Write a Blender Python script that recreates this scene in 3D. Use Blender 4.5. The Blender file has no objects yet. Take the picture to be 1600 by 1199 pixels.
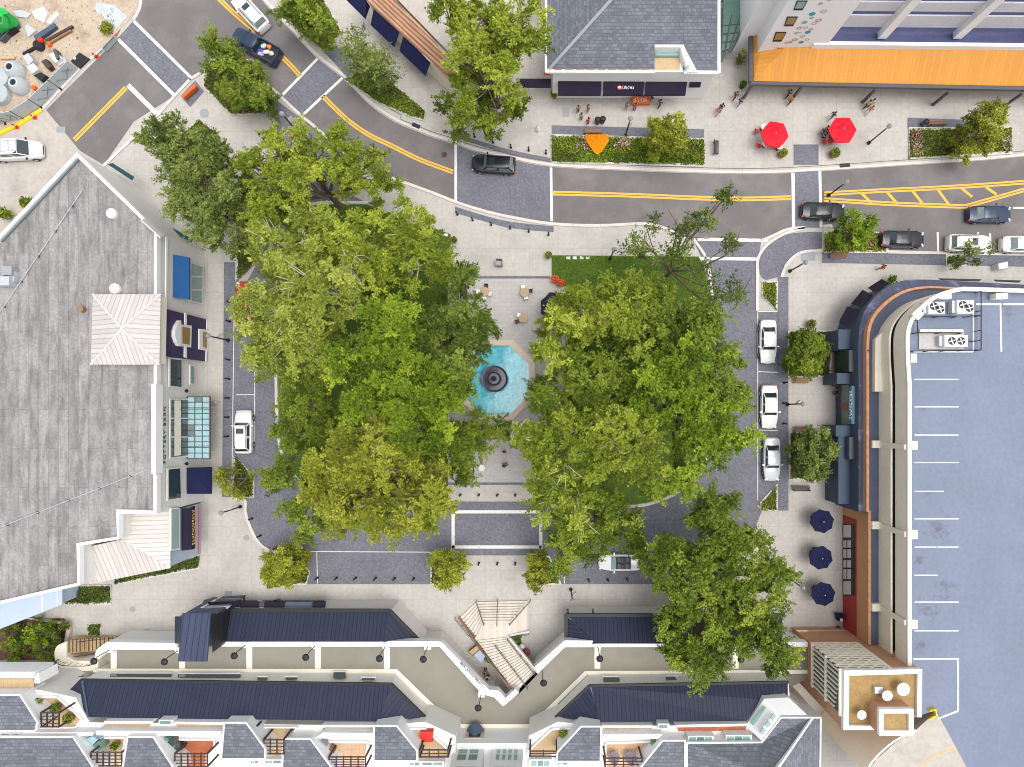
import bpy, bmesh, math, random
import numpy as np
from mathutils import Vector, Matrix
random.seed(7); RNG = np.random.default_rng(11)
R = math.radians
scene = bpy.context.scene
COL = scene.collection

# ------------------------------------------------------------------ camera, sky, sun, exposure
H = 75.0          # flying height of the camera (m)
NX, NY = 850.0, 640.0   # the point straight below it, in photograph pixels
S = 0.07          # metres per photograph pixel on the ground
cam_d = bpy.data.cameras.new('camera'); cam = bpy.data.objects.new('camera', cam_d); COL.objects.link(cam)
cam.location = (0, 0, H); cam.rotation_euler = (0, 0, 0)
cam_d.sensor_width = 36; cam_d.lens = 36*(H/S)/1600
cam_d.shift_x = (800-NX)/1600; cam_d.shift_y = (NY-599.5)/1600
cam_d.clip_start = 0.5; cam_d.clip_end = 2000
scene.camera = cam
SUN_EL, SUN_AZ = 77, 100
w = bpy.data.worlds.new('World'); scene.world = w; w.use_nodes = True
nt = w.node_tree; bg = nt.nodes['Background']
sky = nt.nodes.new('ShaderNodeTexSky'); sky.sky_type = 'NISHITA'; sky.sun_disc = False
sky.sun_elevation = R(SUN_EL); sky.sun_rotation = R(SUN_AZ); sky.dust_density = 4.0; sky.air_density = 1.0
hs = nt.nodes.new('ShaderNodeHueSaturation'); hs.inputs['Saturation'].default_value = 0.22
nt.links.new(sky.outputs[0], hs.inputs['Color']); nt.links.new(hs.outputs[0], bg.inputs[0]); bg.inputs[1].default_value = 0.15
sd = bpy.data.lights.new('sun', 'SUN'); sun = bpy.data.objects.new('sun', sd); COL.objects.link(sun)
sd.energy = 0.7; sd.angle = R(35); sd.color = (1.0, 0.95, 0.88)
sun.rotation_euler = (R(90-SUN_EL), 0, R(180-SUN_AZ))
sun.location = (0, 0, 60)
scene.view_settings.view_transform = 'Standard'; scene.view_settings.look = 'None'
scene.view_settings.gamma = 1; scene.view_settings.exposure = 0.76
scene.cycles.filter_width = 1.0

# ------------------------------------------------------------------ geometry helpers
def P(px, py, z=0.0):
    k = S*(H-z)/H
    return Vector(((px-NX)*k, (NY-py)*k, z))
def hit(px, py, p0, n):
    d = Vector(((px-NX)*S, (NY-py)*S, -H)); o = Vector((0, 0, H))
    t = (Vector(p0)-o).dot(Vector(n))/d.dot(Vector(n))
    return o+d*t
def area2(pts):
    return sum(pts[i][0]*pts[(i+1) % len(pts)][1]-pts[(i+1) % len(pts)][0]*pts[i][1] for i in range(len(pts)))
class MB:
    def __init__(s): s.v = []; s.f = []; s.m = []; s.cur = 0; s.g = []
    def face(s, pts):
        b = len(s.v); s.v += [tuple(p) for p in pts]; s.f.append(tuple(range(b, b+len(pts)))); s.m.append(s.cur); return s
    def raw(s, vs, fs):
        b = len(s.v); s.g.append((b, len(s.f))); s.v += [tuple(p) for p in vs]
        for f in fs: s.f.append(tuple(b+i for i in f)); s.m.append(s.cur)
        return s
    def solid(s, top, zb):           # top: 3-D points; zb number or list of bottom heights
        top = [Vector(p) for p in top]
        if area2(top) < 0: top.reverse()
        n = len(top)
        bot = [Vector((p.x, p.y, zb)) for p in top] if not callable(zb) else [Vector((p.x, p.y, zb(p))) for p in top]
        return s.raw(top+bot, [tuple(range(n)), tuple(reversed(range(n, 2*n)))]+[(i, n+i, n+(i+1) % n, (i+1) % n) for i in range(n)])
    def slab(s, top, th): return s.solid(top, lambda p: p.z-th)
    def prism(s, pts, zt, zb): return s.solid([P(x, y, zt) for x, y in pts], zb)
    def sheet(s, pts, z):
        q = [P(x, y, z) for x, y in pts]
        if area2(q) < 0: q.reverse()
        return s.face(q)
    def box(s, c, sz, rz=0, rot=None):
        hx, hy, hz = sz[0]/2, sz[1]/2, sz[2]/2
        vs = [Vector((a*hx, b*hy, d*hz)) for d in (-1, 1) for b in (-1, 1) for a in (-1, 1)]
        M = rot if rot else Matrix.Rotation(rz, 3, 'Z')
        vs = [M @ v + Vector(c) for v in vs]
        return s.raw(vs, [(0, 2, 3, 1), (4, 5, 7, 6), (0, 1, 5, 4), (2, 6, 7, 3), (0, 4, 6, 2), (1, 3, 7, 5)])
    def bar(s, a, b, w_, h_=None):
        a = Vector(a); b = Vector(b); d = b-a; L = d.length
        if L < 1e-6: return s
        x = d/L; up = Vector((0, 0, 1)) if abs(x.z) < .95 else Vector((1, 0, 0))
        y = up.cross(x).normalized(); z = x.cross(y)
        return s.box((a+b)/2, (L, w_, h_ or w_), rot=Matrix((x, y, z)).transposed())
    def tube(s, pts, rad, n=8, cap=True):
        pts = [Vector(p) for p in pts]
        if not hasattr(rad, '__len__'): rad = [rad]*len(pts)
        rings = []
        for i, p in enumerate(pts):
            d = (pts[min(i+1, len(pts)-1)]-pts[max(i-1, 0)])
            d = d.normalized() if d.length > 1e-9 else Vector((0, 0, 1))
            u = Vector((1, 0, 0)) if abs(d.x) < .8 else Vector((0, 1, 0))
            a = d.cross(u).normalized(); b_ = d.cross(a)
            rings.append([p+(a*math.cos(2*math.pi*k/n)+b_*math.sin(2*math.pi*k/n))*rad[i] for k in range(n)])
        vs = [v for r_ in rings for v in r_]
        fs = [(i*n+k, i*n+(k+1) % n, (i+1)*n+(k+1) % n, (i+1)*n+k) for i in range(len(pts)-1) for k in range(n)]
        if cap: fs += [tuple(reversed(range(n))), tuple(range((len(pts)-1)*n, len(pts)*n))]
        return s.raw(vs, fs)
    def lathe(s, c, prof, n=16, sq=(1, 1)):
        c = Vector(c)
        vs = [c+Vector((r_*math.cos(2*math.pi*k/n)*sq[0], r_*math.sin(2*math.pi*k/n)*sq[1], z)) for r_, z in prof for k in range(n)]
        m = len(prof)
        fs = [(i*n+k, i*n+(k+1) % n, (i+1)*n+(k+1) % n, (i+1)*n+k) for i in range(m-1) for k in range(n)]
        fs += [tuple(reversed(range(n))), tuple(range((m-1)*n, m*n))]
        return s.raw(vs, fs)
    def ball(s, c, r_, n=12, sq=(1, 1, 1)):
        prof = [(max(.02, math.sin(math.pi*i/8))*r_, -math.cos(math.pi*i/8)*r_*sq[2]) for i in range(9)]
        return s.lathe(c, prof, n, (sq[0], sq[1]))
    def wallquad(s, pts, p0, n, d0, d1):   # pixel outline laid on a wall plane, thickness d0..d1 along its normal
        n = Vector(n).normalized()
        q = [hit(x, y, p0, n) for x, y in pts]
        u = Vector((0, 0, 1)).cross(n)
        a = sum((q[i]-q[0]).dot(u)*(q[(i+1) % len(q)]-q[0]).z-(q[(i+1) % len(q)]-q[0]).dot(u)*(q[i]-q[0]).z for i in range(len(q)))
        if a < 0: q.reverse()
        k = len(q)
        return s.raw([v+n*d1 for v in q]+[v+n*d0 for v in q], [tuple(range(k)), tuple(reversed(range(k, 2*k)))]+[(i, k+i, k+(i+1) % k, (i+1) % k) for i in range(k)])
    def build(s, name, mat_, parent=None, local=False, smooth=False, label=None, attr=None):
        me = bpy.data.meshes.new(name)
        v = np.array(s.v, dtype=float)
        off = Vector((0, 0, 0))
        if parent is not None:
            if not local: off = wloc(parent)
        elif not local:
            off = Vector(((v[:, 0].min()+v[:, 0].max())/2, (v[:, 1].min()+v[:, 1].max())/2, v[:, 2].min()))
        v = v-np.array(off)
        me.from_pydata(v.tolist(), [], s.f)
        ms = mat_ if isinstance(mat_, (list, tuple)) else [mat_]
        for m_ in ms: me.materials.append(m_)
        if len(ms) > 1: me.polygons.foreach_set('material_index', s.m)
        if smooth:
            me.polygons.foreach_set('use_smooth', [True]*len(me.polygons))
            try: me.set_sharp_from_angle(angle=R(38))
            except Exception: pass
        me.update()
        o = bpy.data.objects.new(name, me); COL.objects.link(o)
        if parent is not None: o.parent = parent
        elif not local: o.location = off
        if label: o['label'] = label
        return o
def wloc(o):
    l = Vector(o.location)
    while o.parent: o = o.parent; l += Vector(o.location)
    return l
def tag(o, label=None, cat=None, group=None, kind=None):
    if label: o['label'] = label
    if cat: o['category'] = cat
    if group: o['group'] = group
    if kind: o['kind'] = kind
    return o
def thing(name, label, cat, loc, rz=0, group=None):
    o = bpy.data.objects.new(name, None); COL.objects.link(o); o.empty_display_size = .3
    o.location = loc; o.rotation_euler = (0, 0, rz)
    return tag(o, label, cat, group)
def struct(mb, name, m, **k): return tag(mb.build(name, m, **k), kind='structure')
KIDS = {}
def clone(o, loc=None, rz=None, label=None, group=None, parent=None):
    c = o.copy(); COL.objects.link(c)
    if parent is not None: c.parent = parent
    for ch in o.children: clone(ch, parent=c)
    if loc is not None: c.location = loc
    if rz is not None: c.rotation_euler = (0, 0, rz)
    if label: c['label'] = label
    if group: c['group'] = group
    return c
_used = set()
def place(proto, loc, rz, label, group=None):
    "first call moves the prototype itself, later calls copy it"
    if proto.name not in _used:
        _used.add(proto.name); proto.location = loc; proto.rotation_euler = (0, 0, rz); proto['label'] = label
        if group: proto['group'] = group
        return proto
    return clone(proto, loc, rz, label, group)
def hd(dx, dy): return math.atan2(-dy, dx)
ORD = ['first', 'second', 'third', 'fourth', 'fifth', 'sixth', 'seventh', 'eighth', 'ninth', 'tenth', 'eleventh', 'twelfth', 'thirteenth', 'fourteenth']

# ------------------------------------------------------------------ materials
MATS = {}
def mat(name, col, rough=.8, var=.12, scale=.35, fine=6, bump=.0, metal=0, pat=None, spec=.3, stain=None, emit=None, coat=0):
    if name in MATS: return MATS[name]
    m = bpy.data.materials.new(name); m.use_nodes = True; t = m.node_tree; N = t.nodes; L = t.links
    b = N['Principled BSDF']; b.inputs['Roughness'].default_value = rough; b.inputs['Metallic'].default_value = metal
    b.inputs['Specular IOR Level'].default_value = spec
    if coat: b.inputs['Coat Weight'].default_value = coat; b.inputs['Coat Roughness'].default_value = .08
    geo = N.new('ShaderNodeNewGeometry'); pos = geo.outputs['Position']
    n1 = N.new('ShaderNodeTexNoise'); n1.inputs['Scale'].default_value = scale; n1.inputs['Detail'].default_value = 6; n1.inputs['Roughness'].default_value = .6
    n2 = N.new('ShaderNodeTexNoise'); n2.inputs['Scale'].default_value = fine; n2.inputs['Detail'].default_value = 3
    L.new(pos, n1.inputs['Vector']); L.new(pos, n2.inputs['Vector'])
    ad = N.new('ShaderNodeMath'); ad.operation = 'ADD'; L.new(n1.outputs[0], ad.inputs[0]); L.new(n2.outputs[0], ad.inputs[1])
    mr = N.new('ShaderNodeMapRange'); mr.inputs[1].default_value = .65; mr.inputs[2].default_value = 1.35
    mr.inputs[3].default_value = 1-var; mr.inputs[4].default_value = 1+var; L.new(ad.outputs[0], mr.inputs[0])
    base = None; bumpsrc = n2.outputs[0]
    if pat:
        kind = pat[0]
        mp = N.new('ShaderNodeMapping'); 
        if kind == 'wall':
            sx = N.new('ShaderNodeSeparateXYZ'); L.new(pos, sx.inputs[0]); a2 = N.new('ShaderNodeMath'); a2.operation = 'ADD'
            L.new(sx.outputs[0], a2.inputs[0]); L.new(sx.outputs[1], a2.inputs[1]); cx = N.new('ShaderNodeCombineXYZ')
            L.new(a2.outputs[0], cx.inputs[0]); L.new(sx.outputs[2], cx.inputs[1]); L.new(cx.outputs[0], mp.inputs['Vector'])
        else: L.new(pos, mp.inputs['Vector'])
        mp.inputs['Rotation'].default_value = (0, 0, R(pat[1]))
        if kind == 'seam':
            _, ang, sp, wd, dk = pat
            sx = N.new('ShaderNodeSeparateXYZ'); L.new(mp.outputs[0], sx.inputs[0])
            dv = N.new('ShaderNodeMath'); dv.operation = 'DIVIDE'; L.new(sx.outputs[0], dv.inputs[0]); dv.inputs[1].default_value = sp
            fr = N.new('ShaderNodeMath'); fr.operation = 'FRACT'; L.new(dv.outputs[0], fr.inputs[0])
            lt = N.new('ShaderNodeMath'); lt.operation = 'LESS_THAN'; L.new(fr.outputs[0], lt.inputs[0]); lt.inputs[1].default_value = wd
            fl = N.new('ShaderNodeMath'); fl.operation = 'FLOOR'; L.new(dv.outputs[0], fl.inputs[0])
            wn = N.new('ShaderNodeTexWhiteNoise'); wn.noise_dimensions = '1D'; L.new(fl.outputs[0], wn.inputs['W'])
            mx = N.new('ShaderNodeMix'); mx.data_type = 'RGBA'; L.new(lt.outputs[0], mx.inputs[0])
            hsv = N.new('ShaderNodeHueSaturation'); hsv.inputs['Color'].default_value = (*col, 1)
            m2 = N.new('ShaderNodeMapRange'); m2.inputs[3].default_value = .93; m2.inputs[4].default_value = 1.07; L.new(wn.outputs[0], m2.inputs[0]); L.new(m2.outputs[0], hsv.inputs['Value'])
            L.new(hsv.outputs[0], mx.inputs[6]); mx.inputs[7].default_value = (*[c*dk for c in col], 1)
            base = mx.outputs[2]; bumpsrc = lt.outputs[0]
        else:
            _, ang, bw, bh, mort, mc, v2 = pat
            br = N.new('ShaderNodeTexBrick'); L.new(mp.outputs[0], br.inputs['Vector']); br.inputs['Scale'].default_value = 1
            br.inputs['Brick Width'].default_value = bw; br.inputs['Row Height'].default_value = bh; br.inputs['Mortar Size'].default_value = mort
            br.inputs['Mortar Smooth'].default_value = .2
            br.offset = 0 if kind == 'grid' else .5
            br.inputs['Color1'].default_value = (*[c*(1-v2) for c in col], 1); br.inputs['Color2'].default_value = (*[c*(1+v2) for c in col], 1)
            br.inputs['Mortar'].default_value = (*mc, 1)
            base = br.outputs['Color']
    mul = N.new('ShaderNodeMix'); mul.data_type = 'RGBA'; mul.blend_type = 'MULTIPLY'; mul.inputs[0].default_value = 1
    if base: L.new(base, mul.inputs[6])
    else: mul.inputs[6].default_value = (*col, 1)
    L.new(mr.outputs[0], mul.inputs[7]); out = mul.outputs[2]
    if stain:
        sc, lo, hi, sc_col, stretch = stain
        mp2 = N.new('ShaderNodeMapping'); mp2.inputs['Scale'].default_value = stretch; L.new(pos, mp2.inputs['Vector'])
        n3 = N.new('ShaderNodeTexNoise'); n3.inputs['Scale'].default_value = sc; n3.inputs['Detail'].default_value = 8; n3.inputs['Roughness'].default_value = .65
        L.new(mp2.outputs[0], n3.inputs['Vector'])
        r3 = N.new('ShaderNodeMapRange'); r3.inputs[1].default_value = lo; r3.inputs[2].default_value = hi; L.new(n3.outputs[0], r3.inputs[0])
        mx3 = N.new('ShaderNodeMix'); mx3.data_type = 'RGBA'; L.new(r3.outputs[0], mx3.inputs[0]); L.new(out, mx3.inputs[6]); mx3.inputs[7].default_value = (*sc_col, 1)
        out = mx3.outputs[2]
    L.new(out, b.inputs['Base Color'])
    if bump:
        bp = N.new('ShaderNodeBump'); bp.inputs['Strength'].default_value = bump; bp.inputs['Distance'].default_value = .05
        L.new(bumpsrc, bp.inputs['Height']); L.new(bp.outputs[0], b.inputs['Normal'])
    MATS[name] = m
    return m
def leafmat(name, c1, c2, c3):
    m = bpy.data.materials.new(name); m.use_nodes = True; t = m.node_tree; N = t.nodes; L = t.links
    b = N['Principled BSDF']; b.inputs['Roughness'].default_value = .55; b.inputs['Specular IOR Level'].default_value = .25
    at = N.new('ShaderNodeAttribute'); at.attribute_name = 'tone'
    cr = N.new('ShaderNodeValToRGB'); L.new(at.outputs['Fac'], cr.inputs[0])
    cr.color_ramp.elements[0].position = .1; cr.color_ramp.elements[0].color = (*c1, 1)
    cr.color_ramp.elements[1].position = .95; cr.color_ramp.elements[1].color = (*c3, 1)
    e = cr.color_ramp.elements.new(.5); e.color = (*c2, 1)
    L.new(cr.outputs[0], b.inputs['Base Color'])
    tr = N.new('ShaderNodeBsdfTranslucent'); L.new(cr.outputs[0], tr.inputs[0])
    mx = N.new('ShaderNodeMixShader'); mx.inputs[0].default_value = .12; L.new(b.outputs[0], mx.inputs[1]); L.new(tr.outputs[0], mx.inputs[2])
    L.new(mx.outputs[0], N['Material Output'].inputs['Surface'])
    return m
M_ = dict(
 concrete=mat('concrete', (.455, .43, .395), var=.13, scale=.12, fine=2.5, bump=.1, pat=('grid', 0, 1.6, 1.6, .02, (.38, .355, .325), .03), stain=(.22, .5, .78, (.345, .32, .29), (1, 1, 1))),
 plaza=mat('plaza stone', (.44, .42, .405), var=.10, scale=.3, fine=3, pat=('brick', 0, .9, .45, .01, (.36, .34, .33), .05)),
 conroad=mat('concrete road', (.43, .39, .35), var=.14, scale=.15, fine=2, stain=(.3, .52, .75, (.31, .28, .26), (1, 1, 1))),
 asphalt=mat('asphalt', (.155, .142, .143), rough=.9, var=.2, scale=.2, fine=9, bump=.2, stain=(.22, .47, .75, (.235, .21, .205), (1, 1, 1))),
 paver=mat('grey pavers', (.162, .162, .195), rough=.85, var=.2, scale=.25, fine=4, bump=.15, pat=('brick', 45, .24, .12, .008, (.12, .12, .14), .16)),
 paver2=mat('grey pavers straight', (.155, .16, .19), rough=.85, var=.2, scale=.25, fine=4, bump=.15, pat=('brick', 0, .24, .12, .008, (.12, .12, .14), .16)),
 kerb=mat('kerb concrete', (.60, .56, .52), var=.1, scale=.5, pat=('grid', 0, 3.1, 3.1, .02, (.42, .39, .36), .02)),
 white=mat('white paint', (.83, .83, .83), rough=.5, var=.04, scale=.3),
 line=mat('white road paint', (.70, .69, .65), rough=.6, var=.12, scale=1.2, stain=(2.5, .58, .7, (.35, .33, .31), (1, 1, 1))),
 yellow=mat('yellow road paint', (.72, .42, .06), rough=.6, var=.1, scale=1.2, stain=(2.5, .6, .72, (.35, .27, .15), (1, 1, 1))),
 kyellow=mat('yellow kerb paint', (.80, .55, .02), rough=.5),
 cream=mat('cream stucco', (.86, .80, .66), rough=.8, var=.06, scale=.4),
 offwhite=mat('off-white stucco', (.76, .745, .71), rough=.8, var=.06, scale=.4),
 grass=mat('lawn soil', (.075, .13, .015), var=.3, scale=.6),
 mulch=mat('mulch', (.10, .055, .04), var=.4, scale=2, fine=20, bump=.4),
 dirt=mat('sandy dirt', (.47, .38, .29), var=.22, scale=.35, fine=3, bump=.4, stain=(.35, .5, .66, (.33, .25, .19), (1, 1, 1))),
 membrane=mat('weathered roof membrane', (.27, .26, .257), rough=.9, var=.28, scale=.7, fine=4, bump=.1, pat=('brick', 90, 7.5, .95, .02, (.17, .16, .17), .13), stain=(.8, .44, .8, (.105, .096, .098), (2.6, .45, 1))),
 shingle=mat('grey shingles', (.155, .165, .195), rough=.9, var=.2, scale=.6, fine=5, pat=('brick', 0, .5, .26, .03, (.11, .12, .14), .20)),
 shingle90=mat('grey shingles turned', (.155, .165, .195), rough=.9, var=.2, scale=.6, fine=5, pat=('brick', 90, .5, .26, .03, (.11, .12, .14), .20)),
 bluemetal=mat('dark blue metal roof', (.021, .028, .056), rough=.55, var=.15, scale=.3, spec=.28, pat=('seam', 0, .42, .16, .45), bump=.4),
 bluemetal45=mat('dark blue metal roof diagonal', (.023, .028, .056), rough=.55, var=.15, scale=.3, spec=.28, pat=('seam', 40, .42, .16, .45), bump=.4),
 bluemetalm45=mat('dark blue metal roof other diagonal', (.023, .028, .056), rough=.55, var=.15, scale=.3, spec=.28, pat=('seam', -40, .42, .16, .45), bump=.4),
 bluemetal90=mat('dark blue metal roof crosswise', (.020, .025, .052), rough=.55, var=.15, scale=.3, spec=.28, pat=('seam', 90, .42, .16, .45), bump=.4),
 bluetower=mat('blue metal tower roof', (.04, .052, .10), rough=.5, var=.12, scale=.3, spec=.3, pat=('seam', 3, .6, .14, .4), bump=.4),
 creammetal=mat('cream metal roof', (.55, .51, .48), rough=.6, var=.07, scale=.5, pat=('seam', 0, .44, .16, .68), bump=.4),
 creammetal90=mat('cream metal roof crosswise', (.55, .51, .48), rough=.6, var=.07, scale=.5, pat=('seam', 90, .44, .16, .68), bump=.4),
 creammetalt=mat('cream metal roof tilted', (.52, .48, .45), rough=.6, var=.07, scale=.5, pat=('seam', -14, .46, .16, .68), bump=.4),
 orangemetal=mat('orange metal roof', (.60, .26, .042), rough=.6, var=.07, scale=.4, pat=('seam', 0, .40, .16, .88), bump=.35),
 orangemetal90=mat('orange metal roof crosswise', (.60, .255, .04), rough=.6, var=.07, scale=.4, pat=('seam', 90, .40, .16, .88), bump=.35),
 deck=mat('blue grey deck coating', (.165, .195, .268), rough=.6, var=.12, scale=.2, fine=2.5, stain=(.13, .5, .85, (.14, .168, .235), (1, 1, 1))),
 terrace=mat('grey terrace coating', (.245, .232, .19), rough=.8, var=.07, scale=.5, fine=8, stain=(.15, .5, .75, (.20, .19, .155), (1, 1, 1))),
 navyroof=mat('dark slate flat roof', (.095, .11, .165), rough=.7, var=.15, scale=.4),
 bluegrey=mat('blue grey stucco', (.07, .095, .14), rough=.7, var=.1, scale=.5),
 mansard=mat('slate blue metal coping', (.085, .092, .145), rough=.5, var=.2, scale=.8, pat=('seam', 0, 1.1, .04, .6), stain=(.8, .55, .7, (.24, .25, .36), (1, 1, 1))),
 brick=mat('orange brick', (.56, .27, .14), rough=.9, var=.12, scale=.8, pat=('wall', 0, .24, .08, .012, (.45, .33, .24), .15)),
 redwall=mat('red painted wall', (.40, .04, .045), rough=.6, var=.1),
 terracotta=mat('terracotta tiles', (.50, .27, .17), rough=.8, var=.18, scale=.6, pat=('seam', -47, .34, .4, .5), bump=.8),
 ochre=mat('ochre roof gravel', (.34, .22, .09), rough=.9, var=.25, scale=.8, fine=5, stain=(.7, .5, .72, (.26, .18, .09), (1, 1, 1))),
 navy=mat('navy fabric', (.015, .017, .055), rough=.8, var=.15, spec=.1),
 black=mat('black metal', (.02, .02, .024), rough=.5, var=.1),
 blackfab=mat('black awning fabric', (.028, .024, .042), rough=.85, var=.15, spec=.1),
 blue=mat('blue awning fabric', (.02, .10, .28), rough=.8, var=.12),
 purple=mat('dark purple paint', (.055, .04, .10), rough=.7, var=.1),
 red=mat('red fabric', (.80, .005, .02), rough=.7, var=.04),
 redpaint=mat('red paint', (.62, .03, .02), rough=.5, var=.08),
 orange=mat('orange plastic', (.75, .13, .02), rough=.5, var=.08),
 glass=mat('dark glass', (.03, .055, .06), rough=.08, var=.1, spec=.8),
 glassg=mat('green tinted glass', (.12, .24, .19), rough=.1, var=.15, spec=.8),
 glassc=mat('pale cyan canopy glass', (.30, .48, .52), rough=.15, var=.12, scale=1.5, spec=.7),
 glassdull=mat('dirty canopy glass', (.16, .2, .18), rough=.3, var=.15, spec=.5),
 windowc=mat('window glass pale green', (.22, .36, .33), rough=.12, var=.2, spec=.7),
 ochreglass=mat('ochre blind behind glass', (.32, .2, .05), rough=.2, var=.15, spec=.6),
 water=mat('turquoise pool water', (.14, .52, .62), rough=.06, var=.22, scale=1.2, fine=4, spec=.5, bump=.25, stain=(1.3, .45, .80, (.02, .20, .30), (1, 1, 1))),
 coping=mat('pink stone coping', (.62, .50, .41), rough=.7, var=.1, scale=1.5),
 bronze=mat('dark bronze', (.035, .035, .05), rough=.35, metal=.3, var=.2),
 wood=mat('pale timber boards', (.60, .545, .475), rough=.8, var=.08, pat=('seam', 0, .3, .05, .85)),
 timber=mat('brown timber', (.26, .15, .08), rough=.8, var=.15),
 darktimber=mat('dark brown timber', (.07, .045, .04), rough=.8, var=.2),
 tile=mat('tan balcony tile', (.52, .38, .22), rough=.8, var=.12, scale=1, pat=('grid', 0, .4, .4, .012, (.4, .3, .18), .03)),
 peach=mat('peach balcony tile', (.66, .44, .28), rough=.8, var=.1, scale=1, pat=('grid', 0, .4, .4, .012, (.5, .34, .22), .03)),
 redtile=mat('rust balcony tile', (.42, .13, .06), rough=.8, var=.3, scale=1),
 steel=mat('galvanised steel', (.50, .52, .54), rough=.4, var=.1, metal=.2),
 grey=mat('grey plastic', (.30, .31, .33), rough=.6, var=.1),
 dgrey=mat('dark grey metal', (.09, .09, .10), rough=.5, var=.1),
 screen=mat('grey fence screen', (.46, .50, .51), rough=.9, var=.08, scale=1),
 green=mat('bright green paint', (.02, .45, .08), rough=.4, var=.1),
 sky_wall=mat('pale blue paint', (.42, .50, .62), rough=.6, var=.06),
 bark=mat('grey brown bark', (.17, .13, .10), rough=.9, var=.3, scale=2),
 barkp=mat('pale bark', (.56, .53, .42), rough=.9, var=.2, scale=2),
 terra_pot=mat('terracotta pot', (.45, .2, .11), rough=.8, var=.1),
 whitepl=mat('white plastic', (.74, .74, .74), rough=.4, var=.03),
 skin=mat('skin', (.50, .30, .21), rough=.6, var=.05),
 hair=mat('dark hair', (.03, .02, .015), rough=.7, var=.1), hair2=mat('brown hair', (.12, .06, .03), rough=.7, var=.1),
 beige=mat('beige stone table top', (.42, .32, .20), rough=.6, var=.12),
 tyre=mat('tyre rubber', (.02, .02, .02), rough=.85, var=.1), rim=mat('alloy rim', (.5, .5, .52), rough=.3, metal=.6, var=.05),
 carglass=mat('car glass', (.02, .035, .04), rough=.04, var=.1, spec=.9),
 carglassl=mat('pale car glass', (.17, .22, .22), rough=.05, var=.3, scale=1.5, spec=.9),
 lampw=mat('clear headlight', (.7, .72, .75), rough=.1, var=.05), lampr=mat('red tail light', (.5, .01, .01), rough=.2, var=.05),
)
def paint(name, c): return mat(name, c, rough=.25, var=.02, spec=.4, coat=.2 if sum(c) < .3 else .6)
LEAF = dict(
 lime=leafmat('lime foliage', (0.061, 0.089, 0.005), (0.195, 0.259, 0.018), (0.456, 0.509, 0.064)),
 pale=leafmat('pale foliage', (0.079, 0.110, 0.011), (0.243, 0.302, 0.034), (0.509, 0.551, 0.117)),
 bright=leafmat('bright green foliage', (0.039, 0.079, 0.004), (0.151, 0.239, 0.011), (0.382, 0.477, 0.037)),
 deep=leafmat('deep green foliage', (0.025, 0.050, 0.005), (0.093, 0.141, 0.015), (0.254, 0.318, 0.048)),
 mid=leafmat('mid green foliage', (0.036, 0.068, 0.005), (0.141, 0.199, 0.016), (0.339, 0.403, 0.048)),
 yellow=leafmat('yellow green foliage', (0.071, 0.092, 0.006), (0.234, 0.268, 0.021), (0.488, 0.498, 0.064)),
 dull=leafmat('dull grey green foliage', (0.039, 0.061, 0.013), (0.141, 0.185, 0.034), (0.318, 0.371, 0.095)),
 grass=leafmat('grass blades', (.06, .12, .01), (.10, .18, .014), (.17, .24, .025)),
 flower=leafmat('pink and white petals', (.35, .05, .08), (.60, .35, .33), (.75, .68, .60)),
 orangef=leafmat('orange petals', (.75, .24, .0), (.85, .36, .0), (.95, .48, .02)),
 redf=leafmat('red petals', (.5, .02, .01), (.7, .10, .03), (.8, .3, .1)),
)

def deck_stains(m, spots, col):
    "scuffed oil marks round given spots, broken up by noise"
    t = m.node_tree; N = t.nodes; L = t.links; b = N['Principled BSDF']; src = b.inputs['Base Color'].links[0].from_socket
    geo = N.new('ShaderNodeNewGeometry'); n = N.new('ShaderNodeTexNoise'); n.inputs['Scale'].default_value = 1.1; n.inputs['Detail'].default_value = 7; n.inputs['Roughness'].default_value = .7; L.new(geo.outputs['Position'], n.inputs['Vector'])
    tot = None
    for c, r_ in spots:
        d = N.new('ShaderNodeVectorMath'); d.operation = 'DISTANCE'; L.new(geo.outputs['Position'], d.inputs[0]); d.inputs[1].default_value = tuple(c)
        mr = N.new('ShaderNodeMapRange'); mr.inputs[1].default_value = 0; mr.inputs[2].default_value = r_; mr.inputs[3].default_value = .30; mr.inputs[4].default_value = 0; L.new(d.outputs['Value'], mr.inputs[0])
        if tot is None: tot = mr.outputs[0]
        else: a = N.new('ShaderNodeMath'); a.operation = 'MAXIMUM'; L.new(tot, a.inputs[0]); L.new(mr.outputs[0], a.inputs[1]); tot = a.outputs[0]
    a = N.new('ShaderNodeMath'); a.operation = 'ADD'; L.new(tot, a.inputs[0]); L.new(n.outputs[0], a.inputs[1])
    k = N.new('ShaderNodeMapRange'); k.inputs[1].default_value = .66; k.inputs[2].default_value = .86; k.inputs[4].default_value = .85; L.new(a.outputs[0], k.inputs[0])
    mx = N.new('ShaderNodeMix'); mx.data_type = 'RGBA'; L.new(k.outputs[0], mx.inputs[0]); L.new(src, mx.inputs[6]); mx.inputs[7].default_value = (*col, 1); L.new(mx.outputs[2], b.inputs['Base Color'])
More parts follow.
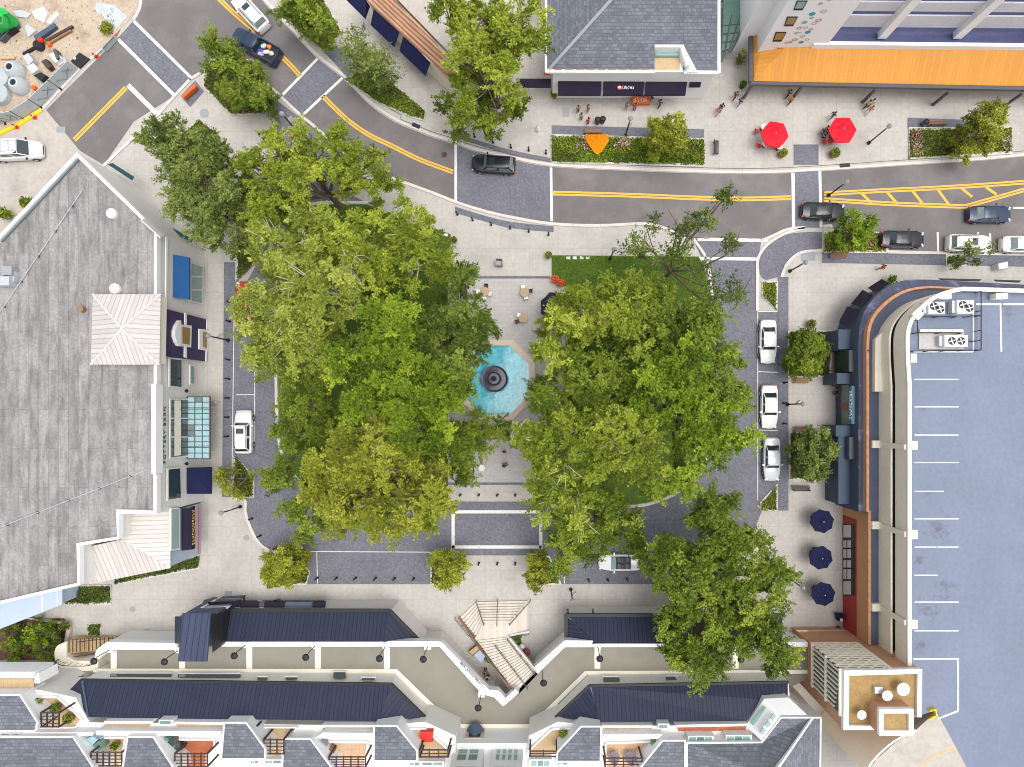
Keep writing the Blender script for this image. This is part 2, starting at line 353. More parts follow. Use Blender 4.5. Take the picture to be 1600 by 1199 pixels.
# ------------------------------------------------------------------ foliage
def leaves_mesh(name, cen, axis, nor, ln, wd, tone, m, parent=None, label=None):
    "cen, axis, nor: (n,3) arrays; one quad leaf each"
    n = len(cen)
    axis = axis/np.linalg.norm(axis, axis=1)[:, None]
    side = np.cross(nor, axis); side /= (np.linalg.norm(side, axis=1)[:, None]+1e-9)
    a = axis*ln[:, None]/2; b = side*wd[:, None]/2
    V = np.empty((n, 4, 3)); V[:, 0] = cen-a; V[:, 1] = cen+b*1.0-a*.1; V[:, 2] = cen+a; V[:, 3] = cen-b-a*.1
    V = V.reshape(-1, 3)
    if parent is not None: off = np.array(wloc(parent))
    else: off = np.array([V[:, 0].mean(), V[:, 1].mean(), V[:, 2].min()])
    V -= off
    me = bpy.data.meshes.new(name); me.vertices.add(4*n); me.vertices.foreach_set('co', V.ravel())
    me.loops.add(4*n); me.loops.foreach_set('vertex_index', np.arange(4*n, dtype=np.int32))
    me.polygons.add(n); me.polygons.foreach_set('loop_start', np.arange(0, 4*n, 4, dtype=np.int32))
    at = me.attributes.new('tone', 'FLOAT', 'POINT'); at.data.foreach_set('value', np.repeat(np.clip(tone, 0, 1), 4).astype(np.float32))
    me.materials.append(m); me.update(); me.validate()
    o = bpy.data.objects.new(name, me); COL.objects.link(o)
    if parent is not None: o.parent = parent
    else: o.location = Vector(off)
    if label: o['label'] = label
    return o
def unit(v): return v/np.linalg.norm(v, axis=1)[:, None]
def tree(label, lobes, zt, tone, dens=1.0, leaf=.22, npc=430, rc=(.85, 1.6), bark='bark', bare=0, group=None, cat='tree', name='broadleaf_tree', flat=.62, low=.35, shift=0, spread=1.0):
    L_ = []
    for lb in lobes:
        px, py, r_ = lb[:3]; z = lb[3] if len(lb) > 3 else zt
        c = P(px, py, z*.85); L_.append((np.array([c.x, c.y, z]), r_*S*(H-z*.85)/H*1.18))
    wsum = sum(r_*r_ for _, r_ in L_); ctr = sum(c*r_*r_ for c, r_ in L_)/wsum
    root = thing(name, label, cat, (ctr[0], ctr[1], 0), 0, group)
    cl = []; cr = []; ct = []
    for c, Rr in L_:
        n = max(4, int(dens*math.pi*Rr*Rr/1.3)); hh = min(Rr*flat*1.3, c[2]*.6)
        d = np.sqrt(RNG.random(n))*.95; a = RNG.random(n)*2*math.pi
        x = c[0]+np.cos(a)*d*(Rr-.5); y = c[1]+np.sin(a)*d*(Rr-.5)
        z = c[2]-(1-np.sqrt(np.maximum(0, 1-d*d*.92)))*hh-RNG.random(n)*min(2.6, Rr*.75)
        lw = RNG.random(n) < low; z = np.where(lw, z-1.5-RNG.random(n)*3, z); z = np.maximum(z, c[2]*.3)
        cl.append(np.stack([x, y, z], 1)); cr.append(rc[0]+RNG.random(n)*(rc[1]-rc[0])); ct.append(np.clip(RNG.normal(.45, .24, n), .02, .98))
    cl = np.concatenate(cl); cr = np.concatenate(cr); ct = np.concatenate(ct); nc = len(cl)
    # each clump: twigs radiating outward and up, leaves along them
    nt_ = 11; rep = npc//nt_
    az = RNG.random((nc, nt_))*2*math.pi; el = R(-12)+RNG.random((nc, nt_))*R(75)
    dr = np.stack([np.cos(az)*np.cos(el), np.sin(az)*np.cos(el), np.sin(el)*.8], -1)
    tl = cr[:, None]*(.6+.5*RNG.random((nc, nt_)))
    t = .15+.9*RNG.random((nc, nt_, rep))**.8
    pos = cl[:, None, None, :]+dr[:, :, None, :]*(tl[:, :, None]*t)[..., None]
    pos = pos+RNG.normal(0, .11*spread, pos.shape); pos = pos.reshape(-1, 3)
    ax = np.repeat(dr.reshape(-1, 3), rep, axis=0)+RNG.normal(0, .55, (nc*nt_*rep, 3))
    no = RNG.normal(0, .55, ax.shape)+np.array([0, 0, 1.0])
    ln = leaf*(.7+.6*RNG.random(len(pos))); wd = ln*(.45+.25*RNG.random(len(pos)))
    tn = np.repeat(ct, nt_*rep)*.7+np.repeat(RNG.random(nc*nt_), rep)*.15+RNG.random(len(pos))*.25
    pos[:, 2] = np.maximum(pos[:, 2], .3)
    leaves_mesh('crown', pos, ax, no, ln, wd, tn, LEAF[tone], root)
    # trunk, limbs, branches
    b = MB(); bh = zt*.32; tr = max(.09, min(.42, math.sqrt(wsum)*.045))
    base = Vector((ctr[0], ctr[1], 0)); fork = base+Vector((RNG.normal(0, .15), RNG.normal(0, .15), bh))
    b.tube([base, base+Vector((0, 0, .3)), fork], [tr*1.35, tr, tr*.8], 8)
    for c, Rr in L_:
        c = Vector(c); mid = fork.lerp(Vector((c.x, c.y, c.z*.72)), .5)+Vector((RNG.normal(0, .4), RNG.normal(0, .4), -.2)); end = Vector((c.x, c.y, c.z*.74))
        b.tube([fork-Vector((0, 0, .3)), mid, end], [tr*.6, tr*.42, tr*.25], 6)
        near = [i for i in range(nc) if (cl[i][0]-c.x)**2+(cl[i][1]-c.y)**2 < (Rr*1.02)**2]
        random.shuffle(near)
        for i in near[:int(5+Rr*4)]:
            q = Vector(cl[i]); m2 = end.lerp(q, .5)+Vector((RNG.normal(0, .25), RNG.normal(0, .25), .25))
            b.tube([end if RNG.random() < .5 else mid, m2, q], [tr*.2, .05, .025], 4, cap=False)
    if bare:
        idx = RNG.choice(nc, min(nc, bare), replace=False)
        for i in idx:
            q = Vector(cl[i]); dr0 = Vector((RNG.normal(0, 1), RNG.normal(0, 1), .5)).normalized()
            s0 = q-dr0*cr[i]*.6-Vector((0, 0, .5)); 
            for k in range(5):
                d1 = (dr0+Vector((RNG.normal(0, .5), RNG.normal(0, .5), .3))).normalized(); L1 = cr[i]*(1+RNG.random()*.8)
                m1 = s0+d1*L1*.6+Vector((0, 0, .25)); e1 = s0+d1*L1*1.25+Vector((RNG.normal(0, .2), RNG.normal(0, .2), .75))
                b.tube([s0, m1, e1], [.065, .045, .02], 4, cap=False)
                b.tube([m1, m1+Vector((RNG.normal(0, .5), RNG.normal(0, .5), .8))], [.035, .012], 4, cap=False)
    b.build('trunk', M_[bark], root)
    return root
def inpoly(x, y, poly):
    ins = np.zeros(len(x), bool); n = len(poly)
    for i in range(n):
        x1, y1 = poly[i]; x2, y2 = poly[(i+1) % n]
        c = ((y1 > y) != (y2 > y)) & (x < (x2-x1)*(y-y1)/((y2-y1) or 1e-9)+x1)
        ins ^= c
    return ins
def cover(name, poly_px, z0, h, dens, leaf, m, label=None, cat=None, kind='stuff', parent=None, upright=.6, tone=(.5, .2)):
    "low foliage over a pixel-outlined bed: many leaf faces"
    q = [P(x, y, z0)[:2] for x, y in poly_px]; A = abs(area2([(a, b) for a, b in q]))/2; n = int(A*dens)
    xs = [a for a, b in q]; ys = [b for a, b in q]; k = int(n*((max(xs)-min(xs))*(max(ys)-min(ys)))/A)+10
    x = RNG.uniform(min(xs), max(xs), k); y = RNG.uniform(min(ys), max(ys), k); s = inpoly(x, y, q); x = x[s]; y = y[s]; n = len(x)
    hm = .55+.45*np.sin(x*1.7+1.3*np.sin(y*1.1))*np.cos(y*1.9+np.sin(x*.7))
    z = z0+.02+h*hm*(.55+.45*RNG.random(n))
    pos = np.stack([x, y, z], 1); ax = RNG.normal(0, 1, (n, 3)); ax[:, 2] = np.abs(ax[:, 2])*upright
    no = RNG.normal(0, .5, (n, 3))+np.array([0, 0, 1.]); ln = leaf*(.7+.6*RNG.random(n))
    tn = RNG.normal(tone[0], tone[1], n)+.18*np.sin(x*.9)*np.sin(y*1.1)
    o = leaves_mesh(name, pos, ax, no, ln, ln*.5, tn, m, parent)
    return tag(o, label, cat, kind=kind)
# ------------------------------------------------------------------ ground, roads, crossings (each sheet 4 mm above the one below)
g = MB(); g.face([(-400, -400, -.02), (400, -400, -.02), (400, 400, -.02), (-400, 400, -.02)]); struct(g, 'ground', M_['concrete'])
def sheet(name, pts, z, m, kind='structure'):
    q = [P(x, y, z) for x, y in pts]
    if area2(q) < 0: q.reverse()
    return tag(MB().face(q).build(name, M_[m]), kind=kind)
def ribbon(mb, pts, wpx, z, h=0, closed=False):
    q = [P(x, y, z) for x, y in pts]; n = len(q); hw = wpx*S/2; l = []; r_ = []
    for i in range(n):
        a = q[(i-1) % n] if (closed or i > 0) else q[i]; c = q[(i+1) % n] if (closed or i < n-1) else q[i]
        d = (c-a); d.z = 0; d.normalize(); nn = Vector((-d.y, d.x, 0)); 
        if (closed or 0 < i < n-1):
            d1 = (q[i]-a); d1.z = 0; d1.normalize(); co = max(.5, d.dot(d1))
        else: co = 1
        l.append(q[i]+nn*hw/co); r_.append(q[i]-nn*hw/co)
    for i in range(n if closed else n-1):
        j = (i+1) % n; t = [r_[i], r_[j], l[j], l[i]]
        if h:
            tt = [Vector((p.x, p.y, z+h)) for p in t]; mb.solid(tt, z-.015)
        else: mb.face(t)
    return mb
def smooth(pts, n=4):
    out = []; m = len(pts)
    for i in range(m-1):
        p0 = pts[max(i-1, 0)]; p1 = pts[i]; p2 = pts[i+1]; p3 = pts[min(i+2, m-1)]
        for k in range(n):
            t = k/n
            out.append(tuple(.5*((2*p1[j])+(-p0[j]+p2[j])*t+(2*p0[j]-5*p1[j]+4*p2[j]-p3[j])*t*t+(-p0[j]+3*p1[j]-3*p2[j]+p3[j])*t**3) for j in (0, 1)))
    out.append(pts[-1]); return out
NE = smooth([(370, -60), (405, -5), (432, 25), (460, 55), (496, 92), (535, 122), (555, 142), (575, 162), (600, 181), (625, 195), (650, 205), (675, 215), (710, 226), (735, 235), (765, 243), (800, 250), (860, 261), (975, 267), (1125, 272), (1200, 272), (1282, 268), (1400, 260), (1525, 252), (1600, 245), (1760, 232)])
SW1 = smooth([(209, 32), (217, 18), (221, 0), (224, -60)])
# main road surface: one sheet from the top left junction to the right edge
SO = smooth([(297, 122), (317, 110), (335, 98), (358, 92), (380, 98), (400, 112), (425, 135), (440, 149), (472, 179), (492, 195), (540, 238), (575, 266), (600, 272), (630, 282), (677, 299), (715, 314), (760, 328), (800, 337), (860, 347), (935, 350), (1005, 347), (1030, 351), (1060, 363), (1082, 372)])
SO2 = [(1190, 376), (1205, 370), (1230, 359), (1257, 356), (1310, 354)]
SO3 = [(1378, 384), (1388, 395), (1480, 397), (1600, 399), (1760, 402)]
road = NE+list(reversed(SO3))+[(1350, 400), (1310, 354)]+list(reversed(SO2))+[(1190, 377)]+list(reversed(SO))+[(272, 150), (209, 190), (162, 258), (125, 236), (72, 172), (184, 60), (209, 32)]+SW1[1:]
sheet('road', road, .008, 'asphalt')
sheet('side_street', [(-220, 230), (-220, 480), (-60, 520), (0, 400), (122, 238), (162, 258), (125, 235), (72, 173), (66, 172), (30, 192), (0, 207), (-80, 226)], .004, 'conroad')
# paver ring street
ring = [(430, 175), (492, 195), (575, 266), (552, 286), (540, 300), (575, 318), (520, 318), (478, 322), (448, 350), (434, 395), (432, 480), (432, 620), (438, 700), (462, 748), (505, 780), (560, 791), (705, 791), (706, 784), (846, 784), (846, 791), (987, 791), (1020, 786), (1045, 777), (1071, 760), (1090, 740), (1108, 705), (1116, 640), (1119, 560), (1114, 480), (1111, 442), (1106, 427), (1095, 400), (1082, 372), (1190, 376), (1183, 412), (1183, 790), (1190, 800), (1170, 850), (1120, 900), (1080, 913), (1000, 913), (876, 913), (856, 868), (706, 868), (672, 913), (480, 913), (484, 893), (455, 866), (425, 862), (405, 848), (392, 825), (384, 800), (383, 780), (366, 777), (369, 470), (380, 450), (404, 408), (404, 330), (430, 270)]
sheet('ring_street', ring, .012, 'paver')
sheet('parking_bays', [(1183, 486), (1216, 486), (1216, 755), (1186, 790), (1183, 790)], .016, 'paver2')
for nm, q, m in [('bollard_strip', [(350, 410), (369, 410), (366, 777), (347, 777)], 'paver2'), ('bollard_strip', [(1215, 433), (1232, 433), (1232, 798), (1216, 798)], 'paver2'),
                 ('paver_corner', smooth([(1197, 438), (1188, 430), (1187, 405), (1200, 385), (1225, 368), (1257, 363), (1284, 363)])+[(1284, 388), (1251, 394), (1230, 412), (1220, 432)], 'paver'),
                 ('bollard_strip', smooth([(705, 207), (745, 219), (800, 235), (860, 247)])+[(860, 254)]+smooth([(860, 254), (800, 243), (745, 226), (705, 214)]), 'paver2'),
                 ('bollard_strip', smooth([(711, 323), (760, 338), (800, 347), (865, 354)])+smooth([(865, 363), (800, 357), (760, 347), (711, 333)]), 'paver2'),
                 ('bollard_strip', [(480, 900), (672, 900), (672, 913), (480, 913)], 'paver2'),
                 ('paver_path', [(862, 196), (1100, 202), (1100, 218), (862, 212)], 'paver2'), ('paver_path', [(1418, 184), (1500, 187), (1540, 200), (1500, 205), (1418, 201)], 'paver2'),
                 ('paver_path', [(1240, 226), (1279, 226), (1279, 258), (1240, 258)], 'paver2'), ('paver_path', [(1284, 394), (1600, 398), (1760, 400), (1760, 420), (1284, 411)], 'paver2'),
                 ('paver_path', [(419, 174), (431, 156), (472, 186), (477, 200), (474, 222), (462, 222), (446, 202)], 'paver2'), ('paver_path', [(282, 150), (305, 126), (319, 143), (297, 168)], 'paver2'),
                 ('paver_path', [(508, 83), (525, 70), (560, 110), (545, 124)], 'paver2'), ('paver_path', [(172, 52), (185, 15), (200, 25), (182, 58)], 'paver2'),
                 ('plaza', [(706, 437), (860, 437), (880, 450), (880, 531), (700, 531)], 'plaza'), ('plaza', [(690, 531), (880, 531), (880, 754), (690, 754)], 'plaza'),
                 ('paver_band', [(705, 431.5), (860, 431.5), (860, 435.5), (705, 435.5)], 'paver2'), ('paver_band', [(690, 754), (880, 754), (880, 758), (690, 758)], 'paver2')]:
    sheet(nm, q, .016 if nm in ('bollard_strip', 'paver_corner') else .005, m)
# crossings
for q in ([(442, 148), (496, 93), (535, 122), (473, 179)], [(187, 60), (209, 33), (298, 124), (273, 150)], smooth([(712, 228), (765, 245), (862, 263)])+smooth([(862, 344), (800, 337), (760, 328), (712, 314)]), [(1241, 268), (1279, 267), (1282, 356), (1243, 356)], [(706, 798), (846, 798), (846, 858), (706, 858)]):
    sheet('crossing', q, .018, 'paver')
for q in ([(190, 62), (211, 37), (297, 121), (275, 147)],): pass
m = MB()
for a, b, wd in [((440, 150), (496, 92), 4), ((473, 180), (535, 122), 4), ((209, 33), (298, 121), 4.5), ((185, 62), (273, 150), 5), ((200, 133), (246, 179), 7), ((712, 226), (712, 314), 4), ((861, 262), (862, 346), 4), ((1239, 270), (1240, 357), 5), ((1281, 266), (1283, 355), 4.5),
                 ((706, 800), (846, 800), 5), ((706, 855), (846, 855), 5), ((708, 798), (708, 858), 5), ((845, 798), (845, 858), 5), ((1090, 374), (1200, 376), 5), ((1092, 404), (1185, 405), 5), ((472, 232), (540, 286), 4), ((1465, 363), (1466, 394), 3), ((1547, 365), (1548, 394), 3), ((1583, 325), (1640, 325), 3)]:
    ribbon(m, [a, b], wd, .024)
for a, b in [((366, 470), (362, 776)), ((1184, 460), (1184, 782)), ((470, 862), (672, 863)), ((495, 863), (496, 912)), ((1184, 487), (1215, 487)), ((1184, 581), (1215, 582)), ((1184, 672), (1215, 673)), ((369, 617), (398, 617)), ((398, 470), (398, 700)), ((881, 868), (882, 912))]:
    ribbon(m, [a, b], 1.1, .024)
struct(m, 'road_marking', M_['line'])
m = MB()
for c in [smooth([(342, -2), (365, 20), (400, 50)]), smooth([(436, 85), (454, 102), (469, 119)]), smooth([(504, 150), (540, 185), (575, 210), (610, 227), (650, 247), (675, 257), (708, 269)]), smooth([(864, 302), (975, 305), (1100, 310), (1170, 311), (1236, 309)]), [(116, 219), (197, 137)]]:
    for off in (-2.1, 2.1):
        q = []
        for i, p in enumerate(c):
            a = c[max(i-1, 0)]; b = c[min(i+1, len(c)-1)]; dx, dy = b[0]-a[0], b[1]-a[1]; l_ = math.hypot(dx, dy); q.append((p[0]-dy/l_*off, p[1]+dx/l_*off))
        ribbon(m, q, 3.0, .024)
up = smooth([(1288, 303), (1380, 298), (1480, 293), (1600, 285), (1760, 272)]); lo = smooth([(1288, 312), (1380, 318), (1450, 321), (1508, 323)])+[(1600, 297), (1700, 275)]
for c in (up, lo):
    for off in (-2.1, 2.1): ribbon(m, [(x, y+off) for x, y in c], 2.8, .024)
for x in (1345, 1385, 1425, 1465, 1502, 1540): ribbon(m, [(x, 301-(x-1345)*.045), (x+17, 318+(x-1345)*.012 if x < 1500 else 308-(x-1502)*.1)], 4.2, .028)
struct(m, 'road_marking', M_['yellow'])
m = MB(); ribbon(m, [(-80, 229), (0, 209), (30, 195), (66, 172)], 6, 0, .13); struct(m, 'kerb', M_['kyellow'])
m = MB()
NEo = [(x+2.5, y-3) for x, y in NE]
for c in (NEo[:], [(x-.5, y+3) for x, y in SO], smooth(SO2[:-1]), [(1286, 354), (1300, 353)], [(1372, 378), (1388, 394)]+[(1480, 396), (1600, 398), (1760, 401)], SW1,
          [(66, 172), (125, 108), (184, 57)], [(298, 124), (272, 152), (246, 181), (162, 260)],
          smooth([(1183, 486), (1183, 430), (1184, 405), (1197, 384), (1225, 366), (1257, 357)]), smooth([(1221, 433), (1230, 412), (1251, 395), (1284, 392)]),
          smooth([(1082, 372), (1095, 390), (1104, 404)]), smooth([(1103, 404), (1109, 430), (1114, 480), (1119, 560), (1116, 640), (1108, 705), (1090, 740), (1071, 760), (1045, 777), (1020, 786), (987, 791), (860, 791)]),
          smooth([(575, 317), (520, 317), (478, 322), (448, 350), (434, 395), (432, 480), (432, 620), (438, 700), (462, 748), (505, 780), (560, 791)])+[(705, 791)], smooth([(366, 780), (383, 782), (384, 800), (392, 825), (405, 848), (425, 862), (455, 866)])):
    ribbon(m, c, 4.2, .0, .11)
struct(m, 'kerb', M_['kerb'])
# darker stitched gutter line behind the kerb
m = MB(); ribbon(m, [(x+8, y-12) if x < 620 else (x, y-9) for x, y in NE[8:]], .8, .022); struct(m, 'pavement_joint', M_['dgrey'])
# lawns and beds
def bed(name, pts, base, z=.05, kerb=True, kw=2.5, stroke=None):
    o = MB().prism(pts, z, -.01); o = struct(o, name, M_[base])
    if kerb: struct(ribbon(MB(), pts, kw, 0, .13, closed=True), 'kerb', M_['kerb'])
    return o
lawnL = smooth([(575, 320), (520, 320), (480, 325), (450, 353), (437, 398), (435, 480), (435, 620), (441, 700), (465, 746), (507, 778), (560, 789)])+[(700, 789), (700, 437), (704, 436), (704, 366)]
lawnR = [(862, 399)]+smooth([(1092, 401), (1104, 430), (1111, 480), (1116, 560), (1113, 640), (1105, 703), (1088, 738), (1068, 758), (1044, 775), (1018, 784), (987, 789)])+[(862, 789), (862, 754), (884, 754), (884, 450), (862, 436)]
bed('lawn', lawnL, 'grass', .04, False); bed('lawn', lawnR, 'grass', .04, False)
cover('grass', [(575, 322), (505, 322), (470, 400), (600, 480), (703, 480), (703, 367)], .04, .10, 130, .16, LEAF['grass'], upright=.5)
cover('grass', [(863, 400), (1092, 402), (1112, 480), (1112, 560), (884, 560), (884, 452), (863, 438)], .04, .10, 130, .16, LEAF['grass'], upright=.9)
BEDS = [
 ([(862, 213), (1100, 218), (1100, 259), (862, 254)], 'mid', .5, 90),
 ([(1420, 202), (1580, 200), (1580, 239), (1420, 248)], 'bright', .3, 60),
 ([(440, -10), (500, -10), (535, 52), (505, 80), (470, 50)], 'bright', .5, 80),
 ([(540, 126), (580, 100), (665, 175), (663, 188), (640, 182), (590, 160)], 'mid', .5, 80),
 ([(330, 95), (395, 95), (428, 152), (408, 178), (362, 180), (318, 135)], 'mid', .5, 60),
 ([(286, 210), (312, 187), (345, 215), (350, 260), (310, 260)], 'mid', .4, 60),
 ([(370, 335), (402, 340), (402, 407), (371, 440)], 'mid', .4, 70),
 ([(367, 710), (397, 746), (396, 777), (366, 777)], 'bright', .4, 80),
 ([(1191, 441), (1213, 441), (1213, 484), (1191, 464)], 'lime', .4, 80),
 ([(1188, 786), (1213, 758), (1213, 797), (1188, 797)], 'lime', .4, 80),
 ([(1287, 364), (1372, 364), (1385, 394), (1287, 394)], 'yellow', .3, 60),
 ([(1478, 400), (1508, 400), (1508, 414), (1478, 414)], 'mid', .3, 70),
 ([(1232, 518), (1300, 518), (1296, 588), (1232, 588)], 'deep', .3, 50),
 ([(1234, 676), (1300, 676), (1296, 748), (1234, 748)], 'deep', .3, 50),
 ([(430, 872), (458, 866), (484, 894), (478, 912), (430, 912)], 'mid', .3, 60),
 ([(674, 870), (722, 870), (722, 912), (674, 912)], 'mid', .3, 50),
 ([(828, 870), (858, 870), (876, 912), (828, 912)], 'mid', .3, 50),
 ([(95, 917), (174, 915), (174, 942), (95, 942)], 'deep', .7, 110),
 ([(267, 882), (312, 868), (312, 886), (180, 912), (180, 904)], 'deep', .4, 110),
 ([(139, 975), (158, 975), (158, 992), (139, 992)], 'deep', .4, 110),
 ([(790, 990), (815, 990), (815, 1012), (806, 1016)], 'bright', .6, 110),
 ([(1100, 905), (1190, 905), (1190, 925), (1100, 925)], 'deep', .3, 50),
]
for q, tn, h, dn in BEDS:
    bed('planting_bed', q, 'mulch'); cover('ground_cover', q, .06, h, dn*1.5, .22, LEAF['bright' if tn == 'mid' else tn], tone=(.35, .2))
def flowers(q, tn, h=.35, dn=90, z=.3): cover('flowers', q, z, h, dn, .16, LEAF[tn])
flowers([(902, 213), (921, 213), (930, 236), (900, 234)], 'flower', dn=40); flowers([(972, 213), (984, 213), (986, 230), (957, 230)], 'flower')
flowers([(915, 211), (951, 211), (951, 220), (940, 238), (933, 242), (928, 238), (916, 220)], 'orangef', h=.12, dn=900, z=.5)
flowers([(1422, 203), (1438, 203), (1443, 243), (1424, 243)], 'flower', dn=60); flowers([(1566, 212), (1579, 212), (1579, 236), (1562, 236)], 'flower', dn=40)
flowers([(872, 228), (895, 222), (905, 240), (878, 242)], 'yellow', dn=70); flowers([(948, 230), (1000, 232), (998, 240), (945, 240)], 'yellow', dn=70); flowers([(1078, 240), (1092, 238), (1095, 252), (1080, 252)], 'yellow', dn=110)
flowers([(1288, 368), (1302, 368), (1304, 392), (1290, 392)], 'yellow', dn=60); flowers([(470, 60), (485, 40), (505, 74), (500, 78)], 'yellow', dn=60)
flowers([(370, 168), (410, 168), (400, 178), (368, 179)], 'flower', dn=50, z=.1)
# ------------------------------------------------------------------ trees
def T(label, lobes, z, tone, **k): return tree(label, lobes, z, tone, **k)
PK = dict(group='big trees shading the central park')
T('grey-green tree at the upper left corner of the park, beside the pitched white wall', [(285, 235, 58), (315, 285, 55), (345, 340, 50), (250, 215, 30), (375, 300, 38), (300, 330, 25)], 11, 'dull', low=.25, **PK)
T('lime tree reaching over the street corner between the lamp post and the park', [(430, 235, 36), (490, 240, 40), (555, 268, 48), (470, 290, 50), (420, 330, 42), (530, 220, 25), (400, 270, 32), (600, 275, 25)], 12, 'lime', dens=.75, low=.2, **PK)
T('pale half-bare tree with white forking branches, left of the lawn tree', [(470, 410, 55), (430, 385, 38), (400, 470, 30), (520, 455, 45), (440, 470, 42), (480, 360, 35)], 14, 'pale', bare=8, bark='barkp', **PK)
T('pale tree with bare white twigs over the upper lawn of the left park', [(600, 385, 52), (635, 350, 40), (650, 410, 42), (570, 430, 42), (540, 370, 40), (680, 400, 25)], 13, 'lime', bare=8, bark='barkp', dens=.8, low=.2, **PK)
T('dark green tree reaching over the cafe tables and the fountain from the left', [(700, 495, 42), (725, 450, 24), (740, 520, 28), (690, 550, 38), (720, 570, 28), (728, 430, 10), (760, 505, 16), (728, 590, 12)], 13, 'deep', **PK)
T('bright green tree in the middle of the left canopy', [(590, 530, 60), (645, 590, 55), (560, 620, 40), (545, 575, 42), (620, 500, 40)], 15, 'bright', low=.4, **PK)
T('pale tree with fine bare twigs above the left ring street', [(440, 530, 42), (480, 555, 40), (415, 560, 30), (460, 500, 42), (405, 515, 28), (500, 510, 30)], 13, 'pale', bare=6, bark='barkp', **PK)
T('dark tree at the left edge of the park, facing the parked white car', [(480, 630, 48), (455, 670, 32), (440, 735, 28), (470, 790, 32), (500, 690, 40), (490, 830, 20)], 11, 'mid', low=.5, **PK)
T('bright green tree left of the fountain', [(680, 630, 55), (620, 640, 45), (645, 690, 42), (700, 600, 35)], 14, 'bright', **PK)
T('big yellow-green tree at the bottom of the left canopy', [(570, 700, 60), (630, 735, 55), (550, 770, 52), (630, 800, 48), (685, 770, 42), (510, 745, 42), (590, 815, 32), (520, 810, 28)], 15, 'yellow', bare=6, **PK)
T('olive tree below the fountain, left of the small plaza opening', [(725, 690, 34), (725, 735, 24), (748, 662, 20), (785, 676, 22), (738, 700, 24), (700, 715, 28)], 10, 'mid', dens=.9, **PK)
T('light green tree right of the cafe tables, over the black parasol', [(905, 490, 45), (878, 515, 34), (940, 470, 36), (862, 555, 26), (960, 500, 35)], 13, 'lime', bare=6, **PK)
T('tree at the upper middle of the right canopy, below the lawn', [(985, 510, 50), (1030, 480, 40), (1000, 460, 32), (1040, 530, 35)], 12, 'mid', bare=8, **PK)
T('tree at the upper right of the right canopy, beside the ring street', [(1090, 530, 45), (1125, 570, 34), (1060, 570, 38), (1100, 495, 28), (1140, 620, 28)], 13, 'mid', **PK)
T('dense olive tree right of the fountain', [(915, 580, 52), (870, 620, 38), (960, 620, 48), (920, 640, 35), (855, 660, 30), (845, 625, 18)], 12, 'mid', low=.5, **PK)
T('broad bright tree at the right edge of the canopy, facing the three parked cars', [(1040, 620, 58), (1100, 640, 50), (1140, 680, 32), (1090, 705, 40), (1060, 745, 30), (1060, 560, 35)], 15, 'bright', **PK)
T('yellow-green tree with bare pale branches at the lower left of the right canopy', [(885, 700, 55), (835, 695, 36), (815, 680, 20), (900, 755, 42), (865, 790, 34), (835, 745, 24), (900, 810, 24)], 15, 'lime', bare=9, bark='barkp', **PK)
T('light yellow tree in the lower middle of the right canopy', [(985, 710, 50), (960, 675, 42), (1025, 745, 36), (1000, 670, 35)], 16, 'lime', bare=6, **PK)
T('olive tree hanging over the lower ring street above the white convertible', [(930, 835, 42), (890, 850, 34), (970, 820, 34), (1000, 850, 24), (875, 880, 16), (955, 790, 25)], 9, 'mid', dens=.8, **PK)
T('large dark green tree at the lower right, above the parasol row and the blue roofs', [(1110, 850, 55), (1060, 900, 50), (1170, 880, 50), (1110, 950, 52), (1060, 1000, 46), (1185, 955, 48), (1205, 1020, 36), (1100, 1045, 34), (1140, 1000, 36), (1115, 790, 30), (1035, 860, 30), (1210, 900, 30)], 13, 'mid', dens=.95, low=.25, name='broadleaf_tree')
T('sparse tree with long bare branches above the right lawn and the street', [(1010, 368, 26), (990, 385, 16), (1060, 390, 20), (1090, 345, 22), (1125, 318, 9), (1140, 395, 20), (1145, 455, 22), (1095, 430, 22), (1110, 470, 14), (1040, 400, 22), (1060, 365, 16)], 14, 'deep', dens=.6, bare=6, low=.1, npc=130, **PK)
T('tall yellow-green tree between the tiled roof and the shingled building', [(770, 55, 62), (760, 125, 55), (735, 35, 48), (815, 45, 45), (700, 20, 25), (725, 95, 30)], 15, 'lime', dens=.85, low=.35, bare=8)
T('lower leafy branches tree beneath the tall tree at the top pavement', [(740, 175, 32), (705, 170, 24), (800, 170, 18), (760, 190, 18), (780, 150, 26)], 9, 'mid', dens=.5, low=.1)
T('loose street tree beside the middle blue awning', [(568, 80, 40), (590, 105, 28), (555, 100, 22)], 7, 'dull', dens=1.1, npc=150)
T('street tree on the long bed at the top edge of the picture', [(470, 8, 32), (488, 30, 24), (450, 5, 22)], 7, 'mid')
T('rounded street tree beside the orange barrier at the crossing', [(352, 100, 38), (370, 130, 32), (345, 75, 26), (395, 145, 22)], 6.5, 'mid', low=.4)
T('yellowish round tree in the flower bed before the black awnings', [(1045, 200, 34), (1045, 220, 32)], 6, 'yellow', rc=(.45, .8), npc=160, dens=2.5, low=.3)
T('yellow-green round tree at the bench right of the red parasols', [(1540, 190, 30), (1535, 215, 27), (1555, 178, 20)], 6, 'yellow', rc=(.45, .8), npc=160, dens=2.5, low=.3)
T('round green tree between two black cars on the street', [(1342, 352, 28), (1335, 372, 24)], 6, 'bright', rc=(.45, .8), npc=160, dens=2.5, low=.4)
T('thin olive tree behind the parked white cars', [(1515, 392, 20), (1545, 388, 12), (1520, 408, 10)], 5, 'dull', rc=(.4, .8), npc=70, dens=1.0, low=.3)
T('round green tree in a square bed beside the upper parking bay', [(1267, 545, 35), (1265, 565, 28)], 6, 'mid', rc=(.45, .8), npc=170, dens=2.6, low=.3)
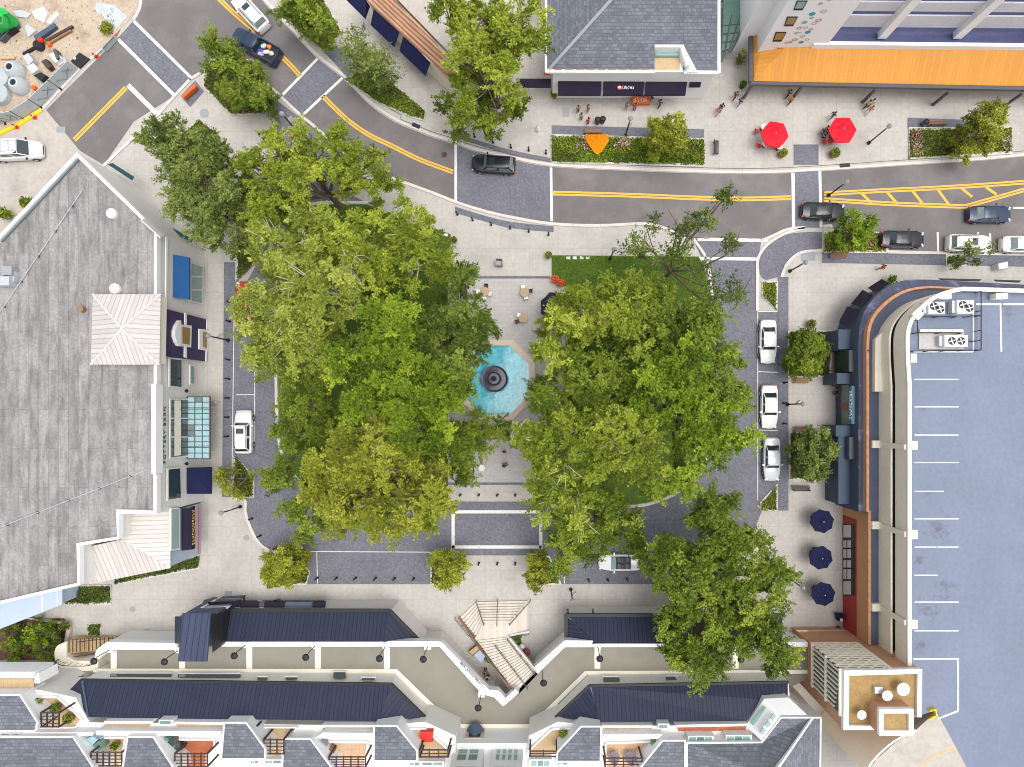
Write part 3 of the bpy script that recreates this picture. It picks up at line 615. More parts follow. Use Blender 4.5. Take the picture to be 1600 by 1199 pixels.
T('round grey-green tree in a square bed beside the two lower parked cars', [(1278, 702, 36), (1272, 722, 30)], 6.5, 'dull', rc=(.45, .8), npc=170, dens=2.6, low=.3)
T('round yellow-green tree in the bottom left bed', [(438, 885, 34), (425, 900, 25), (455, 878, 22)], 6, 'yellow', rc=(.45, .8), npc=170, dens=2.6)
T('round yellow-green tree left of the lower crossing', [(698, 888, 30), (700, 905, 22)], 6, 'yellow', rc=(.45, .8), npc=170, dens=2.6)
T('round yellow-green tree right of the lower crossing', [(842, 888, 26), (840, 905, 18)], 6, 'yellow', rc=(.45, .8), npc=170, dens=2.6)
T('small light tree at the triangular bed below the parked white car', [(358, 752, 22), (365, 768, 18), (350, 735, 12)], 5, 'yellow', rc=(.4, .8), npc=90, dens=1.5)
def shrub(label, px, py, r_, h, tone, nm='shrub', leaf=.22): return tree(label, [(px, py, r_)], h, tone, rc=(.3, .6), npc=70, dens=3.2, leaf=leaf, cat='shrub', name=nm, flat=.8)
shrub('dark bush at the left end of the bottom left garden', 12, 1000, 22, 2.6, 'mid'); shrub('large green bush in the middle of the bottom left garden', 48, 990, 24, 3, 'bright')
shrub('yellow-green bush next to the curved ramp', 60, 1020, 22, 2.8, 'lime'); shrub('dark round bush behind the others in the bottom left garden', 85, 992, 18, 2.4, 'deep')
shrub('low green bush at the lower edge of the bottom left garden', 20, 1030, 16, 2, 'mid'); shrub('small bush at the foot of the wooden stair', 762, 1030, 11, 1.4, 'bright')
shrub('small palm-like bush under the pale street edge by the white roof parapet', 36, 315, 12, 1.8, 'lime', leaf=.5); shrub('green plant cut by the left edge of the picture beside the roof parapet', 3, 333, 8, 1.5, 'lime', leaf=.5)
shrub('roadside weeds at the construction site corner', 163, 42, 12, .8, 'yellow'); shrub('green bush at the left of the orange canopy', 1162, 84, 8, 2.6, 'mid')
shrub('small bush on the corner of the curved blue-grey building', 1396, 438, 8, 1.6, 'bright')
# ------------------------------------------------------------------ buildings
def glyphs(mb, org, ux, uy, nrm, n, hgt, adv=.62, seed=1, th=.03):
    "a row of n letter-like marks for writing that is too small to read"
    rr = random.Random(seed); org = Vector(org); ux = Vector(ux); uy = Vector(uy); nrm = Vector(nrm)
    for i in range(n):
        o = org+ux*(i*adv*hgt); w_ = hgt*.42
        segs = rr.sample([((0, 0), (0, 1)), ((1, 0), (1, 1)), ((0, 1), (1, 1)), ((0, .5), (1, .5)), ((0, 0), (1, 0)), ((0, 1), (1, 0))], 3)
        for (a, b), (c, d) in segs:
            p = o+ux*a*w_+uy*b*hgt+nrm*th*.5; q = o+ux*c*w_+uy*d*hgt+nrm*th*.5
            mb.bar(p, q, hgt*.13, th)
def text_mesh(txt, size, org, ux, uy, nrm, name, m, parent, depth=.06, centre=False):
    cu = bpy.data.curves.new('lettering', 'FONT'); cu.body = txt; cu.size = size; cu.extrude = depth/2; cu.space_character = 1.35
    if centre: cu.align_x = 'CENTER'
    o = bpy.data.objects.new('tmp_text', cu); COL.objects.link(o); bpy.context.view_layer.update()
    me = bpy.data.meshes.new_from_object(o.evaluated_get(bpy.context.evaluated_depsgraph_get()))
    bpy.data.objects.remove(o); M3 = Matrix((ux, uy, nrm)).transposed()
    mb = MB(); mb.raw([M3 @ v.co+Vector(org) for v in me.vertices], [tuple(p.vertices) for p in me.polygons]); bpy.data.meshes.remove(me)
    return mb.build(name, m, parent)
SPLIT = {'stall_line', 'pilaster_block', 'cornice', 'column', 'pier', 'gutter', 'glazing_bar', 'spandrel', 'rim', 'parapet_block', 'blade', 'wall_lamp', 'post', 'foot', 'stringer', 'trim', 'emblem', 'gutter_bracket', 'gable', 'track', 'panel', 'wheel', 'pot', 'duct', 'paving_band', 'parapet', 'ridge_cap', 'bollard_rail', 'vent_slats', 'upper_steps', 'balcony_frame', 'pane', 'balcony_parapet', 'fascia'}
def part(name, m, parent, fn, **k):
    b = MB(); fn(b)
    if name in SPLIT and 1 < len(b.g) <= 40 and b.g[0][0] == 0:
        o = None
        for i, (v0, f0) in enumerate(b.g):
            v1, f1 = b.g[i+1] if i+1 < len(b.g) else (len(b.v), len(b.f)); c = MB(); c.v = b.v[v0:v1]; c.f = [tuple(j-v0 for j in f) for f in b.f[f0:f1]]; c.m = [0]*len(c.f)
            o = c.build(name, M_[m] if isinstance(m, str) else m, parent, **k)
        return o
    return b.build(name, M_[m] if isinstance(m, str) else m, parent, **k)
def parapet(mb, pts, wpx, zt, zb):
    "wall cap of width wpx (pixels, inward) following an open pixel line at height zt"
    q = [P(x, y, zt) for x, y in pts]; n = len(q); hw = wpx*S*(H-zt)/H
    out = []
    for i in range(n):
        a = q[max(i-1, 0)]; c = q[min(i+1, n-1)]; d = c-a; d.z = 0; d.normalize()
        co = 1
        if 0 < i < n-1: d1 = q[i]-a; d1.z = 0; d1.normalize(); co = max(.5, d.dot(d1))
        out.append(q[i]+Vector((-d.y, d.x, 0))*hw/co)
    for i in range(n-1): mb.solid([q[i], q[i+1], out[i+1], out[i]], zb)

# ---- left building
X0 = P(243, 640, 9.6).x; nE = (1, 0, 0); pE = (X0, 0, 0)
lb = thing('shop_building', 'large grey-roofed building with white side facade and a cream hipped turret, filling the left edge', 'building', P(200, 600))
roofpts = [(120, 238), (245, 360), (243, 600), (243, 803), (186, 803), (186, 843), (124, 853), (124, 915), (0, 944), (-160, 985), (-160, 540), (0, 366)]
part('wall', 'offwhite', lb, lambda b: b.prism(roofpts, 9.2, 0))
part('roof', 'membrane', lb, lambda b: b.prism([(120, 246), (240, 362), (239, 800), (182, 800), (182, 840), (120, 850), (120, 912), (0, 939), (-160, 980), (-160, 545), (0, 374)], 9.25, 9.1))
def f(b):
    parapet(b, [(124, 853), (186, 843), (186, 803), (243, 803), (243, 738)], -4, 9.75, 9.0) if 0 else None
    parapet(b, [(245, 600), (245, 360), (120, 238), (0, 366), (-160, 540)], 4.5, 9.7, 9.0)
    parapet(b, [(0, 944), (124, 915), (124, 853), (186, 843), (186, 803), (245, 803), (245, 742)], 4.5, 9.7, 9.0)
    parapet(b, [(-160, 984), (0, 944)], 4.5, 9.7, 9.0)
part('parapet', 'white', lb, f)
part('parapet', 'white', lb, lambda b: b.prism([(236, 600), (243, 600), (243, 741), (236, 741)], 10.4, 9.15))
part('gutter', mat('grey green gutter', (.16, .20, .19)), lb, lambda b: b.prism([(0, 371), (118, 245), (120, 248), (122, 250), (2, 378)], 9.5, 9.2))
# turret
part('turret_wall', 'cream', lb, lambda b: b.prism([(147, 462), (248, 462), (246, 567), (144, 567)], 10.5, 9.1))
ap = P(191, 514, 12.6); e4 = [P(145, 460, 10.7), P(251, 460, 10.7), P(249, 570, 10.7), P(142, 570, 10.7)]
for i, mn in enumerate(['creammetal', 'creammetal90', 'creammetal', 'creammetal90']):
    part('turret_roof', mn, lb, lambda b: b.slab([e4[i], e4[(i+1) % 4], ap], .14))
part('ridge_cap', 'whitepl', lb, lambda b: [b.bar(e+Vector((0, 0, .03)), ap+Vector((0, 0, .03)), .14, .08) for e in e4])
# lower hipped roof at the south east corner
hip = [P(190, 806, 7.4), P(266, 797, 6.6), P(266, 888, 6.6), P(140, 913, 6.6), P(128, 857, 7.4), P(190, 843, 7.6)]
part('lower_wall', 'sky_wall', lb, lambda b: b.prism([(186, 800), (264, 800), (264, 886), (140, 908), (128, 860), (186, 845)], 6.4, 0))
part('lower_roof', 'creammetal90', lb, lambda b: b.slab([hip[0], hip[1], hip[2], hip[5]], .16))
part('lower_roof', 'creammetalt', lb, lambda b: b.slab([hip[5]+Vector((0, 0, .004)), hip[2]+Vector((0, 0, .004)), hip[3], hip[4]], .16))
def wq(name, m, pts, d0, d1, p0=pE, n=nE, parent=lb): return part(name, m, parent, lambda b: b.wallquad(pts, p0, n, d0, d1))
def rect(a, b_, c, d): return [(a, b_), (c, b_), (c, d), (a, d)]
wq('facade_panel', 'purple', [(252, 482), (322, 500), (320, 565), (252, 556)], 0, .25)
for a in ([(284, 489), (287, 490), (287, 560), (283, 558)], [(319, 499), (321, 500), (319, 565), (317, 565)]): wq('trim', 'white', a, .25, .33)
for a, b_ in ([(277, 509), (292, 511), (291, 541), (277, 539)], 1), ([(309, 516), (319, 518), (318, 547), (309, 544)], 2):
    w1 = part('window', 'white', lb, lambda b: b.wallquad([(a[0][0]-3, a[0][1]-2), (a[1][0]+2, a[1][1]-2), (a[2][0]+2, a[2][1]+2), (a[3][0]-3, a[3][1]+2)], pE, nE, .25, .38))
    part('pane', 'ochreglass', w1, lambda b: b.wallquad([(a[0][0]+2, a[0][1]+2), (a[1][0]-1, a[1][1]+2), (a[2][0]-1, a[2][1]-2), (a[3][0]+2, a[3][1]-2)], pE, nE, .38, .42))
wq('arched_hood', 'white', [(264, 517), (267, 508), (272, 501), (274, 501), (274, 541), (271, 541), (267, 535), (264, 526)], .25, .6)
wins = [('window', [(298, 412), (315, 417), (314, 474), (298, 470)], 'windowc', 3), ('window', [(265, 561), (282, 563), (282, 605), (265, 603)], 'glass', 0), ('window', [(297, 572), (302, 573), (302, 600), (297, 599)], 'glassg', 0),
        ('window', [(262, 734), (280, 732), (281, 778), (262, 781)], 'glass', 0), ('window', [(267, 796), (278, 796), (278, 857), (267, 859)], 'windowc', 0),
        ('shop_window', [(266, 625), (292, 625), (292, 712), (266, 715)], 'glass', 3)]
for nm, q, g_, nb in wins:
    w1 = wq(nm, 'offwhite', [(q[0][0]-2, q[0][1]-2), (q[1][0]+1.5, q[1][1]-2), (q[2][0]+1.5, q[2][1]+2), (q[3][0]-2, q[3][1]+2)], 0, .09)
    part('pane', g_, w1, lambda b: b.wallquad(q, pE, nE, .09, .11))
    if nb:
        for k in range(1, nb):
            y = q[0][1]+(q[2][1]-q[0][1])*k/nb; part('mullion', 'offwhite', w1, lambda b: b.wallquad([(q[0][0], y-.8), (q[1][0], y-.8), (q[1][0], y+.8), (q[0][0], y+.8)], pE, nE, .11, .16))
    if nm == 'shop_window': part('blind', 'cream', w1, lambda b: b.wallquad([(271, 626), (281, 626), (281, 711), (271, 713)], pE, nE, .11, .125))
part('cornice', 'white', lb, lambda b: [b.wallquad([(258, 361+9), (261, 363+9), (259, 478), (257, 477)], pE, nE, 0, .12), b.wallquad(rect(249, 605, 251, 740), pE, nE, 0, .12)])
def awn(name, m, pts, parent=lb, th=.06): return part(name, m, parent, lambda b: b.slab(pts, th))
def awning_x(name, m, px0, px1, y0, y1, z0, z1, d, parent=lb, X=X0):   # slopes from the wall out by d
    t = [Vector((X, P(0, y0, z0).y, z0)), Vector((X, P(0, y1, z0).y, z0)), Vector((X+d, P(0, y1, z0).y, z1)), Vector((X+d, P(0, y0, z0).y, z1))]
    o = awn(name, m, t, parent); v = MB(); v.solid([t[2]+Vector((0, 0, .01)), t[3]+Vector((0, 0, .01)), t[3]+Vector((math.copysign(.05, d), 0, .01)), t[2]+Vector((math.copysign(.05, d), 0, .01))], z1-.3); v.build('valance', M_[m], o); return o
awning_x('awning', 'blue', 270, 294, 398, 465, 6.5, 5.3, .9)
# entrance canopy of glass
gc = thing('glass_canopy', 'steel canopy glazed with pale cyan panes over the shop door of the left building', 'canopy', (X0+1.2, P(0, 668).y, 3.7))
zc = 3.75; xa = P(293, 0, zc).x; xb = P(328, 0, zc).x
def fr(b):
    for i in range(4): x = xa+(xb-xa)*i/3; b.bar((x, P(0, 620, zc).y, zc), (x, P(0, 717, zc).y, zc), .12 if i in (0, 3) else .07, .16)
    for j in range(12): y = P(0, 620+97*j/11, zc).y; b.bar((xa, y, zc+.003), (xb, y, zc+.003), .12 if j in (0, 11) else .07, .13)
    b.bar((X0, P(0, 640, zc).y, zc+1.8), (xb, P(0, 640, zc).y, zc), .05); b.bar((X0, P(0, 697, zc).y, zc+1.8), (xb, P(0, 697, zc).y, zc), .05)
frm = part('frame', 'dgrey', gc, fr)
for i in range(3):
    for j in range(11):
        x = xa+(xb-xa)*(i+.5)/3; y = P(0, 620+97*(j+.5)/11, zc).y
        part('pane', 'glassdull' if (i, j) in ((0, 5), (0, 6), (1, 0)) else 'glassc', frm, lambda b: b.box((x, y, zc+.01), ((xb-xa)/3-.09, P(0, 0, zc).y-P(0, 97/11, zc).y-.09, .03)))
text_mesh('POTTERY BARN', .62, (X0+.02, P(0, 725, 8.0).y, hit(259, 680, pE, nE).z), (0, 1, 0), (0, 0, 1), (1, 0, 0), 'lettering', M_['dgrey'], lb)
# slate hipped awning, restaurant awning
A_ = [P(296, 731, 3.9), P(331, 730, 3.2), P(331, 772, 3.2), P(296, 772, 3.9)]; A_[0].x = A_[3].x = X0; mdp = P(313, 752, 4.1)
part('entrance_awning', 'navy', lb, lambda b: [b.slab([A_[i]+Vector((0, 0, .002*i)), A_[(i+1) % 4]+Vector((0, 0, .002*i)), mdp], .06) for i in range(4)])
X2 = P(266, 840, 6.6).x-.1
ra = part('restaurant_awning', 'blackfab', lb, lambda b: b.slab([Vector((X2, P(0, 792, 3).y, 4.3)), Vector((X2, P(0, 857, 3).y, 4.3)), Vector((X2+.9, P(0, 857, 3).y, 3.5)), Vector((X2+.9, P(0, 792, 3).y, 3.5))], .06))
g = MB(); gq = MB(); glyphs(g, (X2+.95, P(0, 850, 3.5).y, 3.55), (0, 1, 0), (0, 0, 1), (1, 0, 0), 11, .42, adv=.8, seed=5, th=.05); g.build('lettering', mat('gold letters', (.6, .35, .08), rough=.4), ra)
part('sign_board', 'blackfab', lb, lambda b: b.box((X2+.85, P(0, 824, 3.5).y, 3.7), (.12, 4.4, .75)))
part('trim', 'redpaint', lb, lambda b: b.box((X2+.95, P(0, 826, 2).y, 2.7), (.1, 4.9, .12)))
w1 = part('window', 'dgrey', lb, lambda b: b.wallquad(rect(266.5, 795, 279, 860), (X2, 0, 0), nE, 0, .08)); part('pane', 'windowc', w1, lambda b: b.wallquad(rect(268.5, 799, 277, 856), (X2, 0, 0), nE, .08, .1))
for y in (611, 725): part('wall_lamp', 'black', lb, lambda b: b.lathe((X0+.22, P(0, y, 4.5).y, 4.3), [(.2, 0), (.16, .1), (.03, .45)], 8))
# awnings on the slanted north east wall
qa = P(120, 238, 9.6); qb = P(245, 360, 9.6); dd = (qb-qa); dd.z = 0; dd.normalize(); nn = Vector((-dd.y, dd.x, 0)); 
if nn.x < 0: nn = -nn
for q in ([(168, 257), (176, 255), (209, 276), (206, 282)], [(265, 361), (271, 357), (301, 374), (299, 379)]): part('side_awning', mat('dark teal fabric', (.02, .07, .08)), lb, lambda b: b.slab([P(q[0][0], q[0][1], 3.3), P(q[1][0], q[1][1], 3.0), P(q[2][0], q[2][1], 3.0), P(q[3][0], q[3][1], 3.3)], .08))
w1 = part('window', 'offwhite', lb, lambda b: b.wallquad([(220, 345), (250, 372), (258, 368), (228, 341)], qa, nn, 0, .08))
# roof clutter
rc_ = thing('roof_air_unit', 'boxy pale air conditioning unit cut by the left edge on the grey roof', 'air conditioner', P(6, 430, 9.3))
part('cabinet', 'steel', rc_, lambda b: b.prism(rect(-12, 432, 14, 446), 10.4, 9.3)); part('cabinet', 'grey', rc_, lambda b: b.prism(rect(2, 416, 18, 430), 10.2, 9.3)); part('duct', 'steel', rc_, lambda b: b.prism(rect(12, 424, 22, 440), 9.9, 9.3))
for i, (x, y, l) in enumerate([(177, 335, 'white dome vent on the grey roof near its pointed end'), (182, 452, 'stubby cream vent on the grey roof just above the cream turret'), (131, 484, 'small round pipe vent left of the cream turret')]):
    v = MB().lathe(P(x, y, 9.25), [(.5 if i < 2 else .3, 0), (.5 if i < 2 else .3, .35), (.3, .55), (.1, .6)], 12).build('roof_vent', M_['whitepl' if i == 0 else 'cream' if i == 1 else 'timber'], smooth=True); tag(v, l, 'vent', 'vents on the left roof')
for nm, a, b_, l in (('c1', (128, 298), (-5, 495), 'white cable line with dark feet running down from the pointed end of the left roof'), ('c2', (232, 733), (-10, 828), 'white cable line with dark feet crossing the lower part of the left roof')):
    t = thing('roof_cable', l, 'cable', P(*a, 9.3), group='cable lines on the left roof'); A1, B1 = P(*a, 9.45), P(*b_, 9.45)
    part('cable', 'screen', t, lambda b: b.tube([A1, B1], .028, 6))
    for k in range(5): c = A1.lerp(B1, .12+.2*k); part('foot', 'dgrey', t, lambda b: b.box(c-Vector((0, 0, .1)), (.2, .2, .16)))
# low pale blue roof south of it
ls = thing('side_annex', 'low annex with a smooth pale blue roof tucked below the left building', 'building', P(40, 950))
part('wall', 'sky_wall', ls, lambda b: b.prism([(-160, 1020), (0, 981), (96, 943), (96, 918), (0, 940), (-160, 975)], 3.0, 0)); part('roof', 'sky_wall', ls, lambda b: b.prism([(-160, 1024), (0, 983), (97, 945), (97, 921), (0, 942), (-160, 978)], 3.2, 3.0))
for a, b_ in (((66, 930), (66, 956)), ((90, 922), (90, 947))): part('seam', 'white', ls, lambda b: b.bar(P(*a, 3.24), P(*b_, 3.24), .12, .05))

# ---- garage on the right
capc = smooth([(1423, 600), (1421, 570), (1420, 540), (1421, 518), (1427, 500), (1442, 481), (1461, 466), (1483, 457), (1506, 452)])
cap = [(1423, 1048)]+capc+[(1600, 455), (1760, 458)]
gb = thing('parking_garage', 'cream parking garage with a blue-grey top deck and banded rounded facade at the right', 'building', P(1520, 800))
wallN = lambda zt: [P(x, y, 11.5) for x, y in cap]
cp3 = [P(x, y, 11.5) for x, y in cap]
def strip(b, z0, z1, d0, d1):   # band following the facade, offset outward d0..d1 (m)
    n = len(cp3); O = []
    for i in range(n):
        a = cp3[max(i-1, 0)]; c = cp3[min(i+1, n-1)]; d = c-a; d.z = 0; d.normalize(); O.append(Vector((-d.y, d.x, 0)))
    for i in range(n-1):
        q = [cp3[i]+O[i]*d0, cp3[i+1]+O[i+1]*d0, cp3[i+1]+O[i+1]*d1, cp3[i]+O[i]*d1]
        b.solid([Vector((p.x, p.y, z1)) for p in q], z0)
inner = [(x+5, y) if i == 0 else (x+4.5, y+3) for i, (x, y) in enumerate(cap)]
part('facade', 'cream', gb, lambda b: strip(b, 9.05, 11.2, .0, .18))
part('facade', 'cream', gb, lambda b: strip(b, 5.6, 8.25, .04, .22))
part('recess_wall', 'dgrey', gb, lambda b: strip(b, 0, 10.2, -1.0, -.7))
part('parapet_cap', mat('pale pink cap', (.70, .64, .58)), gb, lambda b: strip(b, 11.2, 11.42, -.14, .24))
part('deck', 'deck', gb, lambda b: b.solid([P(x, y, 10.45) for x, y in [(1425, 1122), (1425, 1050)]+[(x+1.5, y+2) for x, y in capc[:]]+[(1760, 460), (1760, 1300), (1560, 1290), (1463, 1110)]], 10.2))
part('outer_wall', 'cream', gb, lambda b: b.prism([(1760, 470), (1780, 470), (1780, 1320), (1560, 1320), (1553, 1300), (1760, 1300)], 11, 0))
def piers(b):
    for y in (699, 836, 975):
        c = P(1421, y, 11.5); b.box((c.x-.2, c.y, 8.4), (.14, .5, 5.5)); b.box((c.x-.55, c.y, 6.0), (.8, .75, .7))
part('pier', 'cream', gb, piers)
part('ledge', 'cream', gb, lambda b: b.prism([(1368, 530), (1378, 520), (1382, 530), (1380, 612), (1367, 612)], 6.6, 5.8))
for x, y in ((1424, 560), (1425, 696), (1425, 835), (1425, 975), (1473, 460), (1561, 460)):
    c = P(x, y, 11.2); part('parapet_block', 'cream', gb, lambda b: b.box((c.x+.1, c.y-(.2 if y < 500 else 0), 11.0), (.55 if y > 500 else 1.1, .8 if y > 500 else .5, .95)))
c = P(1431, 492, 11.2); part('parapet_block', 'cream', gb, lambda b: b.box(c, (.8, .8, .8), R(45)))
def stalls(b):
    for y, x1 in ((593, 1498), (636, 1498), (680, 1498), (723, 1498), (768, 1475), (811, 1498), (855, 1498), (899, 1465), (941, 1498), (986, 1498)):
        b.prism([(1429, y-.8), (x1, y-.8), (x1, y+.8), (1429, y+.8)], 10.462, 10.45)
    for q in ([(1427, 1028.5), (1498, 1028.5), (1498, 1031), (1427, 1031)], [(1496, 1031.5), (1498.5, 1031.5), (1498.5, 1111), (1496, 1111)], [(1465, 1122), (1496, 1110), (1498, 1112.5), (1466, 1124.5)], [(1525, 474), (1565, 474), (1565, 477), (1525, 477)], [(1568, 474), (1640, 474), (1640, 477), (1568, 477)],
              [(1562, 477), (1564.5, 477), (1566, 550), (1563.5, 550)], [(1520, 490), (1522, 490), (1522, 550), (1520, 550)], [(1428, 549), (1520, 549), (1520, 551), (1428, 551)]): b.prism(q, 10.462, 10.45)
part('stall_line', 'line', gb, stalls)
deck_stains(M_['deck'], [(P(x, y, 10.45), r_*S) for x, y, r_ in ((1466, 826, 34), (1478, 921, 30), (1450, 952, 26), (1437, 878, 14), (1573, 490, 24), (1495, 882, 10), (1448, 770, 10), (1440, 1010, 18), (1443, 640, 12))], (.10, .10, .13))
# lift equipment on the deck
for i, (x0, y0, x1, y1, l) in enumerate([(1451, 472, 1476, 491, 'left of the two white twin-fan cooling units by the curved parapet'), (1496, 469, 1522, 490, 'right of the two white twin-fan cooling units by the curved parapet'), (1476, 524, 1512, 542, 'white twin-fan cooling unit inside the pipe-railed pad on the deck')]):
    t = thing('cooling_unit', l, 'air conditioner', P((x0+x1)/2, (y0+y1)/2, 10.45), group='cooling units on the deck')
    part('cabinet', 'whitepl', t, lambda b: b.prism(rect(x0, y0, x1, y1), 11.5, 10.47)); part('intake', 'steel', t, lambda b: b.prism(rect(x0-8, y0+1, x0-.5, y1-1), 11.2, 10.47))
    for k in (.32, .72):
        c = P(x0+(x1-x0)*k, y0+(y1-y0)*(.35 if i < 2 and k < .5 else .6 if i < 2 else .5), 11.5)
        fn_ = part('fan', 'black', t, lambda b: b.lathe(c, [(.36, .005), (.36, .05), (.30, .05), (.3, .02), (.06, .02)], 16))
        part('blade', 'whitepl', fn_, lambda b: [b.box(c+Vector((math.cos(a)*.17, math.sin(a)*.17, .045)), (.26, .09, .02), a) for a in (0.3, 1.9, 3.4, 5)])
pad = thing('equipment_pad', 'pale concrete pad with a yellow beam, fenced by dark pipe rails on the deck', 'platform', P(1480, 530, 10.45))
part('slab', 'plaza', pad, lambda b: b.prism(rect(1436, 515, 1506, 546), 10.6, 10.47)); part('beam', 'cream', pad, lambda b: b.prism(rect(1438, 515, 1504, 519), 10.85, 10.6))
def rl(b):
    for a, b_ in (((1425, 549), (1533, 547)), ((1533, 547), (1533, 455)), ((1440, 494), (1495, 495)), ((1516, 534), (1533, 532)), ((1516, 494), (1533, 493)), ((1433, 500), (1434, 520)), ((1434, 520), (1504, 520.5))):
        for z in (11.5, 11.0): b.tube([P(*a, z), P(*b_, z)], .045, 6)
        A1, B1 = P(*a, 11.5), P(*b_, 11.5); n = max(1, int((B1-A1).length/1.6))
        for k in range(n+1): c = A1.lerp(B1, k/n); b.tube([(c.x, c.y, 10.46), c], .04, 6)
part('railing', 'black', pad, rl)

# ---- single storey shops in front of the garage
W = lambda pts, z: [P(x, y, z) for x, y in pts]
oc = smooth([(1341, 800), (1341, 600), (1340, 540), (1344, 508), (1352, 484), (1370, 461), (1391, 446), (1415, 438), (1450, 437)])+[(1600, 445), (1760, 451)]
ic = smooth([(1354, 800), (1354, 600), (1354, 537), (1357, 510), (1366, 490), (1385, 470), (1405, 457), (1426, 450), (1450, 447)])+[(1600, 454), (1760, 459)]
ic2 = [(x+4.5, y+4.5) if 0 < i else (x+4.5, y) for i, (x, y) in enumerate(ic)]
sh = thing('curved_shopfront', 'curved blue-grey shop row with slate coping and black awnings before the garage', 'building', P(1340, 600))
part('wall', 'bluegrey', sh, lambda b: [b.solid([Vector((p.x, p.y, 5.4)) for p in W([oc[i], oc[i+1], ic2[i+1], ic2[i]], 5.4)], 0) for i in range(len(oc)-1)])
part('coping', 'mansard', sh, lambda b: [b.solid([P(*oc[i], 5.4), P(*oc[i+1], 5.4), P(*ic[i+1], 6.0), P(*ic[i], 6.0)], 5.3) for i in range(len(oc)-1)])
part('parapet', 'brick', sh, lambda b: [b.solid([P(*ic[i], 6.5), P(*ic[i+1], 6.5), P(ic[i+1][0]+(4 if i < 60 else 0), ic[i+1][1]+(3 if i > 6 else 0), 6.5), P(ic[i][0]+4, ic[i][1]+(3 if i > 6 else 0), 6.5)], 5.2) for i in range(len(ic)-1)])
part('roof', 'navyroof', sh, lambda b: b.solid([P(x, y, 5.9) for x, y in ic+[(1760, 500), (1500, 500), (1450, 520), (1400, 600), (1382, 800)]], 5.5))
# west face: wall plane
X3 = P(1341, 700, 5.4).x; nW = (-1, 0, 0); pW = (X3, 0, 0)
def qw(name, m, a, b_, c, d, d0, d1, parent=sh): return part(name, m, parent, lambda b: b.wallquad(rect(a, b_, c, d), pW, nW, d0, d1))
part('pilaster_block', 'bluegrey', sh, lambda b: [b.prism(rect(1310, 515, 1339, 546), 3.6, 0), b.prism(rect(1308, 583, 1330, 600), 3.6, 0), b.prism(rect(1306, 665, 1330, 682), 3.6, 0), b.prism(rect(1310, 682, 1340, 788), 3.4, 0)])
def awx(name, m, y0, y1, z0, z1, d, parent=sh, X=X3): return awning_x(name, m, 0, 0, y0, y1, z0, z1, -d, parent, X)
for y0, y1 in ((547, 581), (683, 718)):
    w1 = qw('shop_window', 'dgrey', 1310, y0, 1334, y1, 0, .45); part('pane', 'glass', w1, lambda b: b.wallquad(rect(1312, y0+2, 1333, y1-2), pW, nW, .45, .5)); 
qw('shop_window', 'glass', 1319, 601, 1329, 664, 0, .3); part('door', 'timber', sh, lambda b: b.wallquad(rect(1319, 629, 1329, 640), pW, nW, .3, .36))
sgn = qw('sign_board', mat('teal sign band', (.10, .2, .26)), 1330, 603, 1336, 663, 0, .35)
g = MB(); c = P(1333, 610, 4.6); glyphs(g, (X3-.36, P(0, 611, 4.6).y, 4.3), (0, -1, 0), (0, 0, 1), (-1, 0, 0), 10, .42, adv=.72, seed=3, th=.05); g.build('lettering', M_['whitepl'], sgn)
for i, q in enumerate([[(1323, 511), (1311, 503), (1324, 479), (1344, 485)], [(1330, 475), (1348, 453), (1367, 463), (1345, 479)], [(1356, 450), (1378, 436), (1389, 444), (1367, 457)]]):
    zz = (3.1, 3.1, 4.6, 4.6) if i != 0 else (4.2, 3.1, 3.1, 4.6)
    a_ = part('curved_awning', 'blackfab', sh, lambda b: b.slab([P(x, y, z) for (x, y), z in zip(q, zz)], .07))
for a, b_, c, d in ((1468, 435, 1534, 437.5), (1554, 437, 1596, 439.5)): part('thin_awning', 'black', sh, lambda b: b.prism([(a, b_), (c, b_+1.5), (c-3, d+2), (a+4, d)], 3.3, 3.1))
# brick part with red shopfront
bp_ = thing('brick_shop', 'brick shop with a red front and pale windows behind the three navy parasols', 'building', P(1340, 900))
part('wall', mat('smooth orange brick', (.62, .32, .16), rough=.85, var=.1), bp_, lambda b: b.prism(rect(1357, 800, 1361, 1008), 5.9, 0)); part('coping', 'brick', bp_, lambda b: b.prism(rect(1356.8, 798, 1360.5, 1008), 6.05, 5.9))
part('roof', 'navyroof', bp_, lambda b: b.prism(rect(1361, 798, 1383, 1008), 5.85, 5.5))
X4 = P(1339, 900, 5.2).x-.1; pW4 = (X4, 0, 0)
part('shopfront', 'redwall', bp_, lambda b: b.prism(rect(1338.5, 812, 1346, 1000), 3.3, 0))
X4 = P(1338.5, 900, 3.3).x; pW4 = (X4, 0, 0)
for y0, y1 in ((820, 841), (844, 857), (858, 873), (875, 888), (889, 906), (908, 930)):
    w1 = part('window', 'black', bp_, lambda b: b.wallquad(rect(1317.5, y0-1, 1336, y1+1), pW4, nW, 0, .06)); part('pane', mat('pale window', (.62, .56, .56), rough=.3), w1, lambda b: b.wallquad(rect(1319, y0+.5, 1330.5, y1-1), pW4, nW, .06, .09))
    if y0 not in (820, 908): part('glazing_bar', 'black', w1, lambda b: b.wallquad(rect(1324, y0+.5, 1325, y1-1), pW4, nW, .09, .11))
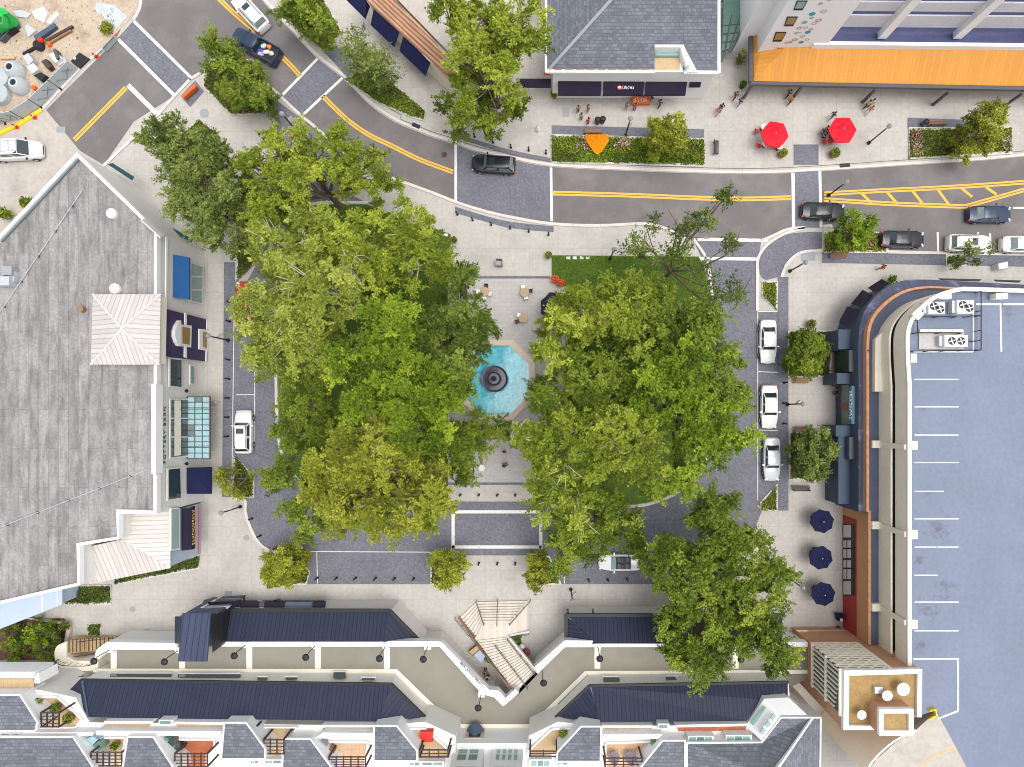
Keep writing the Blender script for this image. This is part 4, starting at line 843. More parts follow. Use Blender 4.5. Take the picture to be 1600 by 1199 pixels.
# ---- brick stair tower
tw = thing('stair_tower', 'orange brick stair tower with cream lattice screens, an ochre gravel roof and white parapets', 'building', P(1300, 1010))
ZT = 13.0; tw4 = [(1319, 1051), (1441, 1048), (1439, 1120), (1428, 1121), (1428, 1141), (1318, 1141)]
part('wall', 'brick', tw, lambda b: b.prism(tw4, ZT-.4, 0))
part('roof', 'ochre', tw, lambda b: b.prism([(1321, 1053), (1439, 1050), (1437, 1119), (1426, 1120), (1426, 1139), (1320, 1139)], ZT-.35, ZT-.6))
part('parapet', 'whitepl', tw, lambda b: [b.prism(q, ZT, ZT-.5) for q in ([(1319, 1048), (1441, 1046), (1441, 1053), (1327, 1056), (1319, 1056)], [(1319, 1056.2), (1327, 1056.2), (1326, 1134), (1318, 1134)], [(1318, 1134.2), (1366, 1134.2), (1366, 1141), (1318, 1141)], [(1434, 1053.4), (1441, 1053.2), (1440, 1121), (1433, 1121)])])
bt = P(1319, 1051, ZT); pN = (0, bt.y, 0); nN = (0, 1, 0); pw = (bt.x, 0, 0)
# lattice on the north and west faces of the tower
nwx0 = bt.x; nex = P(1400, 1049, ZT).x
scr = part('screen', mat('shaded screen glass', (.07, .06, .03), rough=.4), tw, lambda b: b.box(((nwx0+nex)/2, bt.y+.03, 8.9), (nex-nwx0-.1, .06, 7.0)))
def lat(b):
    n = 12
    for k in range(n+1): z = 5.4+7.0*k/n; b.box(((nwx0+nex)/2, bt.y+.10, z), (nex-nwx0, .07, .27))
    for k in range(n):
        for j in range(5): x = nwx0+(nex-nwx0)*min(1, (j+(.5 if k % 2 else 0))/4); b.box((min(x, nex-.1), bt.y+.095, 5.4+7.0*(k+.5)/n), (.34, .06, 7.0/n))
part('lattice', 'cream', tw, lat)
def latw(b):
    for k in range(9): y = bt.y-.15-.46*k*(1) ; b.box((bt.x-.12, y, 9.4-.12*k), (.2, .13, 6.3-.1*k))
    for z in (6.0, 9.3, 12.45): b.box((bt.x-.13, bt.y-2.0, z), (.22, 4.3, .25))
part('screen', 'glass', tw, lambda b: b.box((bt.x-.03, bt.y-2.0, 9.3), (.06, 4.2, 6.4))); part('lattice', 'cream', tw, latw)
t2 = thing('roof_turret', 'small square brick lift tower with a white rim on the ochre roof', 'tower', P(1400, 1128, ZT))
part('wall', 'brick', t2, lambda b: b.prism(rect(1375, 1109, 1427, 1149), ZT+1.6, 9.5)); part('roof', 'ochre', t2, lambda b: b.prism(rect(1380, 1114, 1421, 1144), ZT+1.7, ZT+1.6))
part('rim', 'whitepl', t2, lambda b: [b.prism(q, ZT+1.95, ZT+1.5) for q in (rect(1374, 1108, 1428, 1115), rect(1374, 1142, 1428, 1150), rect(1374, 1115.2, 1381, 1141.8), rect(1420, 1115.2, 1428, 1141.8))])
for i, (x, y, r_, l) in enumerate([(1411, 1077, 10.5, 'largest white satellite dish, nearest the right parapet of the ochre roof'), (1386, 1087, 8.5, 'tilted white satellite dish beside a steel box in the middle of the ochre roof'), (1346, 1117, 7.5, 'smallest white satellite dish at the lower left of the ochre roof')]):
    t = thing('satellite_dish', l, 'satellite dish', P(x, y, ZT-.35), group='dishes on the ochre roof'); c = P(x, y, ZT+.5); rr = r_*S*.82
    part('dish', 'whitepl', t, lambda b: b.lathe(c, [(rr*.2, -.16), (rr*.7, -.08), (rr, .06), (rr*.97, .09), (rr*.65, -.03), (.04, -.11)], 20), smooth=True)
    part('mast', 'steel', t, lambda b: b.tube([P(x+1, y+2, ZT-.35), c-Vector((0, 0, .1))], .05, 8)); part('feed_arm', 'steel', t, lambda b: b.tube([c+Vector((-rr, 0, .03)), c+Vector((-.1, .1, .45))], .025, 6))
b = MB().prism(rect(1367, 1074, 1380, 1084), ZT+.1, ZT-.34); tag(b.build('equipment_box', M_['steel']), 'galvanised steel box on the ochre roof beside the tilted dish', 'box')
# low brick gate wall with slots in front of the tower
lowb = thing('low_brick_block', 'low brick block with a cream slatted vent, joining the stair tower to the red shop', 'building', P(1290, 990))
part('wall', 'brick', lowb, lambda b: b.prism([(1243, 985), (1322, 985), (1345, 1003), (1345, 1030), (1275, 1012)], 1.2, 0)); part('vent_slats', 'cream', lowb, lambda b: [b.prism([(1245+3*k, 985.5+2.4*k), (1262+3*k, 985.5+2.4*k), (1263+3*k, 986.9+2.4*k), (1246+3*k, 986.9+2.4*k)], 1.35, 1.2) for k in range(4)])
part('pot', 'timber', lowb, lambda b: b.box(P(1255, 985, .9), (.1, .1, .1)))
# ramp beside the tower
rp = MB(); q = [P(x, y, 10.42) for x, y in [(1430, 1142), (1463, 1112), (1515, 1202), (1560, 1290), (1380, 1290), (1352, 1210), (1370, 1186), (1400, 1160)]]; rp.solid(q, 9.9)
tag(rp.build('ramp', M_['conroad']), kind='structure')
rw = thing('ramp_parapet', 'curved pale kerb wall edging the tan ramp below the brick tower', 'wall', P(1380, 1180))
part('wall', 'cream', rw, lambda b: parapet(b, smooth([(1352, 1212), (1368, 1187), (1398, 1160), (1432, 1143)]), 3, 10.8, 0))
part('bollard_rail', 'kyellow', rw, lambda b: [b.prism([(1452, 1124), (1463, 1117), (1464, 1118.5), (1453, 1125.5)], 10.7, 10.42), b.prism([(1453, 1111), (1463, 1108), (1465, 1120), (1463.3, 1120.5), (1461.6, 1110.5), (1453.5, 1112.5)], 10.9, 10.45)])
m = MB()
for a, b_ in zip(smooth([(1436, 1199), (1455, 1184), (1478, 1174), (1497, 1169)])[:-1], smooth([(1436, 1199), (1455, 1184), (1478, 1174), (1497, 1169)])[1:]): m.bar(P(*a, 10.425), P(*b_, 10.425), .1, .012)
tag(m.build('road_marking', M_['yellow']), kind='structure')

# ---- top: shingled building with black awnings
tb = thing('shingled_building', 'white building with a grey shingled hip roof and three black awnings at the top', 'building', P(990, 120))
ev = 6.0; wy = P(0, 111, ev).y; YN = 14.0
part('wall', 'white', tb, lambda b: b.prism([(864, 112), (1118, 113), (1110, -80), (868, -80)], 5.9, 0))
e = [P(857, 110, ev), P(1121, 113, ev)]; r1 = P(955, -2, 9.3)
rdg = P(965, -14, 9.6); 
part('roof', 'shingle', tb, lambda b: b.solid([e[0], P(1023, 112, ev), P(1023, 72, 7.1), P(1023, -40, 10.2), P(980, -28, 9.9)], lambda p: p.z-.25))
part('roof', 'shingle', tb, lambda b: b.solid([P(1068, 112.4, ev), e[1], P(1121, -40, 10.2), P(1068, -40, 10.2)], lambda p: p.z-.25))
part('roof', 'shingle', tb, lambda b: b.solid([P(1023, 72, 7.13), P(1068, 72, 7.13), P(1068, -40, 10.2), P(1023, -40, 10.2)], lambda p: p.z-.25))
part('roof', 'shingle90', tb, lambda b: b.solid([e[0], P(980, -28, 9.9), P(980, -60, 10.0), P(857, -60, 6.0)], lambda p: p.z-.25))
part('hip_cap', 'grey', tb, lambda b: b.bar(e[0]+Vector((0, 0, .05)), P(980, -28, 9.95), .3, .1))
part('gutter', 'white', tb, lambda b: [b.bar(P(853, 112, ev), P(1023, 112.5, ev), .3, .25), b.bar(P(1068, 113.5, ev), P(1122, 114, ev), .3, .25), b.bar(P(1123, 115, ev+.02), P(1123, -60, ev+.02), .3, .25), b.bar(P(853, 114, ev+.02), P(853, -60, ev+.02), .2, .2)])
def gl(b):
    for k in range(9): x = 866+k*17; b.prism([(x, 107.2), (x+12, 107.2), (x+12, 108.6), (x, 108.6)], ev+.22, ev+.12)
part('gutter_bracket', 'timber', tb, gl)
rec = part('balcony_floor', 'tile', tb, lambda b: b.prism(rect(1024, 88, 1062, 110), 5.95, 5.9))
part('balcony_window', 'windowc', tb, lambda b: b.prism([(1024, 76), (1062, 76), (1062, 87), (1024, 87)], 6.4, 5.95)); part('balcony_frame', 'white', tb, lambda b: [b.prism(rect(1023, 70, 1069, 74), 7.3, 5.9), b.solid([P(1063, 73, 7.3), P(1069, 73, 7.3), P(1090, 113, 6.3), P(1074, 113, 6.3), P(1063, 93, 6.3)], 5.95)])
w1 = part('side_window', 'white', tb, lambda b: b.slab([P(1067, 90, 6.9), P(1073, 88, 7.0), P(1086, 110, 6.5), P(1078, 112, 6.4)], .05)); part('pane', 'glass', w1, lambda b: [b.slab([P(x, y, z) for x, y, z in q], .02) for q in ([(1067.5, 95, 6.95), (1070.5, 92.5, 7.0), (1073, 96, 6.95), (1070, 99, 6.9)], [(1072, 103, 6.8), (1075, 100, 6.85), (1078, 105, 6.8), (1075, 108, 6.75)])])
YS = P(0, 112, 5.9).y; pS = (0, YS, 0); nS = (0, -1, 0)
def awning_y(name, m, x0, x1, z0, z1, d, parent, Y, n=None):
    t = [Vector((P(x0, 0, z0).x, Y, z0)), Vector((P(x0, 0, z0).x, Y+d, z1)), Vector((P(x1, 0, z0).x, Y+d, z1)), Vector((P(x1, 0, z0).x, Y, z0))]
    o = awn(name, m, t, parent); v = MB(); dy = math.copysign(.05, d); v.solid([t[1]+Vector((0, 0, .01)), t[2]+Vector((0, 0, .01)), t[2]+Vector((0, dy, .01)), t[1]+Vector((0, dy, .01))], z1-.3); v.build('valance', M_[m], o); return o
for i, (a, b_) in enumerate(((872, 940), (943, 1007), (1009, 1074))):
    o = awning_y('awning', 'blackfab', a, b_, 3.9, 3.0, -.95, tb, YS)
    if i == 1:
        part('emblem', 'redpaint', o, lambda b: b.lathe(P(968, 137, 3.5)+Vector((0, 0, .02)), [(.26, 0), (.26, .03)], 16)); part('emblem', 'whitepl', o, lambda b: b.lathe(P(968, 137, 3.5)+Vector((0, 0, .06)), [(.15, 0), (.15, .03)], 16))
        g = MB(); pp = P(971.5, 139, 3.5); glyphs(g, pp, (1, 0, 0), (0, .78, .62), (0, -.62, .78), 8, .26, seed=9, th=.07); g.build('lettering', M_['whitepl'], o)
part('doorway', 'dgrey', tb, lambda b: b.wallquad([(1081, 136), (1093, 136), (1093, 149), (1079, 150)], pS, nS, 0, .04)); awning_y('awning', 'blackfab', 1078, 1096, 3.9, 3.5, -.3, tb, YS)
sg = thing('projecting_sign', 'small red sign with white letters on the left corner of the white building', 'sign', P(856, 116, 4.8)); part('board', 'redpaint', sg, lambda b: b.box(P(855, 116, 4.8), (.6, .12, .45)))
c = P(855, 116, 4.8); text_mesh('SZ', .36, (c.x, c.y-.07, c.z-.12), (1, 0, 0), (0, -.6, .8), (0, -.8, -.6), 'lettering', M_['whitepl'], sg, depth=.03, centre=True)
tag(MB().prism(rect(807, 123, 861, 137), 3.0, 2.9).build('flat_awning', M_['blackfab']), 'flat black awning left of the shingled building, behind the tall tree', 'awning')
# glass canopy top
gg = thing('glazed_roof', 'sloping dark green glass roof between the shingled and the tall white building', 'glass roof', P(1145, 40))
part('glazing', 'glassg', gg, lambda b: b.slab([P(1127, 82, 3), P(1140, 82, 3), P(1192, -30, 3.4), P(1132, -30, 3.4)], .08))
def gf(b):
    for k in range(9): y = 80-k*13; b.bar(P(1127, y, 3.12), P(1141+k*6.1, y-3, 3.12), .12, .1)
    for a, b_ in (((1127, 82), (1132, -30)), ((1133, 82), (1152, -30)), ((1139, 82), (1172, -30)), ((1141, 82), (1192, -30))): b.bar(P(*a, 3.15), P(*b_, 3.15), .12, .12)
part('frame', 'dgrey', gg, gf); part('base_wall', 'glassg', gg, lambda b: b.prism([(1128, 78), (1138, 78), (1165, 10), (1130, 10)], 2.7, 0))
# tall white building, orange canopy
wb = thing('white_parking_building', 'tall white building at the top right with open parking decks, ochre windows and painted circles', 'building', P(1300, 40))
Yw = P(0, 71, 5.0).y; Xw = P(1190, 0, 5.0).x; XR = P(1283, 0, 6).x
part('wall', 'white', wb, lambda b: b.solid([Vector((Xw, Yw, 20)), Vector((XR+1.0, Yw, 20)), Vector((XR+1.0, Yw+14, 20)), Vector((Xw, Yw+14, 20))], 0))
xq = P(1143, 0, 0).x; yq = P(0, 83, 0).y
part('wall', 'white', wb, lambda b: b.solid([Vector((xq, yq, 19.5)), Vector((Xw+.1, yq, 19.5)), Vector((Xw+.1, yq+12, 19.5)), Vector((xq, yq+12, 19.5))], 0))
pw5 = (0, Yw, 0)
for x, y, mm in ((1216, 57, 'ochreglass'), (1234, 33, 'ochreglass'), (1249, 8, 'windowc')):
    w1 = part('window', 'black', wb, lambda b: b.wallquad([(x-4, y-7), (x+13, y-7), (x+5, y+7.5), (x-9, y+7.5)], pw5, nS, 0, .06)); part('pane', mm, w1, lambda b: b.wallquad([(x-2.5, y-6), (x+11, y-6), (x+5, y+4), (x-7, y+4)], pw5, nS, .06, .09))
rr = random.Random(3); cols = [(.05, .35, .45), (.62, .35, .33), (.55, .5, .55), (.6, .38, .42), (.3, .45, .35), (.65, .5, .45)]
for i, (x, y, r_) in enumerate([(1269, 22, 5.5), (1287, 18, 5.5), (1279, 32, 5.5), (1257, 35, 5), (1272, 37, 5), (1249, 44, 5), (1262, 50.5, 5), (1267, 46, 4), (1244, 52, 4), (1254, 57, 5), (1242, 62, 5), (1252, 66, 4.5), (1282, 6, 4), (1268, 28, 3.5), (1296, 0, 4), (1235, 66, 4), (1261, 62, 4), (1229, 67, 4), (1250, 51, 2), (1259, 43, 4)]):
    cc = cols[0] if i in (0, 6, 11) else cols[1+i % 5]; mt = mat('mural colour %d' % (0 if cc == cols[0] else 1+i % 5), cc, var=.15)
    c = hit(x, y, pw5, nS); R_ = r_*S*.8
    part('mural_circle', mt, wb, lambda b: b.raw([c+Vector((R_*f_*math.cos(2*math.pi*k/18)*1.0, -.012-.004*(i % 4), R_*f_*math.sin(2*math.pi*k/18)*1.0)) for f_ in (1, (.0 if cc == cols[0] or i % 3 == 0 else .4)) for k in range(18)], [(k, (k+1) % 18, 18+(k+1) % 18, 18+k) for k in range(18)]))
# open parking part: terrace, spandrels, columns
Yb = P(0, 42, 6.2).y; Yt = P(0, 69, 5.3).y
part('terrace_edge', 'white', wb, lambda b: b.solid([Vector((XR-.5, Yt-.1, 5.4)), Vector((90, Yt-.8, 5.4)), Vector((90, Yt-.4, 5.4)), Vector((XR-.5, Yt+.25, 5.4))], 0))
part('terrace_floor', mat('dark blue floor', (.10, .11, .22), var=.2, scale=.4), wb, lambda b: b.solid([Vector((XR-.5, Yt+.3, 4.95)), Vector((90, Yt-.35, 4.95)), Vector((90, Yb+8, 4.95)), Vector((XR-.5, Yb+8, 4.95))], 4.6))
def sp(b):
    for z0, z1, d in ((6.2, 8.2, 0), (8.95, 10.4, .0), (11.1, 13.2, 0), (13.9, 16, 0)): b.solid([Vector((XR-.4, Yb+d, z1)), Vector((90, Yb+d-.5, z1)), Vector((90, Yb+d-.35, z1)), Vector((XR-.4, Yb+d+.15, z1))], z0)
part('spandrel', mat('pale grey panel', (.60, .60, .64), rough=.6), wb, sp); part('inner_wall', 'purple', wb, lambda b: b.box(((XR+90)/2, Yb+3.6, 9), (90-XR, .3, 15)))
def cl_(b):
    for x in (1380, 1498, 1620): c = P(x, 57, 5.5); b.box((c.x, Yb-.35, 11), (.85, .7, 11.6))
part('column', 'white', wb, cl_)
part('planter_ring', 'whitepl', wb, lambda b: b.lathe(P(1286, 51, 5.5), [(.55, -.15), (.55, .5), (.38, .5), (.36, .1)], 16))
oc_ = thing('orange_canopy', 'long orange ribbed metal canopy with dark gutter and slanting posts at the top right', 'canopy', P(1400, 110))
zE, zW = 3.3, 4.7
part('roof', 'orangemetal', oc_, lambda b: b.slab([P(1178, 127, zE), P(1604, 135, zE), P(1760, 138, zE), P(1760, 82, zW), P(1190, 71, zW), P(1230, 71, zW)], .12))
part('roof', 'orangemetal90', oc_, lambda b: b.slab([P(1177, 51, zE), P(1177.5, 127, zE+.003), P(1232, 71, zW), P(1190, 71, zE+.6), P(1190, 51, zE+.6)], .12))
part('gutter', 'dgrey', oc_, lambda b: [b.solid([P(1173, 127.5, zE+.15), P(1760, 138.5, zE+.15), P(1760, 144, zE+.15), P(1173, 132, zE+.15)], zE-.25), b.solid([P(1171, 52, zE+.15), P(1177, 52, zE+.15), P(1177, 127.3, zE+.15), P(1171, 127.3, zE+.15)], zE-.25)])
for x, y in ((1176, 131), (1254, 134), (1370, 138), (1485, 142), (1600, 145)):
    c = P(x, y, zE); part('post', 'dgrey', oc_, lambda b: [b.box((c.x, c.y, (zE-.2)/2), (.22, .22, zE-.2)), b.bar((c.x-.02, c.y-.1, .15), (c.x+.12, c.y+.1, zE-.3), .2)])
# tiled roof building with blue awnings
tr_ = thing('tiled_roof_building', 'building with a grey flat roof, terracotta tiled edge and navy awnings at the top', 'building', P(640, 50))
part('wall', 'cream', tr_, lambda b: b.prism([(582, -40), (570, -10), (668, 92), (700, 120), (730, 140), (760, 60), (720, -60)], 4.2, 0)); part('roof', 'conroad', tr_, lambda b: b.prism([(590, -50), (618, -4), (680, 60), (715, 95), (745, 110), (760, 60), (730, -60)], 4.9, 4.2))
part('tiled_roof', 'terracotta', tr_, lambda b: b.slab([P(560, -14, 4.2), P(584, 12, 4.2), P(671, 94, 4.2), P(714, 136, 4.2), P(722, 125, 5.0), P(677, 62, 5.0), P(617, -1, 5.0), P(600, -20, 5.0)], .2))
part('parapet', 'whitepl', tr_, lambda b: b.prism([(674, 14), (688, 6), (690, 10), (678, 18)], 5.3, 4.9))
for q in ([(538, -3), (572, 0), (578, 10), (571, 30)], [(584, 14), (624, 51), (616, 74), (579, 39)], [(630, 57), (673, 96), (665, 119), (624, 80)]):
    part('awning', 'navy', tr_, lambda b: b.slab([P(*q[0], 3.9), P(*q[1], 3.9), P(*q[2], 2.9), P(*q[3], 2.9)], .06))
# ------------------------------------------------------------------ terraces and apartments at the bottom
ZF = 4.0
ta = thing('terrace_block', 'grey upper terrace on white walls, V-shaped in the middle, running along the bottom', 'terrace', P(640, 1030))
outline = [(168, 1004), (278, 1006), (420, 1006), (620, 1007), (683, 1005), (752, 1078), (770, 1080), (788, 1101), (808, 1081), (836, 1048), (884, 1005), (1240, 1005), (1262, 1008), (1262, 1060), (1240, 1072), (920, 1072), (858, 1150), (835, 1175), (700, 1175), (612, 1072), (140, 1072), (140, 1050), (176, 1040), (160, 1022)]
part('wall', 'offwhite', ta, lambda b: b.prism(outline, ZF-.02, 0)); part('floor', 'terrace', ta, lambda b: b.prism(outline, ZF, ZF-.01))
def pv(b): [b.prism(rect(x, 1006, x+9, 1045), ZF+.03, ZF) for x in (173, 280, 385, 492, 600, 929, 1145)]
part('paving_band', 'cream', ta, pv)
def ep(b): b.prism([(145, 1045), (620, 1046), (712, 1135), (826, 1135), (914, 1049), (1262, 1047), (1262, 1053), (918, 1054), (832, 1141), (704, 1141), (616, 1053), (145, 1052)], ZF+.03, ZF) 
def ep2(b):
    for q in ([(145, 1045), (620, 1046), (617, 1052.5), (145, 1051)], [(620.5, 1046.2), (709, 1132), (704, 1138), (617.2, 1052.7)], [(709.5, 1132), (829, 1132), (832, 1138), (704.5, 1138)], [(829.5, 1131.8), (914, 1049), (918, 1054.5), (832.5, 1137.8)], [(914.5, 1049), (1262, 1047), (1262, 1053), (918.5, 1054.5)]): b.prism(q, ZF+.03, ZF)
part('paving_band', 'cream', ta, ep2)
PZ = ZF+.95
def par(b):
    for q in ([(150, 1016), (166, 1004), (277, 1005), (277, 1016), (172, 1015), (154, 1030), (148, 1028)], [(346, 1002), (682, 1002), (686, 1010.5), (346, 1010.5)], [(682.3, 1002), (690, 1003.5), (764, 1078), (752, 1084), (686.3, 1010)], [(764.4, 1078), (778, 1079), (790, 1091), (786, 1104), (772, 1090), (752.3, 1084.5)], [(790.3, 1091), (805, 1077), (811, 1083), (786.3, 1104)],
              [(882.5, 1001), (1262, 1004), (1262, 1011), (883, 1011.5)], [(882, 1001), (882.6, 1011.4), (842, 1051), (835, 1043)]): b.prism(q, PZ, ZF-.01)
part('parapet', 'white', ta, par)
for x, y in ((171, 1016), (278, 1017), (384, 1009), (492, 1010), (602, 1011), (668, 1012), (752, 1086), (934, 1011), (1044, 1012), (1148, 1012)): part('pedestal', 'offwhite', ta, lambda b: b.prism(rect(x-5, y-5, x+5, y+4), PZ+.12, ZF))
g = MB(); c0 = P(718, 1036, PZ); ux = (P(752, 1071, PZ)-c0).normalized(); glyphs(g, c0+Vector((0, 0, .04)), ux, Vector((-ux.y, ux.x, 0)), (0, 0, 1), 22, .22, adv=.7, seed=8, th=.04); g.build('lettering', M_['dgrey'], ta)
# front pavilion rows (single storey, dark metal roofs)
def roof3(parent, quads):
    for m, pts in quads: part('roof', m, parent, lambda b: b.slab([P(*p) for p in pts], .18))
fl_ = thing('front_pavilion', 'low shop row with a slant-ended dark blue metal roof, left of the wooden stair', 'building', P(480, 980))
part('wall', 'offwhite', fl_, lambda b: b.prism([(352, 953), (612, 953), (660, 1003), (352, 1003)], 3.6, 0))
roof3(fl_, [('bluemetal', [(348, 956, 3.8), (608, 957, 3.8), (600, 1003, 5.1), (348, 1003, 5.1)]), ('bluemetalm45', [(608, 957, 3.8), (651, 1000, 3.8), (600, 1003.4, 5.1)])])
part('gutter', 'black', fl_, lambda b: [b.bar(P(346, 953.5, 3.75), P(609, 954, 3.75), .3, .3), b.bar(P(609, 954, 3.75), P(653, 999, 3.75), .3, .3)])
yF = P(0, 953, 3.6).y
for x0, x1, m_ in ((375, 404, 'blackfab'), (412, 444, 'blackfab'), (446, 486, 'navyroof'), (488, 508, 'blackfab')):
    w1 = part('shop_window', 'glass', fl_, lambda b: b.box(((P(x0, 0).x+P(x1, 0).x)/2, yF+.03, 1.4), ((x1-x0)*S, .06, 2.4))); awning_y('awning', m_, x0, x1, 2.9, 2.7, .5, fl_, yF)
fr_ = thing('front_pavilion', 'low shop row with a dark blue metal roof, half under the large lower right tree', 'building', P(1050, 980))
part('wall', 'offwhite', fr_, lambda b: b.prism([(888, 963), (1220, 963), (1220, 1004), (888, 1004)], 3.6, 0))
roof3(fr_, [('bluemetal', [(889, 965, 3.8), (1222, 965, 3.8), (1222, 1006, 5.1), (931, 1006, 5.1)]), ('bluemetal90', [(887, 965, 3.8), (931, 1006.3, 5.1), (887, 1006, 3.9)])])
part('gutter', 'black', fr_, lambda b: [b.bar(P(884, 961.5, 3.8), P(1224, 961.5, 3.8), .35, .3), b.bar(P(884.5, 961, 3.83), P(884.5, 1005, 3.83), .35, .3)]); 
for x in (887, 926): part('bracket', 'darktimber', fr_, lambda b: b.bar(P(x, 951, 3.2), P(x+1, 962, 3.4), .18))
# dark tower house
dt = thing('slate_tower_house', 'tall narrow dark house with a steep blue metal roof and a door canopy', 'building', P(330, 970))
part('wall', 'navyroof', dt, lambda b: b.prism([(279, 959), (347, 956), (347, 1006), (325, 1028), (280, 1028)], 7.2, 0)) if 0 else part('wall', 'navyroof', dt, lambda b: b.solid([P(x, y, 6.6) for x, y in ((282, 962), (338, 958), (336, 1010), (282, 1012))], 0))
part('roof', 'bluetower', dt, lambda b: b.slab([P(285, 958.5, 7.8), P(329, 958.5, 7.8), P(323, 1034, 8.6), P(278, 1034, 8.6)], .2)); part('roof', 'bluemetal', dt, lambda b: b.slab([P(273, 964, 6.4), P(285, 964, 7.7), P(281, 1006, 7.9), P(273, 1006, 6.4)], .15))
part('gable_wall', 'black', dt, lambda b: b.solid([P(329, 962, 7.5), P(348, 957, 5.6), P(348, 1004, 5.8), P(332, 1020, 7.6)], 3.8))
part('door_canopy', 'blackfab', dt, lambda b: b.slab([P(325, 941, 3.0), P(378, 940, 3.0), P(362, 953, 4.0), P(322, 953, 4.0)], .1)); part('canopy_roof', 'grey', dt, lambda b: b.prism([(322, 948), (360, 947), (352, 955), (316, 956)], 4.6, 4.2)); part('white_wall', 'white', dt, lambda b: b.prism([(285, 958), (320, 948), (318, 954), (300, 960)], 4.2, 0))
part('frame', 'timber', dt, lambda b: [b.tube([P(338, 936, 2.4), P(379, 936, 2.4)], .05, 6), b.tube([P(379, 936, 2.4), P(378, 950, 2.4)], .05, 6), b.tube([P(338, 936, 2.4), P(338, 940, 2.4)], .05, 6)])
# second storey with long blue roofs
s2 = thing('terrace_house_row', 'white upper house row with a long dark blue metal roof, bottom left behind the terrace', 'building', P(380, 1080))
sl = [(145, 1060), (618, 1063), (700, 1145), (700, 1215), (-120, 1215), (-120, 1150), (100, 1150), (110, 1085), (60, 1075), (100, 1062)]
part('wall', 'offwhite', s2, lambda b: b.prism([(128, 1064), (610, 1068), (662, 1122), (690, 1145), (690, 1215), (-120, 1215), (-120, 1098), (60, 1098), (108, 1084)], 6.6, 0))
roof3(s2, [('bluemetal', [(131, 1064, 6.8), (611, 1071, 6.8), (592, 1127, 8.3), (138, 1121, 8.3)]), ('bluemetal45', [(611, 1071, 6.8), (663, 1121, 6.8), (592, 1127.4, 8.3)]), ('bluemetalm45', [(127, 1064, 6.8), (138, 1121.3, 8.3), (112, 1078, 6.8)])])
part('hip_cap', 'bluegrey', s2, lambda b: [b.bar(P(128.5, 1064, 6.85), P(138, 1121, 8.35), .16, .08)])
part('gutter', 'black', s2, lambda b: [b.bar(P(127, 1062.5, 6.75), P(612, 1069, 6.75), .22, .22), b.bar(P(612, 1069, 6.75), P(665, 1121, 6.75), .22, .22), b.bar(P(112, 1078, 6.75), P(127, 1062.5, 6.75), .22, .22)])
s3 = thing('terrace_house_row', 'white upper house row with a dark blue metal roof, bottom right behind the terrace', 'building', P(1060, 1080))
part('wall', 'offwhite', s3, lambda b: b.prism([(922, 1070), (1232, 1066), (1234, 1090), (1278, 1120), (1278, 1215), (835, 1215), (835, 1150), (872, 1120)], 6.6, 0))
roof3(s3, [('bluemetal', [(924, 1074, 6.8), (1231, 1068, 6.8), (1231, 1091, 7.4), (1190, 1093, 7.6), (1166, 1127, 8.3), (936, 1128, 8.3)]), ('bluemetalm45', [(922, 1073, 6.8), (936, 1128.4, 8.3), (870, 1121, 6.8)])])
part('gutter', 'black', s3, lambda b: [b.bar(P(921, 1071.5, 6.75), P(1232, 1066, 6.75), .22, .22), b.bar(P(868, 1121, 6.75), P(921, 1071.5, 6.75), .22, .22)])
# lower facade windows of the second storey
Yl = P(0, 1066, 6.6).y; 
def slots(parent, Y, items):
    for x0, x1, y0, y1 in items:
        w1 = part('window', 'glass', parent, lambda b: b.wallquad(rect(x0, y0, x1, y1), (0, Y, 0), nN, 0, .05)); part('sill', 'white', w1, lambda b: b.wallquad(rect(x0-1, y0-1.2, x1+1, y0-.2), (0, Y, 0), nN, 0, .12))
slots(s2, P(0, 1064, 6.6).y, [(172, 268, 1053.5, 1057.5), (278, 376, 1054, 1058.5), (402, 418, 1059, 1062), (446, 464, 1059, 1062), (521, 540, 1051, 1060), (565, 586, 1060, 1063)])
slots(s3, P(0, 1069, 6.6).y, [(943, 968, 1059, 1066), (1040, 1060, 1058, 1064)])
for q in (((222, 1073), (237, 1088)),): pass
# third level: white mass, parapets, balconies, dormer roofs
ZL = 8.0
tl = thing('apartment_terrace_building', 'white top storey with balconies, brown pergolas and grey shingled dormer roofs along the bottom edge', 'building', P(640, 1190))
massL = [(-120, 1078), (60, 1078), (118, 1090), (140, 1129), (592, 1134), (664, 1128), (712, 1150), (712, 1230), (-120, 1230)]
massR = [(826, 1230), (826, 1150), (872, 1128), (938, 1135), (1166, 1133), (1196, 1092), (1234, 1092), (1260, 1120), (1282, 1121), (1282, 1230)]
part('wall', 'offwhite', tl, lambda b: [b.prism(massL, ZL, 0), b.prism(massR, ZL, 0)])
def floor(m, q, z=ZL+.02, rail=True, h=.3):
    part('balcony_floor', m, tl, lambda b: b.prism(q, z, ZL+.001))
    if rail: part('balcony_parapet', 'white', tl, lambda b: [b.bar(Vector((*P(*q[i], z)[:2], ZL+h/2)), Vector((*P(*q[(i+1) % len(q)], z)[:2], ZL+h/2)), .16, h+.004*i) for i in range(len(q))])
floor('tile', [(42, 1099), (57, 1088), (92, 1088), (130, 1122), (121, 1135), (65, 1136)])
floor('tile', [(146, 1152), (198, 1151), (190, 1199), (146, 1199), (125, 1160)]); floor('redtile', [(268, 1154), (337, 1154), (336, 1167), (325, 1177), (325, 1199), (270, 1199), (250, 1162)])
floor('tile', [(396, 1135), (466, 1135), (443, 1168), (441, 1181), (417, 1178)]); floor('peach', [(492, 1158), (576, 1158), (571, 1184), (571, 1199), (520, 1199)])
